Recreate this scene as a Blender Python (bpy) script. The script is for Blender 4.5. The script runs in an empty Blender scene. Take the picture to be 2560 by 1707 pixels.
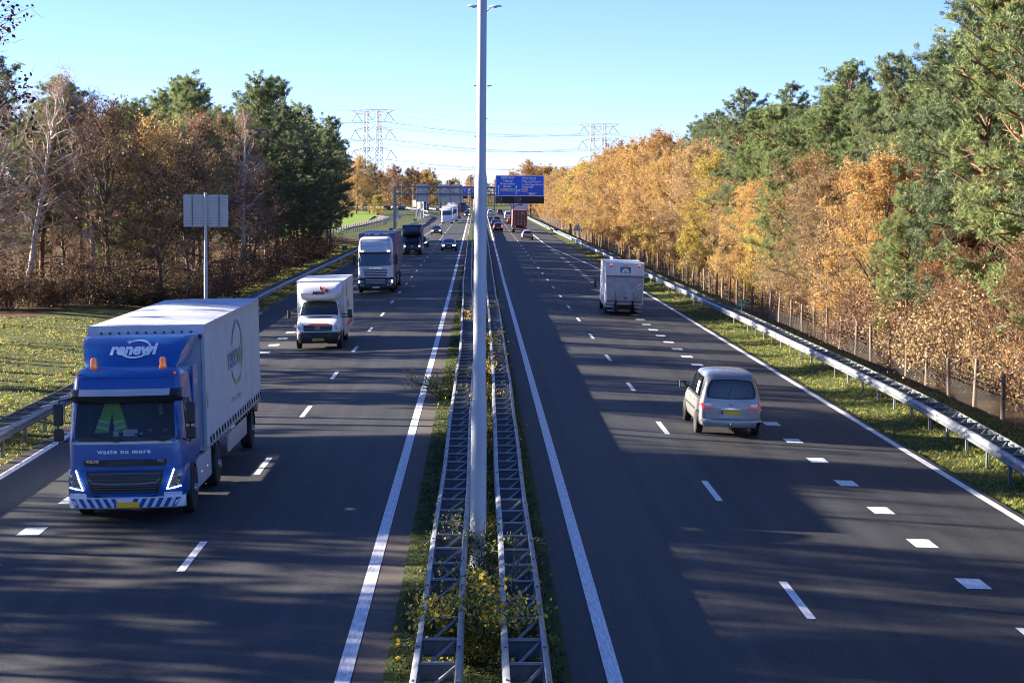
import bpy, bmesh, math, random
import numpy as np
from mathutils import Vector, Matrix, Euler

# ------------------------------------------------------------------ camera, sky, sun, exposure
SC = bpy.context.scene
COL = SC.collection
R = math.radians
cam_d = bpy.data.cameras.new('camera'); cam = bpy.data.objects.new('camera', cam_d); COL.objects.link(cam)
cam_d.sensor_width = 36.0; cam_d.lens = 67.43; cam_d.clip_start = 0.3; cam_d.clip_end = 9000
cam.matrix_world = (Matrix.Translation((0, 0, 6.82)) @ Matrix.Rotation(R(-1.0197), 4, 'Z')
                    @ Matrix.Rotation(R(90 - 4.447), 4, 'X') @ Matrix.Rotation(R(0.4), 4, 'Z'))
SC.camera = cam
SUN_EL, SUN_AZ = 15.5, 16.0            # azimuth: degrees from -X (left) towards +Y (ahead)
to_sun = Vector((-math.cos(R(SUN_AZ)) * math.cos(R(SUN_EL)), math.sin(R(SUN_AZ)) * math.cos(R(SUN_EL)), math.sin(R(SUN_EL))))
W = bpy.data.worlds.new('World'); SC.world = W; W.use_nodes = True
wn = W.node_tree; bg = wn.nodes['Background']
sky = wn.nodes.new('ShaderNodeTexSky'); sky.sky_type = 'NISHITA'; sky.sun_disc = False
sky.sun_elevation = R(SUN_EL); sky.sun_rotation = math.atan2(to_sun.x, to_sun.y)
sky.air_density = 0.65; sky.dust_density = 0.0; sky.ozone_density = 4.0
wb = wn.nodes.new('ShaderNodeVectorMath'); wb.operation = 'MULTIPLY'; wb.inputs[1].default_value = (0.88, 0.81, 1.04)   # one white balance for the whole sky
wn.links.new(sky.outputs[0], wb.inputs[0]); wn.links.new(wb.outputs[0], bg.inputs[0]); bg.inputs[1].default_value = 0.05
sun_d = bpy.data.lights.new('sun', 'SUN'); sun = bpy.data.objects.new('sun', sun_d); COL.objects.link(sun)
sun_d.energy = 5.0; sun_d.angle = R(0.53); sun_d.color = (1.0, 0.87, 0.70)
sun.rotation_euler = to_sun.to_track_quat('Z', 'Y').to_euler()
SC.view_settings.view_transform = 'Standard'; SC.view_settings.look = 'None'
SC.view_settings.exposure = 2.6; SC.view_settings.gamma = 1.0; SC.view_settings.use_curve_mapping = False
SC.render.engine = 'CYCLES'
SC.cycles.use_denoising = True; SC.cycles.filter_width = 1.0; SC.cycles.use_adaptive_sampling = False
try:
    SC.cycles.denoiser = 'OPENIMAGEDENOISE'; SC.cycles.denoising_prefilter = 'ACCURATE'
except Exception: pass
SC.cycles.max_bounces = 6; SC.cycles.transparent_max_bounces = 12; SC.cycles.diffuse_bounces = 3
SC.cycles.glossy_bounces = 3; SC.cycles.transmission_bounces = 4; SC.cycles.caustics_reflective = False; SC.cycles.caustics_refractive = False
SC.cycles.sample_clamp_indirect = 6.0

# ------------------------------------------------------------------ materials
MATS = {}
def _mat(name):
    m = bpy.data.materials.new(name); m.use_nodes = True
    nt = m.node_tree; return m, nt, nt.nodes['Principled BSDF'], nt.nodes['Material Output']
def mat(name, col, rough=0.5, metal=0.0, var=0.0, scale=8.0, bump=0.0, bscale=40.0, spec=0.5, coat=0.0, emit=None, estr=0.0, col2=None, stretch=None):
    if name in MATS: return MATS[name]
    m, nt, b, out = _mat(name); N = nt.nodes; L = nt.links
    b.inputs['Base Color'].default_value = (*col, 1); b.inputs['Roughness'].default_value = rough
    b.inputs['Metallic'].default_value = metal; b.inputs['Specular IOR Level'].default_value = spec
    b.inputs['Coat Weight'].default_value = coat; b.inputs['Coat Roughness'].default_value = 0.06
    if var or bump:
        tc = N.new('ShaderNodeTexCoord'); src = tc.outputs['Object']
        if stretch:
            mp = N.new('ShaderNodeMapping'); mp.inputs['Scale'].default_value = stretch
            L.new(src, mp.inputs[0]); src = mp.outputs[0]
    if var:
        nz = N.new('ShaderNodeTexNoise'); nz.inputs['Scale'].default_value = scale; nz.inputs['Detail'].default_value = 6; nz.inputs['Roughness'].default_value = 0.65
        L.new(src, nz.inputs['Vector'])
        cr = N.new('ShaderNodeValToRGB'); cr.color_ramp.elements[0].position = 0.3; cr.color_ramp.elements[1].position = 0.72
        c2 = col2 or tuple(c * (1 - var) for c in col)
        cr.color_ramp.elements[0].color = (*c2, 1); cr.color_ramp.elements[1].color = (*[min(1, c * (1 + 0.3 * var)) for c in col], 1)
        L.new(nz.outputs['Fac'], cr.inputs[0]); L.new(cr.outputs[0], b.inputs['Base Color'])
        mr = N.new('ShaderNodeMapRange'); mr.inputs[3].default_value = min(1, rough * 1.2 + 0.03); mr.inputs[4].default_value = rough * 0.85
        L.new(nz.outputs['Fac'], mr.inputs[0]); L.new(mr.outputs[0], b.inputs['Roughness'])
    if bump:
        n2 = N.new('ShaderNodeTexNoise'); n2.inputs['Scale'].default_value = bscale; n2.inputs['Detail'].default_value = 4
        L.new(src, n2.inputs['Vector'])
        bp = N.new('ShaderNodeBump'); bp.inputs['Strength'].default_value = bump; bp.inputs['Distance'].default_value = 0.02
        L.new(n2.outputs['Fac'], bp.inputs['Height']); L.new(bp.outputs[0], b.inputs['Normal'])
    if emit:
        b.inputs['Emission Color'].default_value = (*emit, 1); b.inputs['Emission Strength'].default_value = estr
    MATS[name] = m; return m

def leaf_mat(name, stops, trans=0.35, hue=0.25, rough=0.6, objvar=0.5):
    """leaf colour: random per leaf (face attribute rnd) shifted per tree; stops = list of (pos, rgb)"""
    m, nt, b, out = _mat(name); N = nt.nodes; L = nt.links
    at = N.new('ShaderNodeAttribute'); at.attribute_name = 'rnd'
    oi = N.new('ShaderNodeObjectInfo')
    ma = N.new('ShaderNodeMath'); ma.operation = 'MULTIPLY_ADD'; ma.inputs[1].default_value = objvar; 
    sb = N.new('ShaderNodeMath'); sb.operation = 'SUBTRACT'; sb.inputs[1].default_value = 0.5
    L.new(oi.outputs['Random'], sb.inputs[0]); L.new(sb.outputs[0], ma.inputs[0]); L.new(at.outputs['Fac'], ma.inputs[2])
    cr = N.new('ShaderNodeValToRGB'); el = cr.color_ramp.elements
    while len(el) < len(stops): el.new(0.5)
    for e, (p, c) in zip(el, stops): e.position = p; e.color = (*c, 1)
    L.new(ma.outputs[0], cr.inputs[0]); L.new(cr.outputs[0], b.inputs['Base Color'])
    b.inputs['Roughness'].default_value = rough; b.inputs['Specular IOR Level'].default_value = 0.3
    tr = N.new('ShaderNodeBsdfTranslucent'); L.new(cr.outputs[0], tr.inputs[0])
    mx = N.new('ShaderNodeMixShader'); mx.inputs[0].default_value = trans
    L.new(b.outputs[0], mx.inputs[1]); L.new(tr.outputs[0], mx.inputs[2]); L.new(mx.outputs[0], out.inputs[0])
    MATS[name] = m; return m

def asphalt_mat():
    m, nt, b, out = _mat('asphalt'); N = nt.nodes; L = nt.links
    tc = N.new('ShaderNodeTexCoord')
    fine = N.new('ShaderNodeTexNoise'); fine.inputs['Scale'].default_value = 26; fine.inputs['Detail'].default_value = 5; fine.inputs['Roughness'].default_value = 0.75
    L.new(tc.outputs['Object'], fine.inputs['Vector'])
    mp = N.new('ShaderNodeMapping'); mp.inputs['Scale'].default_value = (0.9, 0.010, 1); L.new(tc.outputs['Object'], mp.inputs[0])
    trk = N.new('ShaderNodeTexNoise'); trk.inputs['Scale'].default_value = 2.2; trk.inputs['Detail'].default_value = 5; L.new(mp.outputs[0], trk.inputs['Vector'])
    blot = N.new('ShaderNodeTexNoise'); blot.inputs['Scale'].default_value = 0.35; blot.inputs['Detail'].default_value = 5; L.new(tc.outputs['Object'], blot.inputs['Vector'])
    a1 = N.new('ShaderNodeMath'); a1.operation = 'MULTIPLY_ADD'; a1.inputs[1].default_value = 0.8; L.new(trk.outputs['Fac'], a1.inputs[0]); 
    a2 = N.new('ShaderNodeMath'); a2.operation = 'MULTIPLY'; a2.inputs[1].default_value = 0.62; L.new(fine.outputs['Fac'], a2.inputs[0]); L.new(a2.outputs[0], a1.inputs[2])
    a3 = N.new('ShaderNodeMath'); a3.operation = 'MULTIPLY_ADD'; a3.inputs[1].default_value = 0.25; L.new(blot.outputs['Fac'], a3.inputs[0]); L.new(a1.outputs[0], a3.inputs[2])
    cr = N.new('ShaderNodeValToRGB'); e = cr.color_ramp.elements
    e[0].position = 0.58; e[0].color = (0.009, 0.0108, 0.0135, 1); e[1].position = 0.98; e[1].color = (0.033, 0.0345, 0.0375, 1)
    L.new(a3.outputs[0], cr.inputs[0])
    gr = N.new('ShaderNodeMapRange'); gr.inputs[1].default_value = .32; gr.inputs[2].default_value = .70; gr.inputs[3].default_value = .35; gr.inputs[4].default_value = 1.75; L.new(fine.outputs['Fac'], gr.inputs[0])
    vm = N.new('ShaderNodeVectorMath'); vm.operation = 'SCALE'; L.new(cr.outputs[0], vm.inputs[0]); L.new(gr.outputs[0], vm.inputs['Scale']); L.new(vm.outputs[0], b.inputs['Base Color'])
    b.inputs['Roughness'].default_value = 0.72; b.inputs['Specular IOR Level'].default_value = 0.35
    bp = N.new('ShaderNodeBump'); bp.inputs['Strength'].default_value = 0.7; bp.inputs['Distance'].default_value = 0.02
    L.new(fine.outputs['Fac'], bp.inputs['Height']); L.new(bp.outputs[0], b.inputs['Normal'])
    MATS['asphalt'] = m; return m

def ground_mat(name, cols, scale=0.35):
    m, nt, b, out = _mat(name); N = nt.nodes; L = nt.links
    tc = N.new('ShaderNodeTexCoord')
    n1 = N.new('ShaderNodeTexNoise'); n1.inputs['Scale'].default_value = scale; n1.inputs['Detail'].default_value = 8; n1.inputs['Roughness'].default_value = 0.7
    n2 = N.new('ShaderNodeTexNoise'); n2.inputs['Scale'].default_value = scale * 30; n2.inputs['Detail'].default_value = 4
    L.new(tc.outputs['Object'], n1.inputs['Vector']); L.new(tc.outputs['Object'], n2.inputs['Vector'])
    ad = N.new('ShaderNodeMath'); ad.operation = 'MULTIPLY_ADD'; ad.inputs[1].default_value = 0.4; L.new(n2.outputs['Fac'], ad.inputs[0])
    s = N.new('ShaderNodeMath'); s.operation = 'MULTIPLY'; s.inputs[1].default_value = 0.7; L.new(n1.outputs['Fac'], s.inputs[0]); L.new(s.outputs[0], ad.inputs[2])
    cr = N.new('ShaderNodeValToRGB'); el = cr.color_ramp.elements
    while len(el) < len(cols): el.new(0.5)
    for i, c in enumerate(cols): el[i].position = 0.36 + 0.36 * i / (len(cols) - 1); el[i].color = (*c, 1)
    L.new(ad.outputs[0], cr.inputs[0]); L.new(cr.outputs[0], b.inputs['Base Color'])
    b.inputs['Roughness'].default_value = 0.95; b.inputs['Specular IOR Level'].default_value = 0.15
    bp = N.new('ShaderNodeBump'); bp.inputs['Strength'].default_value = 0.8; bp.inputs['Distance'].default_value = 0.05
    L.new(n2.outputs['Fac'], bp.inputs['Height']); L.new(bp.outputs[0], b.inputs['Normal'])
    MATS[name] = m; return m

def glass_mat(name, tint, rough=0.03, clear=0.6):
    m, nt, b, out = _mat(name); N = nt.nodes; L = nt.links
    b.inputs['Base Color'].default_value = (0.012, 0.016, 0.018, 1); b.inputs['Roughness'].default_value = rough; b.inputs['Specular IOR Level'].default_value = 0.7
    tr = N.new('ShaderNodeBsdfTransparent'); tr.inputs[0].default_value = (*tint, 1)
    gl = N.new('ShaderNodeBsdfGlossy'); gl.inputs['Roughness'].default_value = rough; gl.inputs[0].default_value = (0.9, 0.95, 1, 1)
    fr = N.new('ShaderNodeFresnel'); fr.inputs[0].default_value = 1.5
    mx = N.new('ShaderNodeMixShader'); L.new(fr.outputs[0], mx.inputs[0]); L.new(tr.outputs[0], mx.inputs[1]); L.new(gl.outputs[0], mx.inputs[2])
    m2 = N.new('ShaderNodeMixShader'); m2.inputs[0].default_value = clear; L.new(b.outputs[0], m2.inputs[1]); L.new(mx.outputs[0], m2.inputs[2])
    L.new(m2.outputs[0], out.inputs[0]); MATS[name] = m; return m

galv = mat('galvanised_steel', (0.22, 0.24, 0.27), 0.45, 0.4, var=0.3, scale=3, spec=0.5)
galv_dull = mat('dull_galvanised_steel', (0.20, 0.22, 0.25), 0.55, 0.25, var=0.35, scale=4)
whitepaint = mat('road_paint', (0.80, 0.81, 0.82), 0.6, var=0.5, scale=3.2, bump=0.2, bscale=60, col2=(0.42, 0.43, 0.44), stretch=(9, .8, 1))
black = mat('black_plastic', (0.018, 0.019, 0.022), 0.45)
rubber = mat('tyre_rubber', (0.022, 0.022, 0.023), 0.8, var=0.3, scale=9)
underside_mat = mat('dark_underside', (0.012, 0.012, 0.013), 0.9)  # near-black of chassis parts, steps, lift arms and flat wheel arch discs
rimmat = mat('wheel_rim', (0.42, 0.43, 0.45), 0.4, 0.6, var=0.3, scale=10)
chrome = mat('chrome', (0.75, 0.77, 0.8), 0.15, 1.0)
platey = mat('yellow_number_plate', (0.95, 0.50, 0.004), 0.45)
redlamp = mat('red_lamp', (0.55, 0.02, 0.03), 0.15, coat=0.6, emit=(1, 0.03, 0.02), estr=0.02)
redlit = mat('lit_red_lamp', (0.7, 0.02, 0.02), 0.2, emit=(1, 0.04, 0.03), estr=0.7)
whitelamp = mat('clear_lamp', (0.75, 0.8, 0.85), 0.1, coat=0.8)
headlit = mat('lit_headlamp', (0.9, 0.9, 0.95), 0.2, emit=(0.92, 0.9, 1.0), estr=1.3)
orangelamp = mat('amber_lamp', (0.75, 0.16, 0.01), 0.15, coat=0.7, emit=(1, 0.25, 0.02), estr=0.03)
glass = glass_mat('tinted_glass', (0.72, 0.80, 0.78), 0.02, 0.9)
darkglass = mat('dark_glass', (0.010, 0.014, 0.018), 0.06, spec=0.8, coat=0.5)
asphalt = asphalt_mat()

# ------------------------------------------------------------------ mesh helpers
def tag(o, label=None, cat=None, group=None, kind=None):
    if label: o['label'] = label
    if cat: o['category'] = cat
    if group: o['group'] = group
    if kind: o['kind'] = kind
    return o
def empty(name, loc=(0, 0, 0), rot=(0, 0, 0), parent=None):
    o = bpy.data.objects.new(name, None); o.empty_display_size = 0.2
    COL.objects.link(o); o.location = loc; o.rotation_euler = rot
    if parent: o.parent = parent
    return o
def link(name, me, parent=None, loc=None):
    o = bpy.data.objects.new(name, me); COL.objects.link(o)
    if parent: o.parent = parent
    if loc: o.location = loc
    return o
def copy_tree(o, parent=None):
    c = o.copy(); COL.objects.link(c); c.parent = parent
    for ch in list(o.children): copy_tree(ch, c)
    return c

class MB:
    def __init__(s): s.v = []; s.f = []; s.m = []
    def add(s, verts, faces, mi=0):
        n = len(s.v); s.v += [tuple(p) for p in verts]
        s.f += [tuple(i + n for i in f) for f in faces]; s.m += [mi] * len(faces); return s
    def box(s, c, d, mi=0, rot=None):
        hx, hy, hz = d[0] / 2, d[1] / 2, d[2] / 2
        vs = [Vector((x, y, z)) for x in (-hx, hx) for y in (-hy, hy) for z in (-hz, hz)]
        if rot: 
            E = Euler(rot).to_matrix(); vs = [E @ v for v in vs]
        c = Vector(c)
        return s.add([v + c for v in vs], [(0, 1, 3, 2), (4, 6, 7, 5), (0, 4, 5, 1), (2, 3, 7, 6), (0, 2, 6, 4), (1, 5, 7, 3)], mi)
    def tube(s, pts, rad, n=8, caps=True, mi=0, twist=0):
        pts = [Vector(p) for p in pts]
        if not hasattr(rad, '__len__'): rad = [rad] * len(pts)
        vs = []; 
        for i, p in enumerate(pts):
            d = (pts[min(i + 1, len(pts) - 1)] - pts[max(i - 1, 0)]).normalized()
            a = Vector((0, 0, 1)) if abs(d.z) < 0.9 else Vector((1, 0, 0))
            x = d.cross(a).normalized(); y = d.cross(x).normalized()
            for k in range(n):
                t = 2 * math.pi * k / n + twist
                vs.append(p + (x * math.cos(t) + y * math.sin(t)) * rad[i])
        fs = [(i * n + k, i * n + (k + 1) % n, (i + 1) * n + (k + 1) % n, (i + 1) * n + k) for i in range(len(pts) - 1) for k in range(n)]
        if caps: fs += [tuple(range(n))[::-1], tuple((len(pts) - 1) * n + k for k in range(n))]
        return s.add(vs, fs, mi)
    def cyl(s, p0, p1, r0, r1=None, n=16, caps=True, mi=0):
        return s.tube([p0, p1], [r0, r0 if r1 is None else r1], n, caps, mi)
    def loft(s, rings, closed=True, cap0=True, cap1=True, mi=0):
        n = len(rings[0]); vs = [p for r in rings for p in r]
        m = n if closed else n - 1
        fs = [(i * n + k, i * n + (k + 1) % n, (i + 1) * n + (k + 1) % n, (i + 1) * n + k) for i in range(len(rings) - 1) for k in range(m)]
        if cap0: fs.append(tuple(range(n))[::-1])
        if cap1: fs.append(tuple((len(rings) - 1) * n + k for k in range(n)))
        return s.add(vs, fs, mi)
    def prism(s, outline, o, ax, ay, az, t, mi=0):
        """outline (a,b) placed at o + a*ax + b*ay, extruded t along az"""
        o, ax, ay, az = Vector(o), Vector(ax), Vector(ay), Vector(az)
        r0 = [o + ax * a + ay * b for a, b in outline]; r1 = [p + az * t for p in r0]
        return s.loft([r0, r1], True, True, True, mi)
    def quad(s, a, b, c, d, mi=0): return s.add([a, b, c, d], [(0, 1, 2, 3)], mi)
    def lathe(s, prof, c, axis='x', n=20, mi=0):
        """prof list of (along, radius)"""
        rings = []
        for a, r in prof:
            rg = []
            for k in range(n):
                t = 2 * math.pi * k / n; u, w = r * math.cos(t), r * math.sin(t)
                p = {'x': (a, u, w), 'y': (u, a, w), 'z': (u, w, a)}[axis]
                rg.append((c[0] + p[0], c[1] + p[1], c[2] + p[2]))
            rings.append(rg)
        return s.loft(rings, True, True, True, mi)
    def mesh(s, name, mats, smooth=35):
        me = bpy.data.meshes.new(name); me.from_pydata(s.v, [], s.f)
        if not isinstance(mats, (list, tuple)): mats = [mats]
        for m in mats: me.materials.append(m)
        if len(mats) > 1: me.polygons.foreach_set('material_index', s.m)
        bm = bmesh.new(); bm.from_mesh(me); bmesh.ops.recalc_face_normals(bm, faces=bm.faces); bm.to_mesh(me); bm.free()
        if smooth:
            me.shade_smooth(); me.set_sharp_from_angle(angle=R(smooth))
        me.update(); return me
    def obj(s, name, mats, parent=None, smooth=35, bevel=0, seg=2):
        o = link(name, s.mesh(name, mats, smooth), parent)
        if bevel:
            b = o.modifiers.new('bevel', 'BEVEL'); b.width = bevel; b.segments = seg; b.limit_method = 'ANGLE'; b.angle_limit = R(40)
        return o

def text_mesh(name, body, size, material, width=None, shear=0.0, bold=0.0, align='CENTER', extrude=0.0, spacing=1.0):
    """lettering as a mesh in the XY plane (z up out of the plane)"""
    cu = bpy.data.curves.new(name, 'FONT'); cu.body = body; cu.size = size; cu.align_x = align; cu.align_y = 'CENTER'
    cu.shear = shear; cu.offset = bold; cu.extrude = extrude; cu.resolution_u = 3; cu.space_character = spacing
    tmp = bpy.data.objects.new('tmp', cu); COL.objects.link(tmp)
    dg = bpy.context.evaluated_depsgraph_get(); me = bpy.data.meshes.new_from_object(tmp.evaluated_get(dg)); 
    bpy.data.objects.remove(tmp); bpy.data.curves.remove(cu)
    me.name = name; me.materials.clear(); me.materials.append(material)
    if width:
        xs = [v.co.x for v in me.vertices]; w = max(xs) - min(xs); k = width / w
        for v in me.vertices: v.co.x *= k
    return me
def place_text(name, me, parent, loc, rot):
    o = link(name, me, parent); o.location = loc; o.rotation_euler = rot; return o

def interp(tab, y):
    if y <= tab[0][0]: return tab[0][1]
    for (a, u), (b, v) in zip(tab, tab[1:]):
        if y <= b:
            t = (y - a) / (b - a); return u + (v - u) * t
    return tab[-1][1]
def sinterp(tab, y):      # smooth version
    return (interp(tab, y - 6) + 2 * interp(tab, y) + interp(tab, y + 6)) / 4
def bend(y): return -0.00015 * max(0.0, y - 600) ** 2
def camber(x): return -0.025 * min(max(0.0, abs(x) - 1.9), 10.4)

# ------------------------------------------------------------------ ground, roads, markings
INNER_L = [(0, -1.87), (80, -1.86), (150, -1.95), (350, -2.39), (600, -2.9)]
INNER_R = [(0, 1.95), (150, 1.96), (350, 2.2), (525, 2.44)]
EDGE_L = [(0, -11.6), (50, -11.72), (115, -12.43), (200, -12.6), (400, -11.8), (540, -12.2)]
EDGE_R = [(0, 11.85), (135, 11.9), (186, 11.05), (248, 9.0), (1200, 9.0)]
STN = list(range(-30, 200, 5)) + list(range(200, 700, 20)) + list(range(700, 1301, 30))

def strip(name, fa, fb, mt, ys, zoff=0.0, nx=4, zf=camber, follow=True, parent=None):
    rows = []
    for y in ys:
        a, b = fa(y), fb(y); bd = bend(y) if follow else 0
        rows.append([(a + (b - a) * i / nx + bd, y, zf(a + (b - a) * i / nx) + zoff) for i in range(nx + 1)])
    mb = MB(); mb.loft(rows, False, False, False)
    o = mb.obj(name, mt, parent, smooth=60)
    if sum(p.normal.z for p in o.data.polygons) < 0: o.data.flip_normals()
    return o

rng0 = np.random.default_rng(5)
def gz(x, y):
    """natural ground height beside the road"""
    h = -0.32 + (.10 if 13.4 < abs(x) < 15.8 else 0)
    if x < -14: h += 0.35 * min(1, (-14 - x) / 8) * (1 if y < 300 else max(0, 1 - (y - 300) / 40))
    if x > 15: h += 0.10
    return h + 0.05 * math.sin(x * 0.9 + y * 0.31) * math.sin(y * 0.47) if abs(x) > 13.5 else h
xs = [-5000, -1500, -500, -200, -120, -80, -60, -50, -44, -38, -33, -29, -26, -23.5, -21.5, -20, -18.5, -17, -16, -15, -14, -13.2, -12.6, 12.5, 13.2, 14, 15, 16, 17, 18.5, 20, 22, 25, 29, 34, 40, 50, 70, 100, 180, 400, 1500, 5000]
ys = [-400, -100] + list(range(-30, 300, 3)) + list(range(300, 700, 15)) + [700, 800, 1000, 1300, 1800, 2600, 4000, 7000]
gv = [(x, y, gz(x, y)) for y in ys for x in xs]; nxs = len(xs)
gf = [(j * nxs + i, j * nxs + i + 1, (j + 1) * nxs + i + 1, (j + 1) * nxs + i) for j in range(len(ys) - 1) for i in range(nxs - 1)]
grass_soil = ground_mat('verge_soil', [(0.035, 0.030, 0.016), (0.045, 0.055, 0.016), (0.06, 0.085, 0.02), (0.10, 0.085, 0.035)])
litter = ground_mat('leaf_litter', [(0.02, 0.013, 0.008), (0.05, 0.03, 0.015), (0.11, 0.06, 0.025), (0.06, 0.045, 0.02)], 0.8)
mb = MB(); mb.add(gv, gf); g = mb.mesh('ground', [grass_soil, litter], 60)
def is_wood(x, y):
    return (x > 15.8 and y < 620) or (x < -16.2 - (2.5 * math.sin(y * .21)) and 112 < y < 285) or (x < -24 - 1.5 * math.sin(y * .4) and 98 < y < 285) or (x < -30 and y < 99)
for p in g.polygons:
    c = p.center
    p.material_index = 1 if is_wood(c.x, c.y) else 0
tag(link('ground', g), kind='structure')
road_l = tag(strip('road', lambda y: sinterp(EDGE_L, y) - 0.45, lambda y: -1.25 - max(0, (y - 100) * .002 if y < 600 else 1.0), asphalt, STN), kind='structure')
road_r = tag(strip('road', lambda y: 1.3, lambda y: 12.12, asphalt, STN), kind='structure')
tag(strip('median_strip', lambda y: -1.30 - max(0, (y - 100) * .002 if y < 600 else 1.0), lambda y: 1.34, grass_soil, STN, 0.03, 4, lambda x: 0.04 - 0.03 * abs(x)), kind='structure')
# markings: each stroke is its own piece, a child of the road it is painted on
def solid(name, tab, w, road, y0=-30, y1=1300):
    ysn = [y for y in STN if y0 <= y <= y1]
    o = strip(name, lambda y: sinterp(tab, y) - w / 2, lambda y: sinterp(tab, y) + w / 2, whitepaint, ysn, 0.004, 1, parent=road); return o
solid('edge_line', INNER_L, 0.22, road_l); solid('edge_line', INNER_R, 0.22, road_r)
solid('edge_line', EDGE_L, 0.22, road_l, y1=560); solid('edge_line', EDGE_R, 0.2, road_r, y1=1100)
def dash_mesh(w, l, slope):
    mb = MB(); mb.add([(-w / 2, -l / 2, -slope * w / 2), (w / 2, -l / 2, slope * w / 2), (w / 2, l / 2, slope * w / 2), (-w / 2, l / 2, -slope * w / 2)], [(0, 1, 2, 3)])
    return mb.mesh('lane_dash', whitepaint, 0)
dm = {(w, s): dash_mesh(w, l, s) for w, l in ((0.15, 3.0), (0.46, 0.92)) for s in (0.025, -0.025)}
def dashes(tab, y0, y1, step, w, road, name):
    y = y0
    while y < y1:
        x = interp(tab, y); s = 0.025 if x < 0 else -0.025
        link(name, dm[(w, s)], road, (x + bend(y), y, camber(x) + 0.005)); y += step
dashes([(0, -5.38), (200, -5.4), (500, -5.9)], 0, 800, 12, 0.15, road_l, 'lane_dash')
dashes([(0, 5.47), (200, 5.5), (800, 5.7)], 8.3, 800, 12, 0.15, road_r, 'lane_dash')
dashes([(0, -9.0), (90, -9.28), (200, -9.3)], 23.1, 172, 4, 0.46, road_l, 'block_mark')
dashes([(0, 8.97), (230, 9.03)], 22.1, 236, 4, 0.46, road_r, 'block_mark')
# pale construction seam on the left carriageway beyond the block marks, brown worn strips along the median
seam = mat('pale_seam', (0.16, 0.155, 0.15), 0.8, var=0.3, scale=3)
strip('seam', lambda y: -9.25 + (y - 172) * .004, lambda y: -8.95 + (y - 172) * .004, seam, [172, 200, 250, 300, 350, 400, 450], 0.003, 1, parent=road_l)
brown = mat('brown_asphalt', (0.085, 0.070, 0.060), 0.8, var=0.35, scale=14, bump=0.4, bscale=50)
strip('worn_strip', lambda y: sinterp(INNER_L, y) + 0.13, lambda y: -1.29 - max(0, (y - 100) * .002 if y < 600 else 1.0), brown, STN, 0.003, 1, parent=road_l)
# slip road joining from the left, field and cycle path beyond the wood
RAMP = [(430, -10.5, 3.0), (500, -12.5, 4.5), (560, -14.5, 5.5), (620, -17.5, 5.5), (680, -22, 5.5), (720, -30, 5.5), (750, -42, 5.5), (775, -60, 5.5), (800, -90, 5.5)]
rows = []
for y, x, w in RAMP: rows.append([(x - w / 2, y, -0.20), (x + w / 2, y - (0 if y < 640 else (y - 640) * .04), -0.19)])
mbr = MB(); mbr.loft(rows, False, False, False); ramp = tag(mbr.obj('slip_road', asphalt), kind='structure')
if sum(p.normal.z for p in ramp.data.polygons) < 0: ramp.data.flip_normals()
fieldm = ground_mat('meadow_grass', [(0.10, 0.16, 0.02), (0.15, 0.24, 0.03), (0.18, 0.28, 0.04)], 0.15)
mbr = MB(); mbr.add([(-24, 283, -.22), (-140, 283, -.22), (-170, 640, 2.0), (-33, 640, -.1), (-25, 420, -.22)], [(0, 4, 3, 2, 1)]); tag(mbr.obj('field', fieldm), kind='structure')
pathm = mat('path_asphalt', (0.20, 0.17, 0.16), 0.9, var=0.3, scale=2)
rows = [[(x - 1.5, y, .0 - .2), (x + 1.5, y, -.2)] for x, y in ((-29, 270), (-27.5, 330), (-25.6, 400), (-25, 450), (-24.5, 480), (-25.5, 520), (-30, 560), (-44, 590))]
mbr = MB(); mbr.loft(rows, False, False, False); pth = tag(mbr.obj('cycle_path', pathm), kind='structure')
for v in pth.data.vertices: v.co.z += 0.02 + .2 - .18
if sum(p.normal.z for p in pth.data.polygons) < 0: pth.data.flip_normals()
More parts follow.
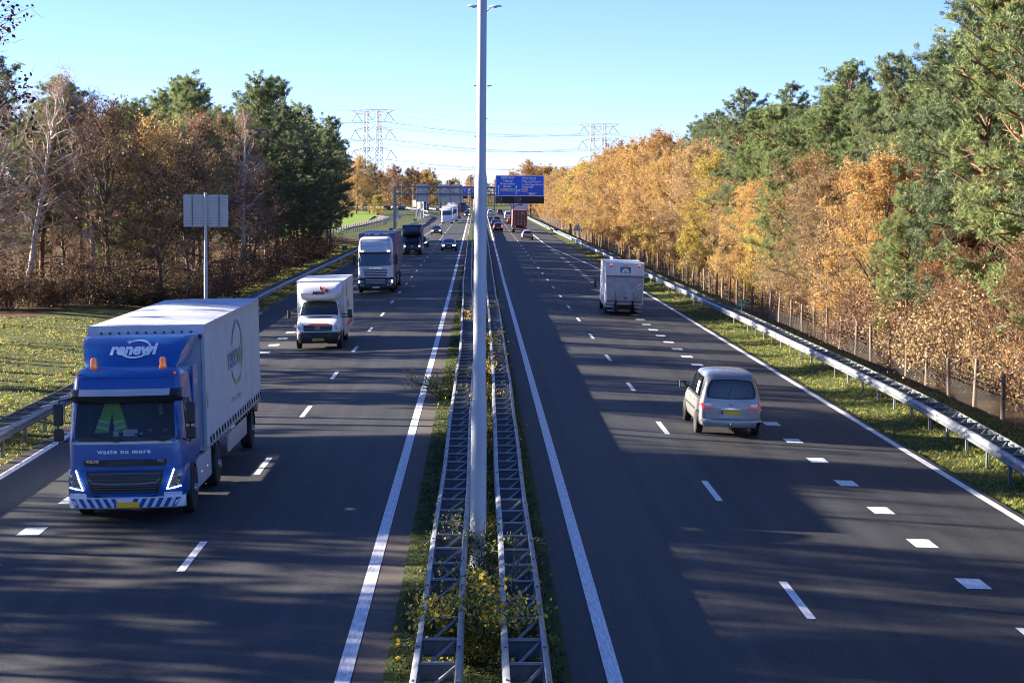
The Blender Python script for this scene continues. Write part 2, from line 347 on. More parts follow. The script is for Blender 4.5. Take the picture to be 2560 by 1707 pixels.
# ------------------------------------------------------------------ trees
def unit(a): return a / (np.linalg.norm(a, axis=-1, keepdims=True) + 1e-9)
class Tree:
    """collects wood tubes and leaf / needle faces in numpy, then makes two meshes (trunk, crown)"""
    def __init__(s, seed): s.r = np.random.default_rng(seed); s.wv = []; s.wf = []; s.wn = 0; s.lv = []; s.lf = []; s.ln = 0; s.rn = []; s.tw_v = []; s.tw_f = []; s.tn = 0
    def limb(s, pts, rad, n=6, twig=False):
        pts = np.asarray(pts, float); m = len(pts); d = np.gradient(pts, axis=0); d = unit(d)
        a = np.where(np.abs(d[:, 2:3]) < 0.9, np.array([[0, 0, 1.]]), np.array([[1., 0, 0]]))
        x = unit(np.cross(d, a)); y = np.cross(d, x); t = np.arange(n) * 2 * np.pi / n
        rad = np.asarray(rad, float)
        v = pts[:, None] + (x[:, None] * np.cos(t)[None, :, None] + y[:, None] * np.sin(t)[None, :, None]) * rad[:, None, None]
        i = np.arange(m - 1)[:, None] * n; k = np.arange(n)[None]; k2 = (k + 1) % n
        f = np.stack([i + k, i + k2, i + n + k2, i + n + k], -1).reshape(-1, 4)
        if twig: s.tw_v.append(v.reshape(-1, 3)); s.tw_f.append(f + s.tn); s.tn += m * n
        else: s.wv.append(v.reshape(-1, 3)); s.wf.append(f + s.wn); s.wn += m * n
    def path(s, p, d, L, n, wob, up=0.0):
        pts = [np.array(p, float)]; d = unit(np.array(d, float))
        for i in range(n):
            d = unit(d + s.r.normal(0, wob, 3) + np.array([0, 0, up]))
            pts.append(pts[-1] + d * L / n)
        return np.array(pts)
    def leaves(s, c, size, aspect=0.65, rlo=0., rhi=1., flat=0.0):
        n = len(c); r = s.r
        a = unit(r.normal(0, 1, (n, 3)) * np.array([1, 1, 1 - flat])); b = unit(np.cross(a, r.normal(0, 1, (n, 3))))
        L = size * r.uniform(0.6, 1.3, (n, 1)); Wd = L * aspect
        v = np.stack([c - a * L / 2, c + b * Wd / 2, c + a * L / 2, c - b * Wd / 2], 1).reshape(-1, 3)
        f = np.arange(4 * n).reshape(-1, 4)
        s.lv.append(v); s.lf.append(f + s.ln); s.ln += 4 * n; s.rn.append(r.uniform(rlo, rhi, n))
    def needles(s, c, ax, L, w, k):
        n = len(c); r = s.r; c = np.repeat(c, k, 0); ax = np.repeat(ax, k, 0)
        d = unit(ax * 0.75 + unit(r.normal(0, 1, (n * k, 3))) * 0.8); sd = unit(np.cross(d, r.normal(0, 1, (n * k, 3))))
        l = L * r.uniform(0.7, 1.25, (n * k, 1)); ww = w * r.uniform(0.7, 1.3, (n * k, 1))
        m = c + d * l * 0.45
        v = np.stack([c, m + sd * ww / 2, c + d * l, m - sd * ww / 2], 1).reshape(-1, 3); f = np.arange(4 * n * k).reshape(-1, 4)
        s.lv.append(v); s.lf.append(f + s.ln); s.ln += 4 * n * k
        s.rn.append(np.clip(np.repeat(r.uniform(0, 1, n), k) * 0.6 + r.uniform(0, 0.4, n * k), 0, 1))
    @staticmethod
    def _mesh(name, v, f, mats, rn=None, mi=None, smooth=True):
        me = bpy.data.meshes.new(name); v = np.concatenate(v); f = np.concatenate(f)
        me.vertices.add(len(v)); me.vertices.foreach_set('co', v.ravel().astype(np.float32))
        me.loops.add(f.size); me.loops.foreach_set('vertex_index', f.ravel().astype(np.int32))
        me.polygons.add(len(f)); me.polygons.foreach_set('loop_start', np.arange(0, f.size, 4, dtype=np.int32))
        if mi is not None: me.polygons.foreach_set('material_index', mi.astype(np.int32))
        if rn is not None:
            a = me.attributes.new('rnd', 'FLOAT', 'FACE'); a.data.foreach_set('value', rn.astype(np.float32))
        for m in mats: me.materials.append(m)
        me.polygons.foreach_set('use_smooth', np.full(len(f), smooth)); me.update(calc_edges=True); return me
    def build(s, name, bark, leaf, twigm=None):
        wood = s._mesh(name + '_trunk', s.wv, s.wf, [bark])
        v, f, mi, rn = [], [], [], []
        if s.lv:
            v += s.lv; f += s.lf; nl = sum(map(len, s.lf)); mi.append(np.zeros(nl)); rn.append(np.concatenate(s.rn))
        if s.tw_v:
            v += s.tw_v; f += [t + s.ln for t in s.tw_f]; nt = sum(map(len, s.tw_f)); mi.append(np.ones(nt)); rn.append(np.full(nt, .5))
        crown = s._mesh(name + '_crown', v, f, [leaf, twigm or bark], np.concatenate(rn), np.concatenate(mi), False)
        return wood, crown

def make_pine(seed, h, crown0=0.35, spread=3.2, dens=1.0, lean=0.0):
    T = Tree(seed); r = T.r
    tp = T.path((0, 0, -0.3), (lean, 0, 1), h + 0.3, 12, 0.035, 0.03); T.limb(tp, np.linspace(0.19, 0.03, 13) * h / 15, 8)
    C, A = [], []
    zlo = h * crown0; nb = int(64 * dens * (1 - crown0) / 0.65)
    for i in range(nb):
        t = (i + r.uniform(0, 1)) / nb; z = zlo + (h - zlo) * t ** 0.9
        k = min(z / h * 12, 11.99); j = int(k); p = tp[j] + (tp[j + 1] - tp[j]) * (k - j)
        az = i * 2.4 + r.normal(0, 0.5); prof = (0.55 + 0.45 * math.sin(min(1, t * 2.2) * math.pi / 2)) * (1 - t) ** 0.55 + 0.10
        L = spread * prof * r.uniform(0.65, 1.2); el = -0.02 + 0.70 * t + r.normal(0, 0.16)
        d = np.array([math.cos(az) * math.cos(el), math.sin(az) * math.cos(el), math.sin(el)])
        bp = T.path(p, d, L, 5, 0.11, 0.06); T.limb(bp, np.linspace(0.05, 0.012, 6) * (0.6 + L / 4), 4)
        ns = max(3, int(L * 3.4))
        for q in range(ns):
            u = 0.28 + 0.72 * (q + r.uniform(0, 1)) / ns; kk = min(u * 5, 4.99); jj = int(kk); sp = bp[jj] + (bp[jj + 1] - bp[jj]) * (kk - jj)
            bd = unit(bp[jj + 1] - bp[jj]); sd = unit(bd * 0.6 + r.normal(0, 0.75, 3) * np.array([1, 1, 0.5]) + np.array([0, 0, 0.30]))
            sl = (0.45 + 0.22 * L * (1 - u * 0.5)) * r.uniform(0.7, 1.3)
            s2 = T.path(sp, sd, sl, 3, 0.12, 0.12); T.limb(s2, [0.014, 0.011, 0.008, 0.005], 3, True)
            nn = int(13 * dens)
            uu = r.uniform(0.45, 1.0, nn) * 3; ji = np.minimum(uu.astype(int), 2); cc = s2[ji] + (s2[ji + 1] - s2[ji]) * (uu - ji)[:, None]
            cc = cc + r.normal(0, 0.085, (nn, 3)) * np.array([1, 1, .7]); C.append(cc)
            A.append(unit(unit(s2[-1] - s2[0])[None] * 0.6 + np.array([[0, 0, 0.55]]) + r.normal(0, 0.35, (nn, 3))))
    T.needles(np.concatenate(C), np.concatenate(A), 0.21, 0.030, 9)
    return T

def make_broad(seed, h, crown0=0.18, spread=3.6, nprim=26, leaf=0.15, nleaf=26000, twigs=True, droop=0.0, fork=0.55, thin=False, sub=6, ter=4):
    T = Tree(seed); r = T.r
    tp = T.path((0, 0, -0.3), (r.normal(0, .05), r.normal(0, .05), 1), h * 0.93, 10, 0.045, 0.14)
    T.limb(tp, np.linspace(0.17, 0.025, 11) * h / 12, 7)
    tips = []
    for i in range(nprim):
        t = (i + r.uniform(0, 1)) / nprim; z = h * (crown0 + (0.92 - crown0) * t)
        k = min(z / (h * 0.93) * 10, 9.99); j = int(k); p = tp[j] + (tp[j + 1] - tp[j]) * (k - j)
        az = i * 2.4 + r.normal(0, 0.4); prof = math.sin(math.pi * (0.22 + 0.72 * t)) ** 0.7
        L = spread * prof * r.uniform(0.75, 1.25); el = 0.15 + 0.95 * t + r.normal(0, 0.15)
        d = np.array([math.cos(az) * math.cos(el), math.sin(az) * math.cos(el), math.sin(el)])
        bp = T.path(p, d, L, 6, 0.14, 0.05); T.limb(bp, np.linspace(0.06, 0.014, 7) * (0.5 + L / 5), 5)
        for q in range(sub):
            u = 0.25 + 0.75 * (q + r.uniform(0, 1)) / sub; kk = min(u * 6, 5.99); jj = int(kk); sp = bp[jj] + (bp[jj + 1] - bp[jj]) * (kk - jj)
            bd = unit(bp[jj + 1] - bp[jj]); sd = unit(bd * 0.7 + r.normal(0, 0.6, 3) + np.array([0, 0, 0.15 - droop * 0.3]))
            sl = L * 0.42 * (1.25 - 0.6 * u) * r.uniform(0.7, 1.3) + 0.3
            s2 = T.path(sp, sd, sl, 4, 0.16, 0.02 - droop * 0.12); T.limb(s2, np.linspace(0.020, 0.008, 5), 3)
            tips.append(s2[-1])
            for w in range(ter):
                u2 = 0.2 + 0.8 * r.uniform(); k3 = min(u2 * 4, 3.99); j3 = int(k3); p3 = s2[j3] + (s2[j3 + 1] - s2[j3]) * (k3 - j3)
                d3 = unit(unit(s2[j3 + 1] - s2[j3]) * 0.6 + r.normal(0, 0.6, 3) + np.array([0, 0, 0.1 - droop * 0.9]))
                s3 = T.path(p3, d3, sl * 0.55 * r.uniform(0.6, 1.3) + 0.15, 3, 0.18, 0.02 - droop * 0.35)
                if twigs: T.limb(s3, [0.009, 0.007, 0.006, 0.004], 3, True)
                tips += [s3[1], s3[2], s3[3]]
                if thin:
                    for z2 in range(3):
                        s4 = T.path(s3[1 + z2], unit(unit(s3[-1] - s3[0]) + r.normal(0, 0.6, 3) + np.array([0, 0, -droop])), 0.4 * r.uniform(.6, 1.5), 2, 0.15, -droop * 0.3); T.limb(s4, [0.006, 0.005, 0.004], 3, True)
    tips = np.array(tips)
    if nleaf:
        pw = r.uniform(0, 1, len(tips)) ** 2.2 + .03; pw /= pw.sum(); ti = r.choice(len(tips), nleaf, p=pw)
        c = tips[ti] + r.normal(0, 0.15, (nleaf, 3)); tone = r.uniform(0, 1, len(tips)); T.leaves(c, leaf); T.rn[-1] = np.clip(T.rn[-1] * .6 + tone[ti] * .4, 0, 1)
    return T

def make_shrub(seed, h, w, nleaf, leaf=0.12, stems=14, droop=0.0, base=0.0):
    T = Tree(seed); r = T.r; tips = []
    for i in range(stems):
        az = r.uniform(0, 6.28); el = r.uniform(0.5, 1.45)
        d = np.array([math.cos(az) * math.cos(el), math.sin(az) * math.cos(el), math.sin(el)])
        p0 = np.array([math.cos(az), math.sin(az), 0]) * r.uniform(0, w * 0.3) - np.array([0, 0, 0.1])
        bp = T.path(p0, d, h * r.uniform(0.6, 1.1), 5, 0.13, 0.03 - droop * .1); T.limb(bp, np.linspace(0.022, 0.006, 6) * (0.4 + h / 3), 4)
        for q in range(7):
            u = 0.2 + 0.8 * r.uniform(); k = min(u * 5, 4.99); j = int(k); p = bp[j] + (bp[j + 1] - bp[j]) * (k - j)
            s2 = T.path(p, unit(unit(bp[j + 1] - bp[j]) * .5 + r.normal(0, 0.7, 3)), h * 0.28 * r.uniform(.6, 1.4), 3, 0.2, 0.0); T.limb(s2, [0.007, 0.006, 0.005, 0.003], 3, True)
            tips += [s2[1], s2[2], s2[3], p]
    tips = np.array(tips); tips = tips[tips[:, 2] > base]
    c = tips[r.integers(0, len(tips), nleaf)] + r.normal(0, h * 0.06, (nleaf, 3)); c[:, 2] = np.abs(c[:, 2]); T.leaves(c, leaf)
    return T

bark_pine = mat('pine_bark', (0.20, 0.10, 0.06), 0.9, var=0.5, scale=5, bump=0.6, bscale=14)
bark_oak = mat('oak_bark', (0.11, 0.085, 0.065), 0.9, var=0.4, scale=5, bump=0.6, bscale=14)
bark_birch = mat('birch_bark', (0.55, 0.52, 0.48), 0.7, var=0.75, scale=4, stretch=(1, 1, 3.5))
twig_brown = mat('brown_twigs', (0.21, 0.15, 0.11), 0.85)
twig_pink = mat('birch_twigs', (0.27, 0.175, 0.15), 0.8)
twig_grey = mat('grey_twigs', (0.20, 0.17, 0.14), 0.85)
L_pine = leaf_mat('pine_needles', [(0.0, (0.07, 0.105, 0.045)), (0.45, (0.15, 0.205, 0.08)), (0.8, (0.225, 0.285, 0.115)), (1.0, (0.31, 0.34, 0.15))], 0.35)
L_pineblue = leaf_mat('bluish_pine_needles', [(0.0, (0.07, 0.10, 0.055)), (0.5, (0.14, 0.19, 0.10)), (0.9, (0.21, 0.265, 0.135)), (1.0, (0.29, 0.30, 0.15))], 0.35)
L_orange = leaf_mat('orange_oak_leaves', [(0.0, (0.15, 0.085, 0.04)), (0.35, (0.32, 0.185, 0.07)), (0.7, (0.46, 0.29, 0.10)), (1.0, (0.55, 0.41, 0.16))], 0.4)
L_yellow = leaf_mat('yellow_green_leaves', [(0.0, (0.16, 0.15, 0.05)), (0.35, (0.33, 0.26, 0.06)), (0.7, (0.50, 0.37, 0.08)), (1.0, (0.57, 0.47, 0.14))], 0.4)
L_brown = leaf_mat('brown_oak_leaves', [(0.0, (0.09, 0.045, 0.025)), (0.4, (0.20, 0.10, 0.045)), (0.8, (0.33, 0.165, 0.06)), (1.0, (0.42, 0.25, 0.09))], 0.35)
L_dull = leaf_mat('dull_withered_leaves', [(0.0, (0.06, 0.038, 0.028)), (0.45, (0.135, 0.08, 0.055)), (0.85, (0.21, 0.12, 0.07)), (1.0, (0.34, 0.19, 0.08))], 0.35)
L_tan = leaf_mat('tan_oak_leaves', [(0.0, (0.13, 0.085, 0.05)), (0.4, (0.28, 0.19, 0.10)), (0.8, (0.42, 0.29, 0.14)), (1.0, (0.52, 0.38, 0.19))], 0.4)
L_shade = leaf_mat('shade_brown_leaves', [(0.0, (0.030, 0.018, 0.011)), (0.5, (0.075, 0.042, 0.022)), (0.85, (0.13, 0.07, 0.03)), (1.0, (0.20, 0.11, 0.04))], 0.3)  # brown leaves darkened, painting in the shade at the foot of the wood
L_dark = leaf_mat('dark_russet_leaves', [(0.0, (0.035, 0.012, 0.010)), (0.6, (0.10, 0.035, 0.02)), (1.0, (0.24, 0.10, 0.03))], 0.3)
L_green = leaf_mat('bramble_leaves', [(0.0, (0.03, 0.055, 0.018)), (0.6, (0.06, 0.10, 0.03)), (1.0, (0.14, 0.15, 0.04))], 0.3)

PROTO = {}
def reg(key, T, bark, leaf, tw=None): PROTO[key] = T.build(key, bark, leaf, tw)
reg('pine0', make_pine(11, 16.0, 0.30, 3.9, 1.1), bark_pine, L_pine); reg('pine1', make_pine(12, 15.0, 0.20, 4.2, 1.1), bark_pine, L_pine)
reg('pine2', make_pine(13, 17.0, 0.42, 3.0, 1.1), bark_pine, L_pine); reg('pine3', make_pine(14, 14.5, 0.10, 4.0, 1.1), bark_pine, L_pine)
reg('oak0', make_broad(21, 12.5, 0.06, 4.8, 36, 0.14, 46000), bark_oak, L_orange, twig_brown); reg('oak1', make_broad(22, 11.5, 0.05, 4.4, 34, 0.14, 40000), bark_oak, L_orange, twig_brown)
reg('oak2', make_broad(23, 13.5, 0.08, 4.6, 36, 0.14, 34000), bark_oak, L_orange, twig_brown)
reg('sparse0', make_broad(31, 12.5, 0.08, 4.0, 28, 0.14, 9000, thin=True), bark_oak, L_brown, twig_brown); reg('sparse1', make_broad(32, 11.0, 0.05, 3.8, 28, 0.14, 12000, thin=True), bark_oak, L_brown, twig_grey)
reg('birch0', make_broad(41, 15.5, 0.30, 2.7, 30, 0.09, 1500, droop=0.55, thin=True, sub=6), bark_birch, L_orange, twig_pink); reg('birch1', make_broad(42, 14.0, 0.25, 2.5, 28, 0.09, 2600, droop=0.5, thin=True, sub=6), bark_birch, L_orange, twig_pink)
reg('sparse2', make_broad(33, 15.0, 0.55, 3.3, 18, 0.15, 4200, thin=True), bark_oak, L_dark, twig_brown)
reg('birch2', make_broad(43, 14.5, 0.38, 2.2, 16, 0.09, 500, droop=0.3, sub=4, ter=2), bark_birch, L_orange, twig_pink)
reg('shrub0', make_shrub(51, 3.2, 2.5, 2800), bark_oak, L_brown, twig_brown); reg('shrub1', make_shrub(52, 4.2, 2.5, 3600, stems=20), bark_oak, L_orange, twig_brown)
reg('shrub2', make_shrub(53, 2.4, 2.6, 2200, stems=22), bark_oak, L_brown, twig_grey); reg('bramble', make_shrub(54, 1.3, 2.2, 4200, 0.10, 16, droop=.4), bark_oak, L_green, twig_brown)

WORDN = ['first', 'second', 'third', 'fourth', 'fifth', 'sixth', 'seventh', 'eighth', 'ninth', 'tenth', 'eleventh', 'twelfth', 'thirteenth', 'fourteenth', 'fifteenth', 'sixteenth', 'seventeenth', 'eighteenth', 'nineteenth', 'twentieth']
TENS = {20: 'twenty', 30: 'thirty', 40: 'forty', 50: 'fifty', 60: 'sixty', 70: 'seventy', 80: 'eighty', 90: 'ninety'}
def ordw(n):
    if n <= 20: return WORDN[n - 1]
    t, u = n // 10 * 10, n % 10
    return TENS[t] + '-' + WORDN[u - 1] if u else {30: 'thirtieth', 40: 'fortieth', 50: 'fiftieth', 60: 'sixtieth', 70: 'seventieth', 80: 'eightieth', 90: 'ninetieth'}[t]
KNAME = {'pine': 'pine_tree', 'oak': 'oak_tree', 'sparse': 'oak_tree', 'birch': 'birch_tree', 'shrub': 'shrub', 'bramble': 'bramble'}
def plant(key, x, y, s=1.0, rz=0.0, label='', group=None, leaf=None, z=None, lean=(0, 0), sz=None):
    kind = key.rstrip('0123456789'); nm = KNAME[kind]
    t = empty(nm, (x, y, gz(x, y) if z is None else z), (lean[0], lean[1], rz)); t.scale = (s, s, sz or s)
    wood, crown = PROTO[key]
    a = link('trunk' if nm.endswith('tree') else 'stem', wood, t); b = link('crown' if nm.endswith('tree') else 'foliage', crown, t)
    if leaf:
        b.material_slots[0].link = 'OBJECT'; b.material_slots[0].material = leaf
    tag(t, label, {'pine_tree': 'tree', 'oak_tree': 'tree', 'birch_tree': 'tree', 'shrub': 'shrub', 'bramble': 'bramble'}[nm], group)
    return t
rt = random.Random(77)
U = lambda a, b: rt.uniform(a, b)
# ---- right-hand wood: front row of oaks behind the fence
row = []
y = 50.0
while y < 560:
    row.append((U(18.6, 20.4), y)); y += U(4.6, 6.2) if y < 200 else U(6.5, 8.5)
for i, (x, yy) in enumerate(row):
    w = ordw(i + 1)
    if yy < 66: key, leaf, d, s = rt.choice(['sparse1', 'sparse0']), L_brown, 'brown leaved sparse oak', U(.36, .46)
    elif yy < 84: key, leaf, d, s = rt.choice(['sparse1', 'oak1']), rt.choice([L_brown, L_tan]), 'russet brown oak', U(.40, .50)
    elif yy < 112: key, leaf, d, s = rt.choice(['oak0', 'sparse0', 'sparse1', 'oak1']), rt.choice([L_orange, L_tan]), 'orange oak with bare upper twigs', U(.62, .74)
    elif yy < 118: key, leaf, d, s = 'pine3', None, 'bushy green pine with low boughs', U(.55, .65)
    elif yy < 195: key, leaf, d, s = rt.choice(['oak0', 'oak2', 'oak1']), rt.choice([L_yellow, L_orange, L_tan]), 'golden oak', (U(.60, .72) if yy < 150 else U(.76, .92))
    else: key, leaf, d, s = rt.choice(['oak0', 'oak1', 'oak2']), rt.choice([L_orange, L_orange, L_tan]), 'autumn coloured oak', U(.80, .97)
    if 66 < yy < 150 and i % 5 == 1: key, leaf, d, s = 'pine3', None, 'low boughed green pine', U(.48, .56)
    elif 195 < yy < 420 and i % 5 == 2: key, leaf, d, s = 'sparse0', L_dull, 'nearly bare brown oak', U(.85, 1.0)
    elif yy > 195 and i % 7 == 4: leaf = L_yellow; d = 'yellowish oak'
    if yy > 330: s *= 0.95
    plant(key, x, yy, s, U(0, 6.3), f'{d}, {w} along the right fence', 'front row of trees behind the right wire fence', leaf)
# second and third rows: tall pines, then mixed trees
back = 0; RANK = {21.8: 'second', 27.5: 'third', 33: 'rearmost'}
for rowx, ystart, yend, st in ((21.8, 46, 330, 4.1), (27.5, 44, 330, 5.6), (33, 50, 340, 7.0)):
    y = ystart
    while y < yend:
        x = rowx + U(-1.6, 1.6) + (.6 if 88 < y < 200 and rowx < 25 else 0); far = y > 200
        if far and rt.random() < .6: key, lf, s = rt.choice(['oak0', 'oak2']), L_orange, U(.95, 1.1)
        elif 58 < y < 90 and rowx < 25 and rt.random() < .28: key, lf, s = 'sparse0', L_dark, U(.68, .78)
        else: key, lf, s = rt.choice(['pine0', 'pine1', 'pine1', 'pine3', 'pine3'] if rowx < 25 else ['pine0', 'pine1', 'pine2']), rt.choice([None, None, L_pineblue]), (U(.98, 1.10) if y < 90 else U(.80, .93) if y < 165 else U(.82, .96))
        if far: s *= 0.9
        pl = 'tall green pine' if key.startswith('pine') else ('oak with orange leaves' if lf is L_orange else 'oak with withered red leaves')
        back += 1; plant(key, x, y, s, U(0, 6.3), f'{pl}, {ordw(min(99, int((y - ystart) / st + .01) + 1))} in the {RANK[rowx]} rank of the right wood', f'{pl.replace("oak", "oaks").replace("pine", "pines")} of the right wood', lf)
        y += st
# undergrowth along the right fence
y = 44; k = 0
while y < 330:
    k += 1; key = rt.choice(['shrub0', 'shrub1', 'shrub2', 'shrub0']); 
    plant(key, U(17.6, 19.0), y, U(.7, 1.05), U(0, 6.3), f'brown leafy shrub, {ordw(min(k, 99))} along the right wire fence from the camera', 'undergrowth along the right fence', rt.choice([L_brown, L_dull, L_tan]) if y < 110 else rt.choice([L_orange, L_tan, L_brown]))
    y += U(2.6, 3.6) if y < 130 else U(4.5, 7)
# ---- left-hand wood
LW = [  # key, x, y, scale, leaf, label
    ('birch0', -27.4, 116.5, 0.95, None, 'tall bare birch with a leaning white trunk at the edge of the left wood'),
    ('birch1', -24.2, 121, 0.98, None, 'bare birch with pinkish twigs just right of the leaning white trunk'),
    ('birch1', -29.5, 113, 1.02, None, 'bare twiggy birch left of the leaning white trunk'),
    ('pine1', -31.5, 122, 0.98, None, 'green pine behind the birches at the far left'),
    ('sparse0', -22.5, 117, 0.95, L_dull, 'brown oak at the wood corner right of the white birch'),
    ('sparse1', -20.0, 121, 0.98, L_orange, 'rust orange oak at the wood corner behind the grey sign'),
    ('sparse1', -19.0, 126, 0.92, L_dull, 'bare branching oak directly behind the grey sign back'),
    ('pine3', -23.5, 131, 0.85, None, 'short dark pine behind the rust orange oak'),
    ('sparse0', -18.8, 133, 0.95, L_dull, 'grey twigged oak right of the grey sign back'),
    ('pine1', -21.5, 141, 0.95, None, 'pine with yellowish green crown beside the copper birch'),
    ('birch1', -18.2, 149, 1.0, L_brown, 'birch with white stem and copper leaves among the pines'),
    ('pine1', -22.5, 152, 1.0, None, 'tall pine with flat top behind the copper birch'),
    ('sparse0', -18.2, 156, 0.75, L_dull, 'brown oak under the pines right of the copper birch'),
    ('pine3', -20.0, 165, 1.1, None, 'broad dark pine in the middle of the left wood edge'),
    ('pine1', -18.8, 178, 0.95, L_pineblue, 'dense blue green pine on the left wood edge'),
    ('pine1', -21.0, 190, 1.14, None, 'tallest pine of the left wood with a pointed top'),
    ('pine3', -18.0, 196, 0.92, L_pineblue, 'dark low boughed pine in front of the tallest pine'),
    ('pine3', -19.5, 208, 1.08, None, 'dark pine right of the tallest pine'),
    ('pine1', -18.2, 220, 0.9, L_pineblue, 'dark drooping pine over the left verge'),
    ('pine3', -20.0, 234, 1.02, None, 'dark pine near the end of the left wood'),
    ('pine1', -19.2, 248, 0.9, None, 'second last pine of the left wood with a leaning trunk'),
    ('pine1', -20.8, 264, 1.08, L_pineblue, 'last pine of the left wood overhanging the meadow fence'),
    ('pine1', -26.5, 272, 0.88, None, 'pine behind the last pine of the left wood'),
]
for key, x, y, s, lf, lab in LW:
    lean = (0, 0)
    if 'leaning white trunk at' in lab: lean = (0, R(11))
    plant(key, x, y, s, 0.0 if lean[1] else U(0, 6.3), lab, None, lf, lean=lean)
y = 128
while y < 280:     # ranks behind
    for x in (-25, -30, -36):
        key = rt.choice(['pine0', 'sparse0', 'pine3', 'sparse1']) if y < 160 else rt.choice(['pine0', 'pine1', 'pine3', 'pine1'])
        nm = 'pine' if key.startswith('pine') else 'bare brown oak'
        plant(key, x + U(-1.5, 1.5), y + U(-2.5, 2.5), U(.82, .98), U(0, 6.3), f'{nm} deep inside the left wood, {ordw(int((y - 128) / 7.5) + 1)} in its {["front", "middle", "rear"][[-25, -30, -36].index(x)]} inner rank', f'{nm}s deep in the left wood', L_dull if nm != 'pine' else None)
    y += 7.5
for i, (x, y) in enumerate(((-26.5, 106), (-29, 109), (-32, 107), (-34.5, 112), (-36, 120), (-33, 128))):
    plant(rt.choice(['sparse0', 'sparse1', 'birch1']), x, y, U(.85, 1.0), U(0, 6.3), f'bare brown tree at the left picture edge beside the glade, {ordw(i + 1)} inwards', 'bare trees at the left edge of the glade', L_dull)
# undergrowth along the left wood edge
k = 0
ux = [(-28 + i * 1.7, 108 + i * 1.6 + U(-1, 1)) for i in range(7)] + [(-17.2 + U(-.6, .8), 119 + i * 4.1) for i in range(26)] + [(-20 - i * 1.5, 113 + U(-2, 4)) for i in range(6)]
for i, (x, y) in enumerate(ux):
    key = rt.choice(['shrub0', 'shrub2', 'bramble', 'shrub2', 'shrub0'])
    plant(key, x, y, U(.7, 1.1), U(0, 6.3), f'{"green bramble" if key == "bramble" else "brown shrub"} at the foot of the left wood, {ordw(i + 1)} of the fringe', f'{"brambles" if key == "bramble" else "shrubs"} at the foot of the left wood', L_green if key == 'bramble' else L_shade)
# near oak whose dark leaves hang into the picture at the upper left, and the trees beside the glade that shade the road
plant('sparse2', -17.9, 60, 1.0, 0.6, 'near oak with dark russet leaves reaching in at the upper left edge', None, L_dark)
SH = []
y = 16.0
while y < 108:
    n = rt.choice([1, 2, 2, 3])
    for q in range(n): SH.append((-31 - U(0, 8) - (5 if y > 92 else 0), y)); y += U(1.6, 3.0)
    y += U(3.0, 7.5)
for i in range(15):
    y = 22 + i * 4.6 + U(-1.9, 1.9); SH.append((min(-22.5, -.25 * y - 5.0) - U(0, 5), y))
for i, (x, y) in enumerate(SH):
    key = rt.choice(['pine2', 'pine0', 'pine2', 'pine1', 'pine2']) if x < -31 else 'birch2'
    plant(key, x, y, U(.82, 1.02), U(0, 6.3), f'{ {"pine": "pine", "birch": "bare birch"}[key.rstrip("0123456789")]} on the far side of the glade, {ordw(i + 1)} along the road', 'trees on the far side of the glade that shade the road')
# ---- far trees closing the view
FAR = []
for i in range(26): FAR.append((-21 - i * 3.0 + U(-1, 1), 775 - i * 2 + U(-12, 12), 'left'))        # across the slip road
for i in range(60): FAR.append((-95 + i * 4.2 + U(-2, 2), 1000 + abs(i - 16) * 3 + U(-40, 40), 'mid'))
for i in range(34): FAR.append((16.5 + i * 1.1 + U(-2, 2), 570 + i * 11 + U(-5, 5), 'right'))
for i, (x, y, sd) in enumerate(FAR):
    if sd == 'left': key, lf, s = rt.choice(['sparse0', 'sparse1', 'birch1', 'oak2']), rt.choice([L_brown, L_brown, L_orange]), U(.95, 1.25)
    elif sd == 'mid': key, lf, s = rt.choice(['oak0', 'oak2', 'sparse1', 'oak1']), rt.choice([L_brown, L_orange, L_yellow]), U(1.0, 1.35)
    else: key, lf, s = rt.choice(['oak0', 'oak1', 'oak2']), rt.choice([L_orange, L_orange, L_brown]), U(.95, 1.2)
    where = {'left': 'distant brown tree beyond the slip road left of the gantry', 'mid': 'distant autumn tree closing the view beyond the motorway bend', 'right': 'distant orange tree right of the motorway beyond the blue sign'}[sd]
    plant(key, x, y, s, U(0, 6.3), where + f', {ordw(i + 1 if sd == "left" else (i - 25 if sd == "mid" else i - 85))} of its row', where.replace('tree', 'trees'), lf, z=-.3)
for key, x, y, s, lf, lab in (
    ('oak2', -37.5, 590, 1.25, L_orange, 'orange brown tree standing right of the left wood, by the pylon'), ('pine3', -34, 600, 1.05, L_pineblue, 'dark evergreen beside the orange brown tree by the pylon'),
    ('sparse1', -41, 600, 1.2, L_brown, 'brown tree left of the dark evergreen by the pylon'), ('pine2', -49, 640, 1.35, L_pineblue, 'dark spruce like tree under the left pylon'),
    ('pine3', -45, 655, 1.45, L_pineblue, 'second dark evergreen under the left pylon'), ('oak1', -29.5, 560, .5, L_yellow, 'small golden tree beside the gantry post'),
    ('sparse0', -47, 560, 1.1, L_brown, 'bare brown tree behind the meadow'), ('sparse1', -55, 600, 1.2, L_brown, 'second bare brown tree behind the meadow')):
    plant(key, x, y, s, U(0, 6.3), lab, None, lf, z=-.3)
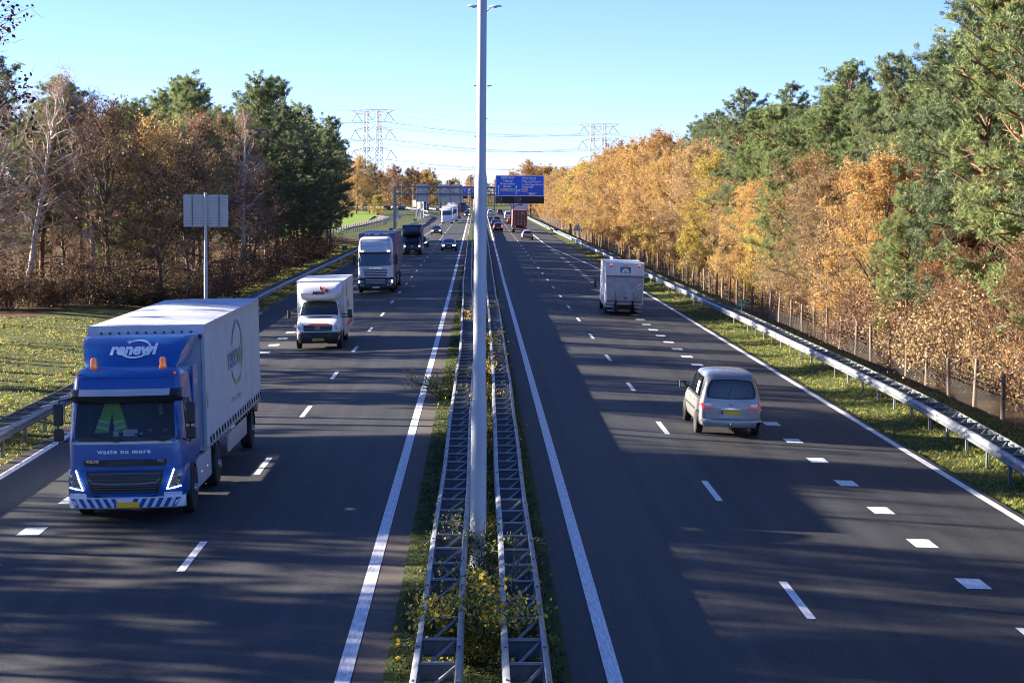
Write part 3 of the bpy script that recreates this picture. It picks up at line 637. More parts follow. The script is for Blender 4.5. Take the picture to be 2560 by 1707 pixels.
# ------------------------------------------------------------------ crash barriers
PROF = [(0.0, .44), (.035, .455), (.075, .49), (.08, .535), (.01, .575), (.01, .615), (.08, .655), (.075, .70), (.035, .735), (0.0, .75)]
galv_dark = mat('dark_bolt_steel', (.05, .052, .058), .6, .3)
def beam_piece(f, y0, y1, side, zb, n=2):
    """one W-profile beam length following x = f(y); side +1 corrugation towards +x"""
    rows = []
    for i in range(n + 1):
        y = y0 + (y1 - y0) * i / n; x = f(y); z = zb(y)
        out = [(x + side * a, y, z + b) for a, b in PROF]; inn = [(x + side * (a - .012), y, z + b) for a, b in reversed(PROF)]
        rows.append(out + inn)
    mb = MB(); mb.loft(rows, True, True, True)
    if y1 - y0 < 5:       # overlap splice with bolts at the end of each length
        ys_ = y1 - .34; mb.loft([[(f(q) + side * (a_ + .006), q, zb(q) + b_) for a_, b_ in PROF] + [(f(q) + side * (a_ + .002), q, zb(q) + b_) for a_, b_ in reversed(PROF)] for q in (ys_, y1 - .02)], True, True, True)
        for q in (ys_ + .06, y1 - .10):
            for b_ in (.52, .67): mb.cyl((f(q) + side * .08, q, zb(q) + b_), (f(q) + side * .105, q, zb(q) + b_), .018, n=6, mi=1)
        mb.box((f(ys_) + side * .03, ys_, zb(ys_) + .752), (.05, .05, .006), 1); mb.box((f(y0 + 1.9) + side * .03, y0 + 1.9, zb(y0) + .752), (.03, .09, .006), 1)
        return mb.mesh('beam', [galv, galv_dark], 50)
    return mb.mesh('beam', galv, 50)
def rung_mesh(w):
    mb = MB(); mb.tube([(0, 0, 0), (w, 0, 0)], .028, 6); return mb.mesh('rung', galv, 60)
def plate_mesh(w):
    mb = MB(); mb.box((w / 2, 0, -.13), (w - .05, .012, .2)); mb.box((w / 2, -.02, -.232), (w - .05, .05, .012))
    for a in (.3, .62):
        for b in (-.10, -.17): mb.cyl((w * a, -.006, b), (w * a, -.026, b), .018, n=6)
    return mb.mesh('spacer_plate', galv_dull, 30)
def brace_mesh(w, l):
    mb = MB(); mb.tube([(.03, .06, -.12), (w - .03, l - .08, -.02)], .026, 6); return mb.mesh('brace', galv_dull, 60)
def post_mesh():
    mb = MB(); mb.box((0, 0, .15), (.01, .08, .78)); mb.box((-.035, 0, .15), (.01, .10, .78)); mb.box((.035, 0, .15), (.01, .10, .78))
    return mb.mesh('post', galv_dull, 0)
PM = post_mesh(); wig = random.Random(3)
def barrier(label, fa, fb, y0, y1, zb, rung_to, plate_to, beams_to, cat='guard rail', group=None, post_x=0.5):
    """two W beams joined by rungs; fa the left beam path, fb the right"""
    root = empty('guard_rail', (0, 0, 0)); tag(root, label, cat, group)
    ph = wig.uniform(0, 6)
    wob = lambda y: .014 * math.sin(y * .17 + ph) * min(1, y / 60) + .008 * math.sin(y * .41 + ph * 2)
    a = lambda y: sinterp(fa, y) + wob(y); b = lambda y: sinterp(fb, y) + wob(y + 3)
    zz = lambda y: zb + .012 * math.sin(y * .23 + ph)
    y = y0
    while y < beams_to:
        L = 4.0 if y < 130 else 12.0
        link('beam', beam_piece(a, y, y + L + .01, -1, zz, 3), root); link('beam', beam_piece(b, y, y + L + .01, 1, zz, 3), root); y += L
    w0 = b(y0) - a(y0); RM = {}
    k = 0; y = y0 + .2
    while y < rung_to:
        w = round((b(y) - a(y)) / .04) * .04
        if w not in RM: RM[w] = (rung_mesh(w), plate_mesh(w), brace_mesh(w, 1.333))
        link('rung', RM[w][0], root, (a(y), y, zz(y) + .715))
        if y < plate_to:
            link('spacer_plate', RM[w][1], root, (a(y), y + .05, zz(y) + .715)); link('brace', RM[w][2], root, (a(y), y, zz(y) + .715))
        if k % 2 == 0: link('post', PM, root, (a(y) + w * post_x, y + .1, zz(y) + .02))
        y += 4 / 3; k += 1
    return root
medL = [(20, -.76), (56, -.68), (82, -.67), (134, -1.0), (184, -1.15), (300, -1.5), (700, -2.0)]
medR = [(20, .87), (56, .98), (82, 1.05), (134, 1.03), (300, 1.2), (700, 1.3)]
off = lambda t, d: [(y, x + d) for y, x in t]
barrier('galvanised crash barrier in the median, left of the lamp post', medL, off(medL, .49), 21.5, 320, .03, 215, 110, 520, post_x=.62)
barrier('galvanised crash barrier in the median, right of the lamp post', off(medR, -.47), medR, 21.5, 320, .03, 215, 110, 520, post_x=.35)
LB = [(25, -12.2), (50, -12.56), (62, -12.75), (125, -13.42), (215, -13.33), (325, -13.12), (450, -12.6), (520, -13.2), (560, -16)]
RB = [(25, 11.9), (45, 13.05), (57, 13.73), (86, 13.8), (224, 13.3), (328, 12.7), (475, 12.5)]
barrier('galvanised crash barrier along the left verge beside the glade', off(LB, -.6), LB, 40, 330, -.30, 240, 105, 540, post_x=.9)
barrier('galvanised crash barrier along the right verge in front of the wire fence', RB, off(RB, .62), 36, 330, -.30, 250, 110, 620, post_x=.1)

# ------------------------------------------------------------------ right wire fence, left concrete fence
wood_post = mat('weathered_fence_wood', (0.22, 0.16, 0.13), 0.9, var=0.5, scale=3, bump=0.5, bscale=20, stretch=(3, 3, .5))
wirem = mat('fence_wire', (0.10, 0.095, 0.09), 0.6, 0.4)
pm = []
for k in range(3):
    mb = MB(); mb.tube([(0, 0, -.2), (.01 * k, 0, .7), (0, .015 * k, 1.52 + .05 * k)], [.078 + .006 * k, .075, .066], 8); pm.append(mb.mesh('fence_post', wood_post, 50))
def wire_panel(L, fine):
    mb = MB(); 
    for z in ([.05 + .055 * i for i in range(13)] + [.85, 1.02, 1.2, 1.42]) if fine else [.1, .25, .4, .55, .7, .95, 1.2, 1.42]:
        mb.tube([(0, 0, z), (0, L, z)], .0048, 3, False)
    n = int(L / (.12 if fine else .3))
    for i in range(n): mb.tube([(0, i * L / n, .03), (0, i * L / n, .72 if i % 4 else 1.42)], .0042, 3, False)
    return mb.mesh('wire_panel', wirem, 0)
WPf, WPc = wire_panel(3.4, True), wire_panel(3.4, False)
fr = empty('wire_fence'); tag(fr, 'wooden post and wire mesh fence in front of the right wood', 'fence')
y = 39.0; rf = random.Random(9); FX = [(0, 16.5), (90, 16.45), (260, 15.7), (420, 16.2), (620, 17.0)]
while y < 520:
    x = interp(FX, y); o = link('fence_post', pm[rf.randrange(3)], fr, (x + rf.uniform(-.05, .05), y, gz(x, y)))
    o.rotation_euler = (rf.gauss(0, .022), rf.gauss(0, .022), rf.uniform(0, 6)); o.scale = (1, 1, rf.uniform(.92, 1.08))
    if y < 260: link('wire_panel', WPf if y < 110 else WPc, fr, (x - .07, y, gz(x, y)))
    y += 3.4
conc = mat('pale_concrete', (0.50, 0.46, 0.42), 0.85, var=0.3, scale=4)
mb = MB(); mb.loft([[(-.06, -.06, -.1), (.06, -.06, -.1), (.06, .06, -.1), (-.06, .06, -.1)], [(-.05, -.05, 1.5), (.05, -.05, 1.5), (.05, .05, 1.5), (-.05, .05, 1.5)], [(-.02, -.02, 1.56), (.02, -.02, 1.56), (.02, .02, 1.56), (-.02, .02, 1.56)]]); cpm = mb.mesh('fence_post', conc, 0)
fl = empty('concrete_post_fence'); tag(fl, 'pale concrete post fence between the left verge and the meadow', 'fence')
FL = [(276, -23.0), (300, -22.2), (330, -21.3), (400, -19.8), (470, -20.5), (540, -22.5), (640, -28)]
y = 276.0
while y < 640:
    x = interp(FL, y); link('fence_post', cpm, fl, (x, y, -.3)); y += 4.0 if y < 420 else 7
mb = MB()
for z in (.25, .6, .95, 1.3):
    mb.tube([(interp(FL, yy), yy, z - .3) for yy in range(276, 640, 8)], .008, 3, False)
mb.obj('wire', wirem, fl, 0)

# ------------------------------------------------------------------ lamp posts
polem = mat('grey_painted_pole', (0.40, 0.44, 0.50), 0.5, 0.1, var=0.18, scale=2.5, stretch=(1, 1, .25))
lampw = mat('luminaire_housing', (0.70, 0.72, 0.72), 0.4)
lens_m = mat('luminaire_lens', (0.55, 0.58, 0.6), 0.15)
def lamp_post(loc, lean=0.0, label='', group='lamp posts in the median'):
    root = empty('lamp_post', loc, (0, lean, 0)); tag(root, label, 'lamp post', group)
    mb = MB(); prof = [(-.1, .150), (2.98, .138), (3.07, .128), (3.12, .118), (6.98, .110), (7.10, .098), (7.16, .088), (11.2, .080), (11.3, .066), (15.9, .050)]
    mb.lathe(prof, (0, 0, 0), 'z', 20); po = mb.obj('pole', polem, root, 40)
    mb = MB(); mb.loft([[(.147 * math.cos(a), .147 * math.sin(a), z) for a in [-1.95 + .13 * q for q in range(6)]] for z in (.55, 1.05)], False, False, False); mb.obj('access_door', polem, po)
    for s in (-1, 1):
        mb = MB(); mb.tube([(0, 0, 15.7), (s * .10, 0, 16.05), (s * .3, 0, 16.22)], [.045, .035, .03], 8); mb.obj('arm', polem, root, 60)
        mb = MB(); rings = []
        for t, hw, hh in ((.22, .05, .04), (.34, .11, .075), (.52, .14, .10), (.7, .13, .09), (.86, .08, .05), (.9, .02, .015)):
            rings.append([(s * t, hw * math.cos(a), 16.24 + (hh * math.sin(a) if math.sin(a) > 0 else .35 * hh * math.sin(a)) + .06 * t) for a in [2 * math.pi * q / 12 for q in range(12)]])
        mb.loft(rings); hd = mb.obj('lamp_head', lampw, root, 60)
        mb = MB(); mb.lathe([(16.205, .03), (16.215, .09), (16.25, .10)], (s * .55, 0, .0), 'z', 12); mb.obj('lens', lens_m, hd, 60)
    return root
LPY = [34.25, 99.3, 173, 250, 332, 408, 484, 560, 640, 706, 758, 826, 909]
first = lamp_post((.02, 34.25, .05), R(.12), 'nearest grey stepped lamp post standing between the median barriers')
mb = MB(); mb.loft([[( .141 * math.cos(a), .141 * math.sin(a), z) for a in [-.55 + .12 * q for q in range(6)]] for z in (1.55, 1.83)], False, False, False); mb.obj('pole_sticker', mat('amber_sticker', (.45, .22, .02), .6), first)
for i, y in enumerate(LPY[1:]):
    c = copy_tree(first) if False else lamp_post((.25 + bend(y) - (0 if y < 300 else .3), y, 0), 0, f'double headed lamp post in the median, {ordw(i + 2)} from the camera')

# ------------------------------------------------------------------ sign on the left, hectometre signs, small signs
signback = mat('aluminium_sign_back', (0.50, 0.55, 0.62), 0.5, 0.2, var=0.12, scale=3)
def sign_back(x, y, z0, z1, w, label, post_r=.085, thin=.06):
    root = empty('road_sign', (x, y, gz(x, y))); g0 = gz(x, y); z0 -= g0; z1 -= g0; tag(root, label, 'sign')
    mb = MB(); mb.lathe([(-.1, post_r * 1.25), (3.25, post_r * 1.22), (3.4, post_r), (z1 + .12, post_r * .95)], (0, 0, 0), 'z', 14); mb.obj('post', polem, root, 40)
    n = int((z1 - z0) / .14); h = (z1 - z0) / n
    for i in range(n):      # extruded aluminium planks
        mb = MB(); zc = z0 + (i + .5) * h; mb.box((0, .11, zc), (w, .03, h - .012)); mb.box((0, .085, zc - h * .36), (w, .03, .018)); mb.box((0, .085, zc + h * .36), (w, .03, .018)); mb.obj('plank', signback, root, 0)
    for s in (-1, 1):
        mb = MB(); mb.box((s * w * .3, .055, (z0 + z1) / 2), (.07, .035, (z1 - z0) * .93)); mb.obj('stiffener', galv_dull, root, 0)
    mb = MB(); mb.box((0, .04, z1 - .06), (.3, .05, .05)); mb.box((0, .04, z0 + .06), (.3, .05, .05)); mb.obj('clamp', galv_dull, root, 0)
    return root
sign_back(-14.17, 100, 4.91, 6.58, 2.31, 'back of a large grey road sign on a tall post at the left verge')
hecto = mat('green_marker_face', (0.0, 0.27, 0.16), 0.4); redp = mat('sign_red', (0.55, 0.02, 0.04), 0.4); whitep = mat('sign_white', (0.8, 0.82, 0.84), 0.4)
def hectometre(x, y, z, label, text=True, back=False, s=1.0):
    root = empty('hectometre_sign', (x, y, z)); tag(root, label, 'marker sign', 'green distance markers on the barriers')
    mb = MB(); mb.box((0, .02, .18), (.04, .03, .36)); mb.obj('bracket', galv_dull, root, 0)
    w, h = .5 * s, .34 * s
    mb = MB(); mb.box((0, 0, .36 + h / 2), (w, .012, h)); mb.obj('panel', mat('green_marker_back', (0.02, 0.16, 0.09), .5) if back else hecto, root, 0)
    if text:
        mb = MB(); mb.box((-.09 * s, -.009, .36 + h * .74), (.2 * s, .004, .10 * s)); rp = mb.obj('route_shield', redp, root, 0)
        place_text('lettering', text_mesh('t', 'A58', .095 * s, whitep), rp, (-.09 * s, -.013, .36 + h * .74), (R(90), 0, 0))
        place_text('lettering', text_mesh('t', 'Re', .095 * s, whitep), root, (.13 * s, -.009, .36 + h * .74), (R(90), 0, 0))
        place_text('lettering', text_mesh('t', '12,4', .17 * s, whitep), root, (-.02 * s, -.009, .36 + h * .30), (R(90), 0, 0))
hectometre(14.15, 102.5, .42, 'green distance marker reading 12,4 on the right barrier', s=1.1)
hectometre(13.9, 196, .42, 'green distance marker on the right barrier beyond the white box truck', True, s=1.1)
hectometre(13.3, 296, .42, 'green distance marker on the right barrier beside the silver hatchback', True)
hectometre(13.0, 396, .42, 'green distance marker on the far right barrier near the container truck', True)
for y, lb in ((102, 'back of a green distance marker left of the curtain trailer roof'), (197, 'back of a green distance marker left of the blue container truck'), (297, 'back of a green distance marker above the blue container'), (397, 'back of a green distance marker near the gantry')):
    hectometre(interp(LB, y) - .35, y, .42, lb, False, True, 1.15)
def tri_sign(x, y, label, up=True):
    root = empty('road_sign', (x, y, -.3)); tag(root, label, 'sign')
    mb = MB(); mb.tube([(0, 0, 0), (0, 0, 2.6)], .04, 8); mb.obj('post', galv_dull, root)
    mb = MB(); mb.prism([(-.75, 1.5), (.75, 1.5), (0, 2.8)], (0, .05, 0), (1, 0, 0), (0, 0, 1), (0, 1, 0), .02); mb.obj('panel', signback, root, 0)
tri_sign(-16.4, 398, 'back of a triangular warning sign on the left verge before the gantry'); tri_sign(14.6, 283, 'triangular warning sign seen from behind at the right fence')
rs = empty('road_sign', (-14.2, 455, -.3)); tag(rs, 'back of a round sign on the grass by the slip road', 'sign')
mb = MB(); mb.tube([(0, 0, 0), (0, 0, 2.7)], .04, 8); mb.obj('post', galv_dull, rs); mb = MB(); mb.lathe([(0, .5), (.02, .5)], (0, .05, 2.5), 'y', 20); mb.obj('panel', signback, rs, 0)
ypost = empty('marker_post', (-16.6, 385, -.3)); tag(ypost, 'small yellow bent marker post on the left verge', 'marker post')
mb = MB(); mb.tube([(-.15, 0, 0), (-.15, 0, 1.0), (-.1, 0, 1.15), (.1, 0, 1.15), (.15, 0, 1.0), (.15, 0, 0)], .05, 8); mb.obj('tube', mat('yellow_plastic', (.75, .42, .02), .5), ypost)
for i, (x, h) in enumerate(((-15.2, 5.2), (-14.3, 5.2), (-13.6, 5.2))):
    p = empty('steel_post', (x, 470 + i * 3, -.3)); tag(p, f'{["leftmost", "middle", "rightmost"][i]} of three pale upright posts by the slip road nose', 'post', 'three posts at the slip road nose'); mb = MB(); mb.tube([(0, 0, 0), (0, 0, h)], [.13, .11], 10); mb.obj('shaft', galv, p)

# ------------------------------------------------------------------ gantry with the blue direction sign
signblue = mat('sign_blue', (0.004, 0.10, 0.66), 0.35, spec=0.6)
signgreen = mat('sign_green', (0.0, 0.30, 0.17), 0.4)
def gantry(y, x0, x1, ztop, label):
    root = empty('sign_gantry', (0, y, 0)); tag(root, label, 'gantry')
    for zc, r in ((ztop, .14), (ztop - 1.36, .14)):
        for yo in (0, 1.2):
            mb = MB(); mb.tube([(x0, yo, zc), (x1, yo, zc)], r, 10); mb.obj('chord', galv, root)
    n = int((x1 - x0) / 1.2); 
    for i in range(n):
        a, b = x0 + (x1 - x0) * i / n, x0 + (x1 - x0) * (i + 1) / n; up = i % 2 == 0
        mb = MB(); mb.tube([(a, 0, ztop - (0 if up else 1.36)), (b, 0, ztop - (1.36 if up else 0))], .05, 6); mb.obj('lattice_bar', galv_dull, root)
    return root
def leg_post(root, x, ztop):
    mb = MB(); 
    for yo in (0, 1.2): mb.loft([[(x - .28, yo - .28, -.3), (x + .28, yo - .28, -.3), (x + .28, yo + .28, -.3), (x - .28, yo + .28, -.3)], [(x - .28, yo - .24, ztop + .15), (x + .28, yo - .24, ztop + .15), (x + .28, yo + .24, ztop + .15), (x - .28, yo + .24, ztop + .15)]])
    for k in range(6): mb.box((x, .6, .8 + k * 1.1), (.12, .9, .1))
    return mb.obj('post', galv, root, 0, bevel=.02)
g1 = gantry(365, -15.9, 12.3, 7.71, 'galvanised truss gantry spanning both carriageways with signs')
leg_post(g1, -15.95, 7.5); leg_post(g1, .1, 7.5)
def gantry_sign_back(root, xc, zc, w, h, yo):
    n = int(h / .32); hh = h / n
    p = MB(); p.box((xc, yo, zc), (w, .04, h)); pn = p.obj('sign_panel', signback, root, 0)
    for i in range(n):
        mb = MB(); mb.box((xc, yo - .04, zc - h / 2 + (i + .5) * hh), (w - .02, .035, hh - .05)); mb.obj('plank', signback, pn, 0)
    for t in (-.42, 0, .42) if w > 3 else (-.4, .4):
        mb = MB(); mb.box((xc + t * w, yo - .09, zc), (.09, .05, h)); mb.obj('stiffener', galv, pn, 0)
gantry_sign_back(g1, -10.77, 6.51, 2.36, 3.31, 1.45); gantry_sign_back(g1, -5.42, 6.51, 4.64, 3.31, 1.45)
# blue sign face (towards the camera)
SX0, SX1, SZ0, SZ1, SY = 3.16, 12.39, 6.09, 9.97, -.45
w_, h_ = SX1 - SX0, SZ1 - SZ0
mb = MB(); mb.box(((SX0 + SX1) / 2, SY + .05, (SZ0 + SZ1) / 2), (w_, .08, h_)); face = mb.obj('direction_sign', signblue, g1, 0)
def rrect(w, h, r, n=5):
    pts = []
    for cx, cy, a0 in ((w / 2 - r, h / 2 - r, 0), (-w / 2 + r, h / 2 - r, 90), (-w / 2 + r, -h / 2 + r, 180), (w / 2 - r, -h / 2 + r, 270)):
        pts += [(cx + r * math.cos(R(a0 + 90 * q / n)), cy + r * math.sin(R(a0 + 90 * q / n))) for q in range(n + 1)]
    return pts
def ring_plate(name, w, h, r, t, o, m, parent, d=.006, ax=(1, 0, 0), ay=(0, 0, 1), nrm=(0, -1, 0)):
    o, ax, ay, nrm = map(Vector, (o, ax, ay, nrm)); a, b = rrect(w, h, r), rrect(w - 2 * t, h - 2 * t, max(r - t, .01)); rows = []
    A = [o + ax * p[0] + ay * p[1] + nrm * d for p in a]; B = [o + ax * p[0] + ay * p[1] + nrm * d for p in b]
    mb = MB(); n = len(a); mb.add(A + B, [(i, (i + 1) % n, n + (i + 1) % n, n + i) for i in range(n)]); return mb.obj(name, m, parent, 0)
ring_plate('border', w_ - .08, h_ - .08, .22, .09, ((SX0 + SX1) / 2, SY + .01, (SZ0 + SZ1) / 2), whitep, face)
def S(u, v): return (SX0 + w_ * (u - 270) / 1800, SY - .004, SZ1 - h_ * (v - 255) / 770)
def stext(body, u, v, hgt, wpx, align='CENTER', parent=None, m=None, dy=0):
    p = S(u, v); return place_text('lettering', text_mesh('t', body, hgt, m or whitep, w_ * wpx / 1800, bold=.012), parent or face, (p[0], p[1] + dy, p[2]), (R(90), 0, 0))
for body, u0, u1, v, hh in (('RING-Zuid', 485, 955, 338, .44), ('Tilburg', 540, 900, 468, .50), ('Rotterdam', 455, 985, 568, .50), ('Breda', 570, 855, 665, .50),
                            ('RING-Noord', 1247, 1765, 350, .44), ('Tilburg-Noord', 1240, 1950, 485, .50), ("'s-Hertogenbosch", 1250, 2030, 590, .50), ('Waalwijk', 1237, 1675, 682, .50), ('600 m', 1510, 1738, 950, .42)):
    me = text_mesh('t', body, hh, whitep, w_ * (u1 - u0) / 1800, bold=.012); xsn = [q.co.x for q in me.vertices]; cx = (min(xsn) + max(xsn)) / 2
    p = S((u0 + u1) / 2, v); place_text('lettering', me, face, (p[0] - cx, p[1], p[2]), (R(90), 0, 0))
def bar(u0, v0, u1, v1, m=whitep, name='line', parent=None, dy=0):
    a, b = S(u0, v0), S(u1, v1); mb = MB(); mb.box(((a[0] + b[0]) / 2, a[1] + dy, (a[2] + b[2]) / 2), (abs(b[0] - a[0]), .006, abs(b[2] - a[2]))); return mb.obj(name, m, parent or face, 0)
bar(485, 388, 955, 396); bar(1240, 400, 1762, 408); bar(1455, 900, 1795, 908)
for u0, u1, v0, v1, body, m in ((457, 685, 738, 852, 'A58', redp), (707, 968, 740, 855, 'E 312', signgreen), (1230, 1455, 750, 858, 'A65', redp)):
    sh = bar(u0, v0, u1, v1, whitep, 'route_shield'); inn = bar(u0 + 12, v0 + 12, u1 - 12, v1 - 12, m, 'shield_face', sh, -.005)
    me = text_mesh('t', body, .42, whitep, w_ * (u1 - u0 - 60) / 1800, bold=.012); xsn = [q.co.x for q in me.vertices]; cx = (min(xsn) + max(xsn)) / 2
    p = S((u0 + u1) / 2, (v0 + v1) / 2); place_text('lettering', me, sh, (p[0] - cx, p[1] - .011, p[2]), (R(90), 0, 0))
def arrow(u, v0, v1, name='arrow'):
    a, b = S(u, v0), S(u, v1); L = b[2] - a[2]; mb = MB()
    mb.prism([(-.075, 0), (.075, 0), (.075, L - .3), (.26, L - .36), (.26, L - .3), (0, L), (-.26, L - .3), (-.26, L - .36), (-.075, L - .3)], a, (1, 0, 0), (0, 0, 1), (0, -1, 0), .005); return mb.obj(name, whitep, face, 0)
arrow(382, 965, 615); arrow(1035, 970, 628)
pts = [S(u, v) for u, v in ((1035, 900), (1055, 860), (1090, 830), (1150, 805))]
mb = MB(); 
for a, b in zip(pts, pts[1:]):
    d = Vector(b) - Vector(a); n = Vector((-d.z, 0, d.x)).normalized() * .07; mb.quad(Vector(a) - n + Vector((0, -.006, 0)), Vector(b) - n + Vector((0, -.006, 0)), Vector(b) + n + Vector((0, -.006, 0)), Vector(a) + n + Vector((0, -.006, 0)))
tip = S(1190, 785); mb.add([Vector(S(1105, 775)) + Vector((0, -.005, 0)), Vector(S(1165, 862)) + Vector((0, -.005, 0)), Vector(tip) + Vector((0, -.005, 0))], [(0, 1, 2)]); mb.obj('branch_arrow', whitep, face, 0)
dk = mat('matrix_sign_black', (0.012, 0.014, 0.02), 0.5); dk2 = mat('matrix_sign_grey', (0.06, 0.065, 0.075), 0.5)
mb = MB(); mb.box(((SX0 + SX1) / 2, SY + .25, SZ0 - .72), (w_, .5, 1.38)); back_board = mb.obj('matrix_board', dk, g1, 0)
for xo in (SX0 + .65, SX0 + 4.25):
    mb = MB(); mb.box((xo, SY - .06, SZ0 - .70), (1.32, .1, 1.25)); ms = mb.obj('lane_signal', dk2, back_board, 0, bevel=.02)
    mb = MB(); mb.box((xo + .48, SY - .115, SZ0 - .62), (.06, .02, .22)); mb.obj('lamp', whitep, ms, 0)
# farther gantry with two blue panels and a white route panel behind
g2 = gantry(705, -12, 8, 8.2, 'farther gantry with small blue signs behind the lamp post'); leg_post(g2, 5.6 , 8.0); leg_post(g2, -14, 8.0)
for xc in (-5.0, -2.0):
    mb = MB(); mb.box((xc, -.4, 7.0), (1.9, .06, 3.4)); p = mb.obj('sign_panel', signblue, g2, 0)
    mb = MB(); mb.box((xc, -.45, 4.75), (1.7, .2, .9)); mb.obj('lane_signal', dk, g2, 0)
    for k in range(3):
        mb = MB(); mb.box((xc - .1, -.44, 8.1 - k * .6), (1.2 - .2 * k, .012, .18)); mb.obj('text_line', whitep, p, 0)
rsn = empty('road_sign', (10.4, 520, -.25)); tag(rsn, 'white route panel with blue edge below the large blue sign', 'sign')
for xo in (-1.2, 2.4):
    mb = MB(); mb.tube([(xo, 0, 0), (xo, 0, 5.3)], .08, 8); mb.obj('post', galv_dull, rsn)
mb = MB(); mb.box((.6, -.12, 4.0), (4.6, .05, 3.2)); pw = mb.obj('panel', mat('sign_pale', (.62, .66, .72), .4), rsn, 0)
mb = MB(); mb.box((-1.63, -.16, 4.0), (.16, .03, 3.2)); mb.obj('edge', signblue, pw, 0)
mb = MB(); mb.tube([(-1.0, -.16, 2.6), (-1.0, -.16, 5.0)], .09, 6); mb.tube([(-1.0, -.16, 2.9), (-.2, -.16, 3.7)], .09, 6); mb.prism([(-.25, 0), (.25, 0), (0, .4)], (-.15, -.16, 3.6), (.7, 0, -.7), (.7, 0, .7), (0, -1, 0), .01); mb.obj('arrow', dk, pw, 0)
mb = MB(); mb.box((.9, -.155, 3.7), (1.2, .02, .5)); mb.obj('route_shield', redp, pw, 0)

# ------------------------------------------------------------------ pylons and power lines
pylm = mat('pylon_steel', (0.34, 0.36, 0.38), 0.6, 0.1); insul = mat('insulator', (0.05, 0.055, 0.06), 0.5); wire2 = mat('power_line', (0.18, 0.21, 0.25), 0.6)
PD = Vector((152, 210, 0)).normalized(); PN = Vector((PD.y, -PD.x, 0)) * 1.22     # line direction and cross-arm direction
def pylon(x, y, H, label, name='pylon'):
    root = empty('power_pylon', (x, y, 0)); tag(root, label, 'pylon', 'twin tower power pylons')
    for s in (-1, 1):     # two lattice towers
        mb = MB(); cx = s * 4.1
        def corner(z, q):
            hw = .75 + 1.9 * (1 - z / H) ** 1.3; dx, dy = ((-hw, -hw), (hw, -hw), (hw, hw), (-hw, hw))[q]; return PN * (cx + dx) + PD * dy + Vector((0, 0, z))
        zs = [0]; 
        while zs[-1] < H - 1: zs.append(min(H, zs[-1] + 3.4 - 1.6 * zs[-1] / H))
        for q in range(4):
            mb.tube([corner(z, q) for z in zs], .19, 4, False)
            for a, b in zip(zs, zs[1:]):
                mb.tube([corner(a, q), corner(b, (q + 1) % 4)], .10, 3, False); mb.tube([corner(b, q), corner(a, (q + 1) % 4)], .10, 3, False)
        mb.tube([PN * cx + Vector((0, 0, H)), PN * cx + Vector((0, 0, H + 3.2))], [.3, .06], 4); mb.obj('lattice_tower', pylm, root, 0)
    for lvl, (z, w) in enumerate(((H, 14.2), (H - 12.5, 12.6), (H - 25, 12.6))):
        mb = MB(); n = 14; p = lambda t, zz: PN * (-w + 2 * w * t) + Vector((0, 0, zz))
        hi = (lambda t: z) if lvl == 0 else (lambda t: z + (1.9 if .3 < t < .7 else 1.9 * min(t, 1 - t) / .3)); lo = (lambda t: z - 2.1 * min(1, min(t, 1 - t) / .12)) if lvl == 0 else (lambda t: z)
        for yo in (-.7, .7):
            mb.tube([p(i / n, hi(i / n)) + PD * yo for i in range(n + 1)], .19, 4, False); mb.tube([p(i / n, lo(i / n)) + PD * yo for i in range(n + 1)], .19, 4, False)
            for i in range(n): mb.tube([p(i / n, hi(i / n) if i % 2 else lo(i / n)) + PD * yo, p((i + 1) / n, lo((i + 1) / n) if i % 2 else hi((i + 1) / n)) + PD * yo], .08, 3, False)
        mb.obj('cross_arm', pylm, root, 0)
        for a0, d0, d1 in ((-10.4 - .9 * lvl, -3.0, 3.6), (10.0 + .9 * lvl, -2.6, 4.2)):
            for dd in (d0, d1):
                mb = MB(); mb.tube([PN * a0 + Vector((0, 0, z - 2.0 if lvl == 0 else z)), PN * (a0 + dd) + Vector((0, 0, z - 7.3 if lvl == 0 else z - 5.4))], .17, 5); mb.obj('insulator', insul, root)
        for s in (-1, 1):
            mb = MB(); mb.tube([PN * (s * 3.1) + Vector((0, 0, z - 2.6)), Vector((0, 0, z - 6.2))], .17, 5); mb.obj('insulator', insul, root)
    return root
HP = 57.0; P0, P1 = (-66, 1195), (87, 1405)
pylon(*P0, HP, 'pale twin tower power pylon left of the lamp post above the dark evergreens'); pylon(*P1, HP, 'pale twin tower power pylon right of the lamp post above the orange trees')
root = empty('power_lines'); tag(root, 'sagging power lines strung between the two pylons across the sky', 'power lines')
dP = (P1[0] - P0[0], P1[1] - P0[1]); PP = [(P0[0] - dP[0], P0[1] - dP[1]), P0, P1, (P1[0] + dP[0], P1[1] + dP[1])]
for lvl, zc in enumerate((HP - 7.3, HP - 18, HP - 30.5)):
    for a0 in (-13.4 - .9 * lvl, -6.8 - .9 * lvl, 0, 7.4 + .9 * lvl, 14.2 + .9 * lvl):
        for da in (-.2,):
            mb = MB()
            for (ax, ay), (bx, by) in zip(PP, PP[1:]):
                pts = []
                for i in range(17):
                    t = i / 16; q = PN * (a0 + da); pts.append((ax + (bx - ax) * t + q.x, ay + (by - ay) * t + q.y, zc + (1.1 if a0 == 0 else 0) - 9.0 * 4 * t * (1 - t) * .55))
                mb.tube(pts, .06, 3, False)
            mb.obj('cable', wire2, root, 0)
for a0 in (-14, 14):
    mb = MB()
    for (ax, ay), (bx, by) in zip(PP, PP[1:]):
        mb.tube([(ax + (bx - ax) * i / 16 + PN.x * a0, ay + (by - ay) * i / 16 + PN.y * a0, HP - 3.5 * 4 * (i / 16) * (1 - i / 16)) for i in range(17)], .04, 3, False)
    mb.obj('earth_wire', wire2, root, 0)
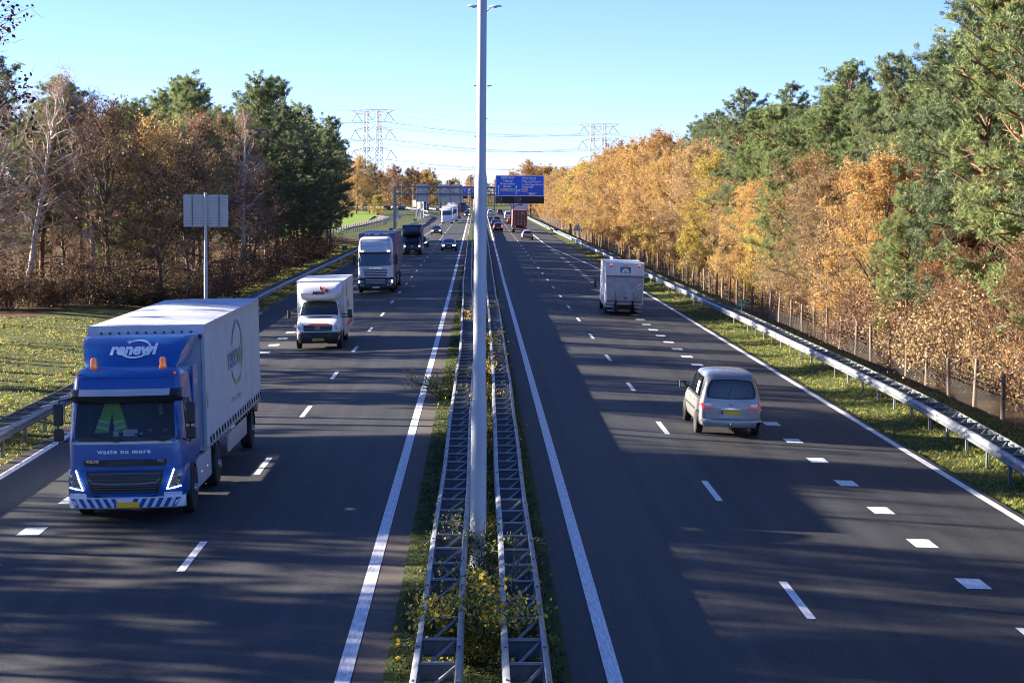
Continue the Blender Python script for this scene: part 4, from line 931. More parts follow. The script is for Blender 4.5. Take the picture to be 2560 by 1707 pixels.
# wind turbine far away beyond the bend
wt = empty('wind_turbine', (-47, 3200, -19)); tag(wt, 'tiny white wind turbine on the horizon left of the lamp post', 'wind turbine'); wtm = mat('turbine_white', (.8, .82, .84), .5)
mb = MB(); mb.tube([(0, 0, 0), (0, 0, 42)], [1.0, .6], 10); mb.obj('tower', wtm, wt); mb = MB(); mb.box((0, -1, 42.5), (1.8, 5, 1.8)); mb.obj('nacelle', wtm, wt, 0, bevel=.3)
for a in (8, 128, 248):
    mb = MB(); d = Vector((math.sin(R(a)), 0, math.cos(R(a)))); q = Vector((d.z, 0, -d.x)); c = Vector((0, -3.8, 42.5))
    mb.loft([[c + d * t + q * (w * .3) , c + d * t + Vector((0, .4, 0)), c + d * t - q * (w * .7), c + d * t - Vector((0, .4, 0))] for t, w in ((.5, .6), (2, 1.2), (6, .8), (11, .2))]); mb.obj('blade', wtm, wt)
# slip road barrier and distant street lamps on the left
sb = empty('guard_rail'); tag(sb, 'pale barrier along the far side of the slip road', 'guard rail')
mb = MB(); pth_ = [(-16, 610, 0), (-22, 690, 0), (-28, 735, 0), (-38, 765, 0), (-58, 792, 0), (-90, 815, 0)]
rows = [[(x, y, .35), (x, y, .75), (x - .1, y + .05, .75), (x - .1, y + .05, .35)] for x, y, z in pth_]; mb.loft(rows); mb.obj('beam', galv, sb, 0)
mb = MB(); mb.loft([[(x + 9 - i * .6, y + 8, .1), (x + 9 - i * .6, y + 8, .65), (x + 8.9 - i * .6, y + 8.05, .65), (x + 8.9 - i * .6, y + 8.05, .1)] for i, (x, y, z) in enumerate(pth_)]); mb.obj('beam', galv, sb, 0)
for i, (u, h) in enumerate(((-27.5, 11), (-22.8, 9.6), (-18.6, 10), (-12.4, 10), (-24.8, 10.5), (-30, 11))):
    p = empty('street_lamp', (u, 640 + i * 22, -.3)); tag(p, f'thin street lamp beside the slip road, {ordw(i + 1)} of the row', 'lamp post', 'street lamps along the slip road')
    mb = MB(); mb.tube([(0, 0, 0), (0, 0, h), (.3, 0, h + .3), (.9, 0, h + .35)], [.11, .08, .06, .05], 6); mb.obj('pole', galv, p); mb = MB(); mb.box((.9, 0, h + .36), (.7, .3, .14)); mb.obj('lamp_head', lampw, p, 0)

# ------------------------------------------------------------------ grass, fallen leaves, median shrubs
def blades(name, n, area, hmin, hmax, mtl, seed, label, wd=.03, clump=.35):
    """grass: n tufts of three bent blades spread over area(x,y sampler)"""
    r = np.random.default_rng(seed); P = area(r, n); k = 4
    c = np.repeat(P, k, 0) + np.concatenate([r.normal(0, .05, (n * k, 2)), np.zeros((n * k, 1))], 1)
    a = r.uniform(0, 2 * np.pi, n * k); h = r.uniform(hmin, hmax, (n * k, 1)) * np.repeat(r.uniform(.6, 1.3, (n, 1)), k, 0)
    d = np.stack([np.cos(a), np.sin(a), np.zeros(n * k)], 1); sd = np.stack([-np.sin(a), np.cos(a), np.zeros(n * k)], 1)
    w = wd * r.uniform(.6, 1.4, (n * k, 1)); up = np.array([[0, 0, 1.]])
    v = np.stack([c - sd * w / 2, c + sd * w / 2, c + up * h * .6 + d * h * .25 + sd * w * .35, c + up * h * .95 + d * h * .65], 1).reshape(-1, 3)
    f = np.arange(4 * n * k).reshape(-1, 4); rn = np.clip(np.repeat(r.uniform(0, 1, n), k) * .7 + r.uniform(0, .3, n * k), 0, 1)
    o = link(name, Tree._mesh(name, [v], [f], [mtl], rn, None, False)); tag(o, label, name.replace('_', ' '), kind='stuff'); return o
L_grass = leaf_mat('verge_grass', [(0.0, (0.06, 0.10, 0.015)), (0.45, (0.14, 0.19, 0.04)), (0.75, (0.23, 0.25, 0.06)), (0.9, (0.34, 0.30, 0.08)), (1.0, (0.40, 0.30, 0.12))], 0.3)
L_dry = leaf_mat('dry_glade_grass', [(0.0, (0.09, 0.12, 0.02)), (0.4, (0.19, 0.25, 0.035)), (0.7, (0.28, 0.30, 0.06)), (0.9, (0.38, 0.32, 0.11)), (1.0, (0.44, 0.33, 0.16))], 0.3)
def gzv(x, y): return np.array([gz(a, b) for a, b in zip(x, y)])
def area_right(r, n):
    y = 36 + 190 * r.uniform(0, 1, n) ** 1.5; x = r.uniform(12.15, 16.4, n); return np.stack([x, y, gzv(x, y) - .02], 1)
def area_left(r, n):
    y = 42 + 210 * r.uniform(0, 1, n) ** 1.4; e = np.array([sinterp(EDGE_L, q) - .5 for q in y]); x = np.where(y < 102, r.uniform(-27, -12.2, n), r.uniform(-17.5, -12.9, n)); x = np.minimum(x, e); return np.stack([x, y, gzv(x, y) - .02], 1)
def area_med(r, n):
    y = 20 + 110 * r.uniform(0, 1, n) ** 1.6; x = r.uniform(-1.2, 1.22, n); return np.stack([x, y, .05 - .03 * np.abs(x)], 1)
blades('verge_grass', 26000, area_right, .03, .11, L_grass, 1, 'short uneven grass on the right verge under the barrier', .04)
blades('verge_grass', 46000, area_left, .03, .10, L_dry, 2, 'sunlit rough grass of the left verge and glade', .045)
L_mg = leaf_mat('shade_dark_median_grass', [(0.0, (0.03, 0.045, 0.014)), (0.5, (0.07, 0.10, 0.025)), (0.85, (0.14, 0.13, 0.045)), (1.0, (0.24, 0.19, 0.08))], 0.3)  # grass colours darkened to paint in the shade over the median
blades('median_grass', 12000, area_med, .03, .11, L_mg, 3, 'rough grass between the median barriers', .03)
L_fallen = leaf_mat('fallen_leaves', [(0, (.12, .05, .02)), (.5, (.32, .14, .04)), (1, (.5, .3, .08))], .1)
def scatter_leaves(name, n, area, seed, label, size=.1):
    T = Tree(seed); P = area(T.r, n); P[:, 2] += .07; T.leaves(P, size, .7, flat=.8); tag(link(name, Tree._mesh(name, T.lv, T.lf, [L_fallen], np.concatenate(T.rn), None, False)), label, 'leaves', kind='stuff')
scatter_leaves('fallen_leaves', 3000, area_left, 5, 'fallen leaves strewn over the left glade', .13); scatter_leaves('fallen_leaves', 900, area_right, 6, 'fallen leaves on the right verge', .11)
# shrubs in the median
L_med = leaf_mat('yellowing_birch_leaves', [(0, (.10, .13, .03)), (.3, (.26, .27, .04)), (.55, (.62, .40, .04)), (1, (.80, .54, .06))], .35)
def median_shrub(x, y, h, w, n, seed, label, leaf=.05, mt=None, stems=12):
    T = make_shrub(seed, h, w, n, leaf, stems); wood, crown = T.build('median_shrub', bark_oak, mt or L_med, twig_brown)
    t = empty('shrub', (x, y, .03)); link('stem', wood, t); link('foliage', crown, t); tag(t, label, 'shrub', 'shrubs growing in the median')
median_shrub(-.02, 27.3, 1.35, 1.1, 5200, 61, 'yellow leaved shrub spilling over the nearest median barriers', .075, stems=26)
median_shrub(.12, 29.6, 1.7, .4, 260, 62, 'tall thin yellow shoot behind the nearest yellow shrub', .06, stems=4)
median_shrub(.15, 33.2, 1.2, .7, 1500, 63, 'greenish shrub at the foot of the nearest lamp post', .055, L_green)
median_shrub(-.95, 63, 1.5, .8, 1800, 64, 'yellow green shrub left of the median barrier', .07)
for i, (x, y, h) in enumerate(((.05, 38, .7), (.2, 44, .9), (.25, 50, 1.0), (.2, 57, 1.3), (-.1, 66, 1.1), (.3, 69, 1.5), (.3, 78, 1.4), (-.1, 92, 1.3), (.25, 100, 1.5))):
    median_shrub(x, y, h, .6, 700, 70 + i, f'small autumn shrub between the median barriers, {ordw(i + 1)} beyond the nearest lamp post', .065)
# ------------------------------------------------------------------ vehicles
from mathutils.bvhtree import BVHTree
def bvh_of(me): return BVHTree.FromPolygons([v.co.copy() for v in me.vertices], [tuple(p.vertices) for p in me.polygons])
AX = {'f': (lambda a, b: Vector((a, -6, b)), Vector((0, 1, 0))), 'r': (lambda a, b: Vector((a, 30, b)), Vector((0, -1, 0))),
      'R': (lambda a, b: Vector((6, a, b)), Vector((-1, 0, 0))), 'L': (lambda a, b: Vector((-6, a, b)), Vector((1, 0, 0))), 't': (lambda a, b: Vector((a, b, 9)), Vector((0, 0, -1)))}
def cast(tree, axis, a, b, off):
    fo, d = AX[axis]; o = fo(a, b); hit = tree.ray_cast(o, d)
    if hit[0] is None:
        hit = tree.find_nearest(o + d * 6.9); 
    n = hit[1]; n = n if n.dot(d) < 0 else -n
    return hit[0] + n * off * .5 - d * off * .8
def patch(name, tree, axis, c, m, parent, off=.008, nu=8, nv=5, k=.05, smooth=60):
    """thin panel laid on a curved body: c = corners bl, br, tr, tl in the projection plane"""
    rows = []
    for j in range(nv + 1):
        t = j / nv; row = []
        for i in range(nu + 1):
            s = i / nu; ss, tt = 2 * s - 1, 2 * t - 1
            ss, tt = ss * (1 - k * tt * tt * abs(ss)), tt * (1 - k * 1.4 * ss * ss * abs(tt)); s2, t2 = (ss + 1) / 2, (tt + 1) / 2
            a = (c[0][0] * (1 - s2) + c[1][0] * s2) * (1 - t2) + (c[3][0] * (1 - s2) + c[2][0] * s2) * t2
            b = (c[0][1] * (1 - s2) + c[1][1] * s2) * (1 - t2) + (c[3][1] * (1 - s2) + c[2][1] * s2) * t2
            row.append(cast(tree, axis, a, b, off))
        rows.append(row)
    mb = MB(); mb.loft(rows, False, False, False); return mb.obj(name, m, parent, smooth)
def rect(a0, a1, b0, b1): return ((a0, b0), (a1, b0), (a1, b1), (a0, b1))
def stick_text(name, me, tree, axis, a, b, parent, off=.012, flip=1, rot=0.0):
    c, s = math.cos(rot), math.sin(rot)
    xsn = [v.co.x for v in me.vertices]; cx = (min(xsn) + max(xsn)) / 2
    for v in me.vertices:
        x, y = (v.co.x - cx) * flip, v.co.y; v.co = cast(tree, axis, a + x * c - y * s, b + x * s + y * c, off)
    return link(name, me, parent)
def stick_poly(name, outline, tree, axis, m, parent, off=.012, sub=1):
    vs = [cast(tree, axis, a, b, off) for a, b in outline]; mb = MB(); mb.add(vs, [tuple(range(len(vs)))]); return mb.obj(name, m, parent, 0)
def stick_band(name, pts, w, tree, axis, m, parent, off=.012):
    """ribbon of width w along (a,b) points"""
    A, B = [], []
    for i, p in enumerate(pts):
        q0, q1 = pts[max(i - 1, 0)], pts[min(i + 1, len(pts) - 1)]; d = Vector((q1[0] - q0[0], q1[1] - q0[1])).normalized(); n = Vector((-d.y, d.x))
        ww = w[i] if hasattr(w, '__len__') else w
        A.append(cast(tree, axis, p[0] + n.x * ww / 2, p[1] + n.y * ww / 2, off)); B.append(cast(tree, axis, p[0] - n.x * ww / 2, p[1] - n.y * ww / 2, off))
    mb = MB(); mb.loft([A, B], False, False, False); return mb.obj(name, m, parent, 0)
def wheel(parent, x, y, r, w, side=1, dual=False, rim=rimmat, n=22, truck=False):
    """tyre (the part) with its rim (sub-part); side +1: outer face at +x"""
    mb = MB(); o = side * w / 2
    for k in range(2 if dual else 1):
        c = x - side * k * (w + .04)
        mb.lathe([(c - w / 2, r * .62), (c - w / 2, r * .93), (c - w * .38, r), (c + w * .38, r), (c + w / 2, r * .93), (c + w / 2, r * .62)], (0, y, r), 'x', n)
    t = mb.obj('wheel', rubber, parent, 40)
    mb = MB(); e = x + o
    if truck: mb.lathe([(e - side * .10, r * .63), (e - side * .03, r * .60), (e - side * .08, r * .45), (e + side * .0, r * .22), (e + side * .06, r * .20), (e + side * .06, 0.01)], (0, y, r), 'x', n)
    else:
        mb.lathe([(e - side * .06, r * .64), (e - side * .01, r * .66), (e - side * .04, r * .58), (e - side * .05, r * .2), (e - side * .02, r * .12), (e - side * .02, 0.01)], (0, y, r), 'x', n)
    mb.obj('rim', rim, t, 40); return t
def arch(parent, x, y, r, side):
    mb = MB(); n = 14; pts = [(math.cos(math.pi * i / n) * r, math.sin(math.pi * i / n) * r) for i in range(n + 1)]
    mb.prism(pts, (x, y, r * .86), (0, 1, 0), (0, 0, 1), (side, 0, 0), .006); return mb.obj('wheel_arch', underside_mat, parent, 0)
def ring_body(st):
    """st: list of stations (y, [(x,z) half profile bottom centre to top centre], shear) -> closed rings"""
    rings = []
    for y, prof, sh in st:
        pts = [(x, z) for x, z in prof]; full = pts + [(-x, z) for x, z in reversed(pts) if x > 1e-6]
        rings.append([(x, y - sh * max(0, z - 1.0), z) for x, z in full])
    return rings
def carprof(w, zb, zbelt, zroof, wr, round_=.06):
    zm = zb + (zbelt - zb) * .5; zs = zroof - min(.10, (zroof - zbelt) * .35)
    return [(0, zb), (w * .86, zb), (w * .97, zb + .07), (w, zm), (w * .985, zbelt), (wr, zs), (wr * .86, zroof - .02 if zroof - zbelt > .15 else zroof - .01), (0, zroof)]
def smooth_body(name, rings, m, parent, lvl=1):
    mb = MB(); mb.loft(rings); me = mb.mesh(name, m, 0); 
    if lvl:
        tmp = bpy.data.objects.new('tmp', me); COL.objects.link(tmp); s = tmp.modifiers.new('s', 'SUBSURF'); s.levels = lvl
        dg = bpy.context.evaluated_depsgraph_get(); me2 = bpy.data.meshes.new_from_object(tmp.evaluated_get(dg)); bpy.data.objects.remove(tmp); me = me2
    me.shade_smooth(); me.set_sharp_from_angle(angle=R(48)); me.name = name
    return link(name, me, parent), bvh_of(me)
def paint(name, c, rough=.28, coat=.7, metal=0.0, var=.12): return mat(name, c, rough, metal, var=var, scale=1.5, coat=coat)
def plate(parent, x, y, z, w=.5, text=None, front=True, m=None, dirn=-1):
    mb = MB(); mb.box((x, y, z), (w, .012, .11)); p = mb.obj('number_plate', m or platey, parent, 0)
    mb = MB(); mb.box((x - w / 2 * .92 * (-dirn), y + dirn * .008, z), (w * .09, .006, .105)); mb.obj('plate_band', mat('plate_blue', (.01, .06, .4), .4), p, 0)
    if text: 
        me = text_mesh('t', text, .1, black, w * .78, bold=.002); place_text('lettering', me, p, (x + w * .04 - w * .0, y + dirn * .009, z), (R(90), 0, 0 if dirn < 0 else math.pi))
    return p
def person(loc, parent_rot, jacket, label, scale=1.0):
    """seated driver, one continuous skin mesh facing -y, hands forward on the wheel"""
    V = [(0, .02, 0), (0, .05, .22), (0, .04, .42), (0, .01, .56), (0, -.02, .64), (0, -.05, .74), (0, -.04, .84)]; E = [(i, i + 1) for i in range(6)]; Rr = [(.17, .13), (.16, .11), (.18, .11), (.06, .06), (.075, .085), (.085, .105), (.06, .075)]
    for s in (-1, 1):
        n = len(V); V += [(s * .20, .03, .46), (s * .27, -.12, .24), (s * .19, -.36, .26), (s * .17, -.45, .28)]; E += [(2, n), (n, n + 1), (n + 1, n + 2), (n + 2, n + 3)]; Rr += [(.07, .07), (.055, .055), (.04, .04), (.045, .03)]
        for q, (dx, dz, l) in enumerate(((-.035, .02, .07), (-.012, .03, .085), (.012, .03, .08), (.035, .02, .06), (-.05 * s * s, -.02, .05))):
            k = len(V); V += [(s * .17 + dx, -.45 - l * .6, .29 + dz), (s * .17 + dx, -.45 - l, .27 + dz)]; E += [(n + 3, k), (k, k + 1)]; Rr += [(.011, .011), (.009, .009)]
        n = len(V); V += [(s * .10, -.08, -.02), (s * .14, -.50, .02), (s * .14, -.62, -.40)]; E += [(0, n), (n, n + 1), (n + 1, n + 2)]; Rr += [(.09, .09), (.07, .07), (.05, .05)]
    n = len(V); V.append((0, -.145, .735)); E.append((5, n)); Rr.append((.016, .02))
    me = bpy.data.meshes.new('person'); me.from_pydata(V, E, []); tmp = bpy.data.objects.new('tmp', me); COL.objects.link(tmp)
    tmp.modifiers.new('s', 'SKIN'); 
    for sv, r_ in zip(me.skin_vertices[0].data, Rr): sv.radius = r_
    me.skin_vertices[0].data[0].use_root = True
    ss = tmp.modifiers.new('ss', 'SUBSURF'); ss.levels = 1
    dg = bpy.context.evaluated_depsgraph_get(); m2 = bpy.data.meshes.new_from_object(tmp.evaluated_get(dg)); bpy.data.objects.remove(tmp)
    m2.materials.clear(); m2.materials.append(jacket); m2.materials.append(mat('skin', (.55, .32, .23), .6))
    for p in m2.polygons:
        c = p.center; p.material_index = 1 if c.z > .6 or (c.y < -.40 and c.z > .15) else 0
        p.use_smooth = True
    o = link('person', m2); o.location = loc; o.rotation_euler = (0, 0, parent_rot); o.scale = (scale,) * 3; tag(o, label, 'person')
    mb = MB(); rg = []
    for z, r_ in ((.77, .092), (.83, .098), (.88, .075), (.905, .03)): rg.append([(r_ * math.cos(a) * .95, -.035 + (r_ * 1.15 * math.sin(a) if math.sin(a) > 0 else r_ * .85 * math.sin(a)), z) for a in [2 * math.pi * q / 12 for q in range(12)]])
    mb.loft(rg); h = mb.obj('hair', mat('hair', (.05, .03, .02), .7), o, 60)
    for s in (-1, 1):
        mb = MB(); mb.lathe([(-.131, .002), (-.128, .012), (-.118, .014)], (s * .032, 0, .755), 'y', 8); mb.obj('eye', black, o)
    mb = MB(); mb.box((0, -.128, .69), (.05, .012, .008)); mb.obj('mouth', mat('lips', (.35, .12, .1), .6), o, 0)
    return o
TILT = -.0249
def vehicle(name, x, y, rz, label, cat, group=None):
    r_ = empty(name, (x, y, camber(x) + .002), (0, TILT, rz)); tag(r_, label, cat, group); return r_
def place_in(root, o):   # keep a separate thing riding in a vehicle at the vehicle's frame
    o.matrix_world = Matrix.LocRotScale(root.location, root.rotation_euler, None) @ Matrix.LocRotScale(o.location, o.rotation_euler, o.scale)

# ---------------- generic passenger cars
def gcar(kind, x, y, rz, col, label, lit=True, group=None, detail=True, name=None, lvl=1, plates=True, brake=False):
    """kinds: sedan, hatch, suv, mpv, van. local front at y=0, rear at y=L"""
    P = dict(sedan=(4.5, .89, 1.42), hatch=(4.1, .86, 1.46), suv=(4.5, .92, 1.68), mpv=(4.4, .88, 1.62), van=(5.1, .97, 2.15))[kind]; L, w, H = P
    zb = .22; belt = .92 if H < 1.55 else (1.0 if H < 1.8 else 1.1); hood = belt - .12; wr = w * .68 if H < 1.8 else w * .80
    st = [(.0, carprof(w * .62, .32, hood - .28, hood - .24, w * .5), 0), (.06, carprof(w * .82, .25, hood - .16, hood - .12, w * .7), 0), (.35, carprof(w * .97, zb, hood - .04, hood + .02, w * .8), 0), (1.0, carprof(w, zb, belt - .06, hood + .12, w * .82), 0)]
    if kind == 'van': st += [(1.25, carprof(w, zb, belt, belt + .10, w * .86), 0), (1.95, carprof(w, zb, belt, H - .08, wr), 0), (2.5, carprof(w, zb, belt, H, wr * 1.04), 0), (L - .4, carprof(w, zb, belt, H, wr * 1.04), 0), (L - .10, carprof(w * .985, .28, belt, H - .05, wr * 1.02), .06), (L, carprof(w * .9, .35, belt - .03, H - .15, wr * .95), .06)]
    else:
        ws0, ws1 = (1.25, 2.05) if kind in ('sedan',) else (1.12, 1.85)
        st += [(ws0, carprof(w, zb, belt, belt + .10, w * .82), 0), (ws1, carprof(w, zb, belt, H - .03, wr), 0), (ws1 + .6, carprof(w, zb, belt, H, wr), 0)]
        if kind == 'sedan': st += [(3.15, carprof(w, zb, belt, H - .05, wr * .98), 0), (3.85, carprof(w * .99, zb, belt, belt + .10, w * .78), 0), (4.3, carprof(w * .95, .26, belt - .03, belt + .05, w * .76), 0), (4.46, carprof(w * .86, .3, belt - .14, belt - .06, w * .7), 0), (4.5, carprof(w * .7, .36, belt - .22, belt - .16, w * .6), 0)]
        else: st += [(L - .95, carprof(w, zb, belt, H - .03, wr), 0), (L - .40, carprof(w * .99, zb, belt, H - .10, wr * .97), .35 if kind == 'hatch' else .2), (L - .12, carprof(w * .95, .28, belt - .02, H - .16, wr * .93), .55 if kind == 'hatch' else .3), (L, carprof(w * .84, .34, belt - .08, H - .30, wr * .86), .6 if kind == 'hatch' else .3)]
    root = vehicle(name or ('car' if kind != 'van' else 'van'), x, y, rz, label, 'car' if kind != 'van' else 'van', group)
    body, T = smooth_body('body', ring_body(st), col, root, lvl)
    zt = H - .13
    if kind == 'van': ws0, ws1 = 1.3, 1.95
    patch('windscreen', T, 't', ((-w * .76, ws0 + .06), (w * .76, ws0 + .06), (wr * .90, ws1 - .02), (-wr * .90, ws1 - .02)), darkglass, root, .02)
    if kind != 'van':
        if kind == 'sedan': patch('rear_window', T, 't', ((-wr * .85, 3.22), (wr * .85, 3.22), (w * .70, 3.80), (-w * .70, 3.80)), darkglass, root, .02)
        else: patch('rear_window', T, 'r', ((-w * .78, belt + .05), (w * .78, belt + .05), (wr * .88, H - .17), (-wr * .88, H - .17)), darkglass, root, .02)
        for ax in 'RL':
            if kind == 'sedan': patch('side_window', T, ax, ((ws0 + .25, belt + .03), (3.55, belt + .03), (3.1, zt), (ws1 + .05, zt)), darkglass, root, .015)
            else: patch('side_window', T, ax, ((ws0 + .2, belt + .03), (L - .6, belt + .03), (L - .75, zt), (ws1, zt)), darkglass, root, .015)
    else:
        for ax in 'RL': patch('side_window', T, ax, ((1.45, belt + .05), (2.4, belt + .05), (2.4, zt - .1), (1.98, zt - .1)), darkglass, root, .015)
        patch('rear_window', T, 'r', ((-w * .72, 1.25), (w * .72, 1.25), (wr * .85, 1.85), (-wr * .85, 1.85)), darkglass, root, .02)
    rw = .31 if H < 1.6 else .34
    for yy in (.85, L - .82):
        for s in (-1, 1): arch(root, s * (w * .985), yy, rw * 1.18, s); wheel(root, s * (w - .085), yy, rw, .2, s, n=16)
    for s in (-1, 1):
        patch('headlight', T, 'f', rect(*sorted((s * w * .52, s * w * .86)), hood - .25, hood - .10), headlit if lit else whitelamp, root, .02, 3, 2)
        patch('tail_light', T, 'r', rect(*sorted((s * w * .62, s * w * .88)), .66 if kind in ('hatch', 'sedan') else .8, .84 if kind in ('hatch', 'sedan') else 1.15), redlit if brake else redlamp, root, .02, 3, 2)
        mb = MB(); mb.box((s * (w + .07), ws0 + .45, belt + .10), (.17, .12, .13)); mb.obj('mirror', black, root, 0, bevel=.03)
    patch('grille', T, 'f', rect(-w * .42, w * .42, hood - .30, hood - .14), black, root, .015, 4, 2)
    patch('bumper_grille', T, 'f', rect(-w * .6, w * .6, .30, .44), black, root, .015, 4, 2)
    if plates:
        pf = cast(T, 'f', 0, .5, .03); plate(root, 0, pf.y, .50)
        pr = cast(T, 'r', 0, .62 if kind != 'van' else .75, .03); plate(root, 0, pr.y, .62 if kind != 'van' else .75, dirn=1)
    return root
navy = paint('navy_paint', (.006, .010, .030)); blackp = paint('black_paint', (.008, .008, .010)); silverp = paint('silver_paint', (.42, .43, .45), .32, .6, .55); whitecar = paint('white_paint', (.74, .76, .78))
redcar = paint('red_paint', (.35, .02, .02)); greycar = paint('grey_paint', (.10, .11, .12), .3, .6, .3); bluecar = paint('blue_paint', (.01, .03, .12)); beige = paint('champagne_paint', (.45, .41, .35), .32, .6, .4)
PI = math.pi
gcar('sedan', -3.45, 223.0, 0, navy, 'dark saloon with lit headlamps in the left lane nearest the median', plates=True)
gcar('hatch', -7.15, 238.5, 0, bluecar, 'dark car half hidden behind the dark box van')
gcar('hatch', -6.85, 311.0, 0, blackp, 'dark car with bright headlamps in front of the white lorry')
gcar('hatch', 7.15, 285.5, PI, beige, 'silver beige hatchback seen from behind beside the container lorry', False)
gcar('mpv', 3.32, 336.5, PI, blackp, 'black people carrier in the fast lane, nearest of three dark cars', False, brake=True)
gcar('sedan', 3.3, 392, PI, navy, 'dark saloon in the fast lane, middle of three dark cars', False)
gcar('hatch', 4.05, 437, PI, blackp, 'dark car in the fast lane, farthest of three', False)
gcar('hatch', 7.0, 423, PI, redcar, 'red car partly hidden in front of the container lorry', False)
gcar('van', 7.5, 495, PI, whitecar, 'white panel van ahead of the container lorry', False, name='van')
gcar('suv', 6.55, 597, PI, blackp, 'dark off roader far ahead under the blue sign', False)
gcar('mpv', 3.4, 576, PI, whitecar, 'white car in the fast lane beside the lamp post', False)
gcar('mpv', -3.15, 522, 0, navy, 'dark car leading the fast lane far ahead left of the median')
gcar('hatch', -3.4, 566, 0, bluecar, 'blue car following in the fast lane far left of the median')
gcar('suv', -4.0, 690, 0, greycar, 'grey car farthest along the left carriageway', True)
for x, y, a, c, lb in ((-27.5, 736, .9, bluecar, 'blue car leftmost on the slip road'), (-22.5, 705, .5, blackp, 'dark car on the slip road'), (-21.2, 722, .55, greycar, 'grey car behind on the slip road'), (-33.5, 748, 1.0, blackp, 'dark car entering the slip road far left')):
    gcar('hatch', x, y, a, c, lb, True, 'cars on the slip road', lvl=0)
# ---------------- silver van seen from behind
def silver_van():
    root = vehicle('van', 7.24, 59.25, PI, 'silver minivan seen from behind in the middle lane, yellow plate', 'van')
    w = .91; P = carprof
    st = [(.0, P(.55, .34, .60, .64, .45), 0), (.07, P(.76, .26, .70, .76, .6), 0), (.35, P(.88, .24, .84, .92, .72), 0), (.95, P(w, .24, .98, 1.06, .78), 0), (1.15, P(w, .24, 1.03, 1.14, .80), 0), (1.85, P(w, .24, 1.06, 1.72, .70), 0), (2.3, P(w, .24, 1.06, 1.84, .71), 0),
          (3.6, P(w, .24, 1.06, 1.86, .72), 0), (4.15, P(w, .24, 1.05, 1.84, .715), .04), (4.42, P(w * .99, .25, 1.04, 1.80, .705), .16), (4.58, P(w * .975, .26, 1.02, 1.74, .69), .24), (4.66, P(w * .92, .28, 1.0, 1.64, .64), .26), (4.68, P(w * .80, .36, .96, 1.48, .55), .26)]
    pm_ = mat('silver_van_paint', (.31, .315, .32), .33, .5, var=.16, scale=2, coat=.5)
    body, T = smooth_body('body', ring_body(st), pm_, root, 2)
    blackrub = mat('black_window_band', (.008, .008, .010), .2, coat=.4)
    rw = patch('rear_window', T, 'r', ((-.76, 1.07), (.76, 1.07), (.62, 1.635), (-.62, 1.635)), blackrub, root, .012, 14, 8, .09)
    patch('pane', T, 'r', ((-.67, 1.115), (.67, 1.115), (.56, 1.60), (-.56, 1.60)), mat('van_rear_glass', (.030, .042, .045), .08, spec=.7, coat=.4), rw, .022, 14, 8, .09)
    mb = MB(); p = cast(T, 'r', .1, 1.12, .03); q = cast(T, 'r', -.02, 1.42, .03); mb.tube([p, q], .008, 4); mb.obj('wiper', black, rw)
    for ax in 'RL':
        band = patch('side_window_band', T, ax, ((1.33, 1.08), (4.30, 1.08), (4.14, 1.66), (1.90, 1.66)), blackrub, root, .010, 16, 5, .03)
        for a0, a1, t0, t1 in ((1.5, 2.35, 2.0, 2.35), (2.45, 3.3, 2.45, 3.3), (3.4, 4.22, 3.4, 4.08)):
            patch('pane', T, ax, ((a0, 1.12), (a1, 1.12), (t1, 1.61), (t0, 1.61)), darkglass, band, .02, 6, 4, .04)
        st_ = patch('sticker', T, ax, ((3.55, 1.16), (4.0, 1.16), (3.97, 1.5), (3.53, 1.5)), mat('sticker_white', (.62, .66, .70), .5), band, .028, 4, 4, .0)
        for k in range(4): patch('print_line', T, ax, rect(3.62, 3.92, 1.20 + k * .07, 1.235 + k * .07), mat('sticker_print', (.05, .06, .09), .6), st_, .034, 3, 1, .0)
        patch('side_moulding', T, ax, rect(1.25, 3.55, .66, .70), black, root, .018, 14, 1, 0); patch('side_moulding', T, ax, rect(4.05, 4.5, .66, .71), black, root, .018, 6, 1, 0)
        patch('window_trim', T, ax, rect(1.5, 4.25, 1.045, 1.065), chrome, root, .016, 14, 1, 0)
        patch('door_seam', T, ax, rect(2.39, 2.40, .40, 1.05), black, root, .008, 1, 6, 0); patch('door_seam', T, ax, rect(3.36, 3.37, .40, 1.05), black, root, .008, 1, 6, 0)
        for k in (2.25, 3.28): patch('door_handle', T, ax, rect(k - .1, k + .05, .90, .935), pm_, root, .03, 3, 1, 0)
    for s in (-1, 1):     # tail lamps: red below, clear above
        o, i_ = s * .895, s * .50
        c = lambda z0, z1, a, b, ta=0: tuple(sorted(((a, z0), (b, z0)))) + tuple(sorted(((a, z1), (b, z1)), reverse=True))
        rl = patch('tail_light', T, 'r', c(.795, .875, o, i_), redlamp, root, .020, 6, 3, .03); patch('reversing_lens', T, 'r', c(.875, .955, s * .78, s * .56), whitelamp, rl, .024, 5, 3, .12); patch('indicator_lens', T, 'r', c(.875, .965, o, s * .78), redlamp, rl, .022, 3, 3, .03)
        patch('reflector', T, 'r', rect(*sorted((s * .50, s * .68)), .40, .435), redlamp, root, .02, 3, 1, 0)
        patch('tailgate_seam', T, 'r', rect(*sorted((s * .735, s * .742)), .52, .80), black, root, .006, 1, 6, 0)
        for k in (.2, .45): patch('roof_rib', T, 't', rect(*sorted((s * k, s * (k + .02))), 2.3, 4.0), chrome, root, .012, 1, 10, 0)
    patch('tailgate_seam', T, 'r', rect(-.74, .74, .505, .515), black, root, .006, 12, 1, 0)
    patch('roof_seam', T, 't', rect(-.60, .60, 4.12, 4.135), black, root, .008, 10, 1, 0)
    bp = []
    for z, o in ((.26, .01), (.30, .07), (.44, .09), (.50, .07), (.515, .02)): bp.append([cast(T, 'r', x_, min(z, .5), o) for x_ in [-.86 + 1.72 * k / 14 for k in range(15)]])
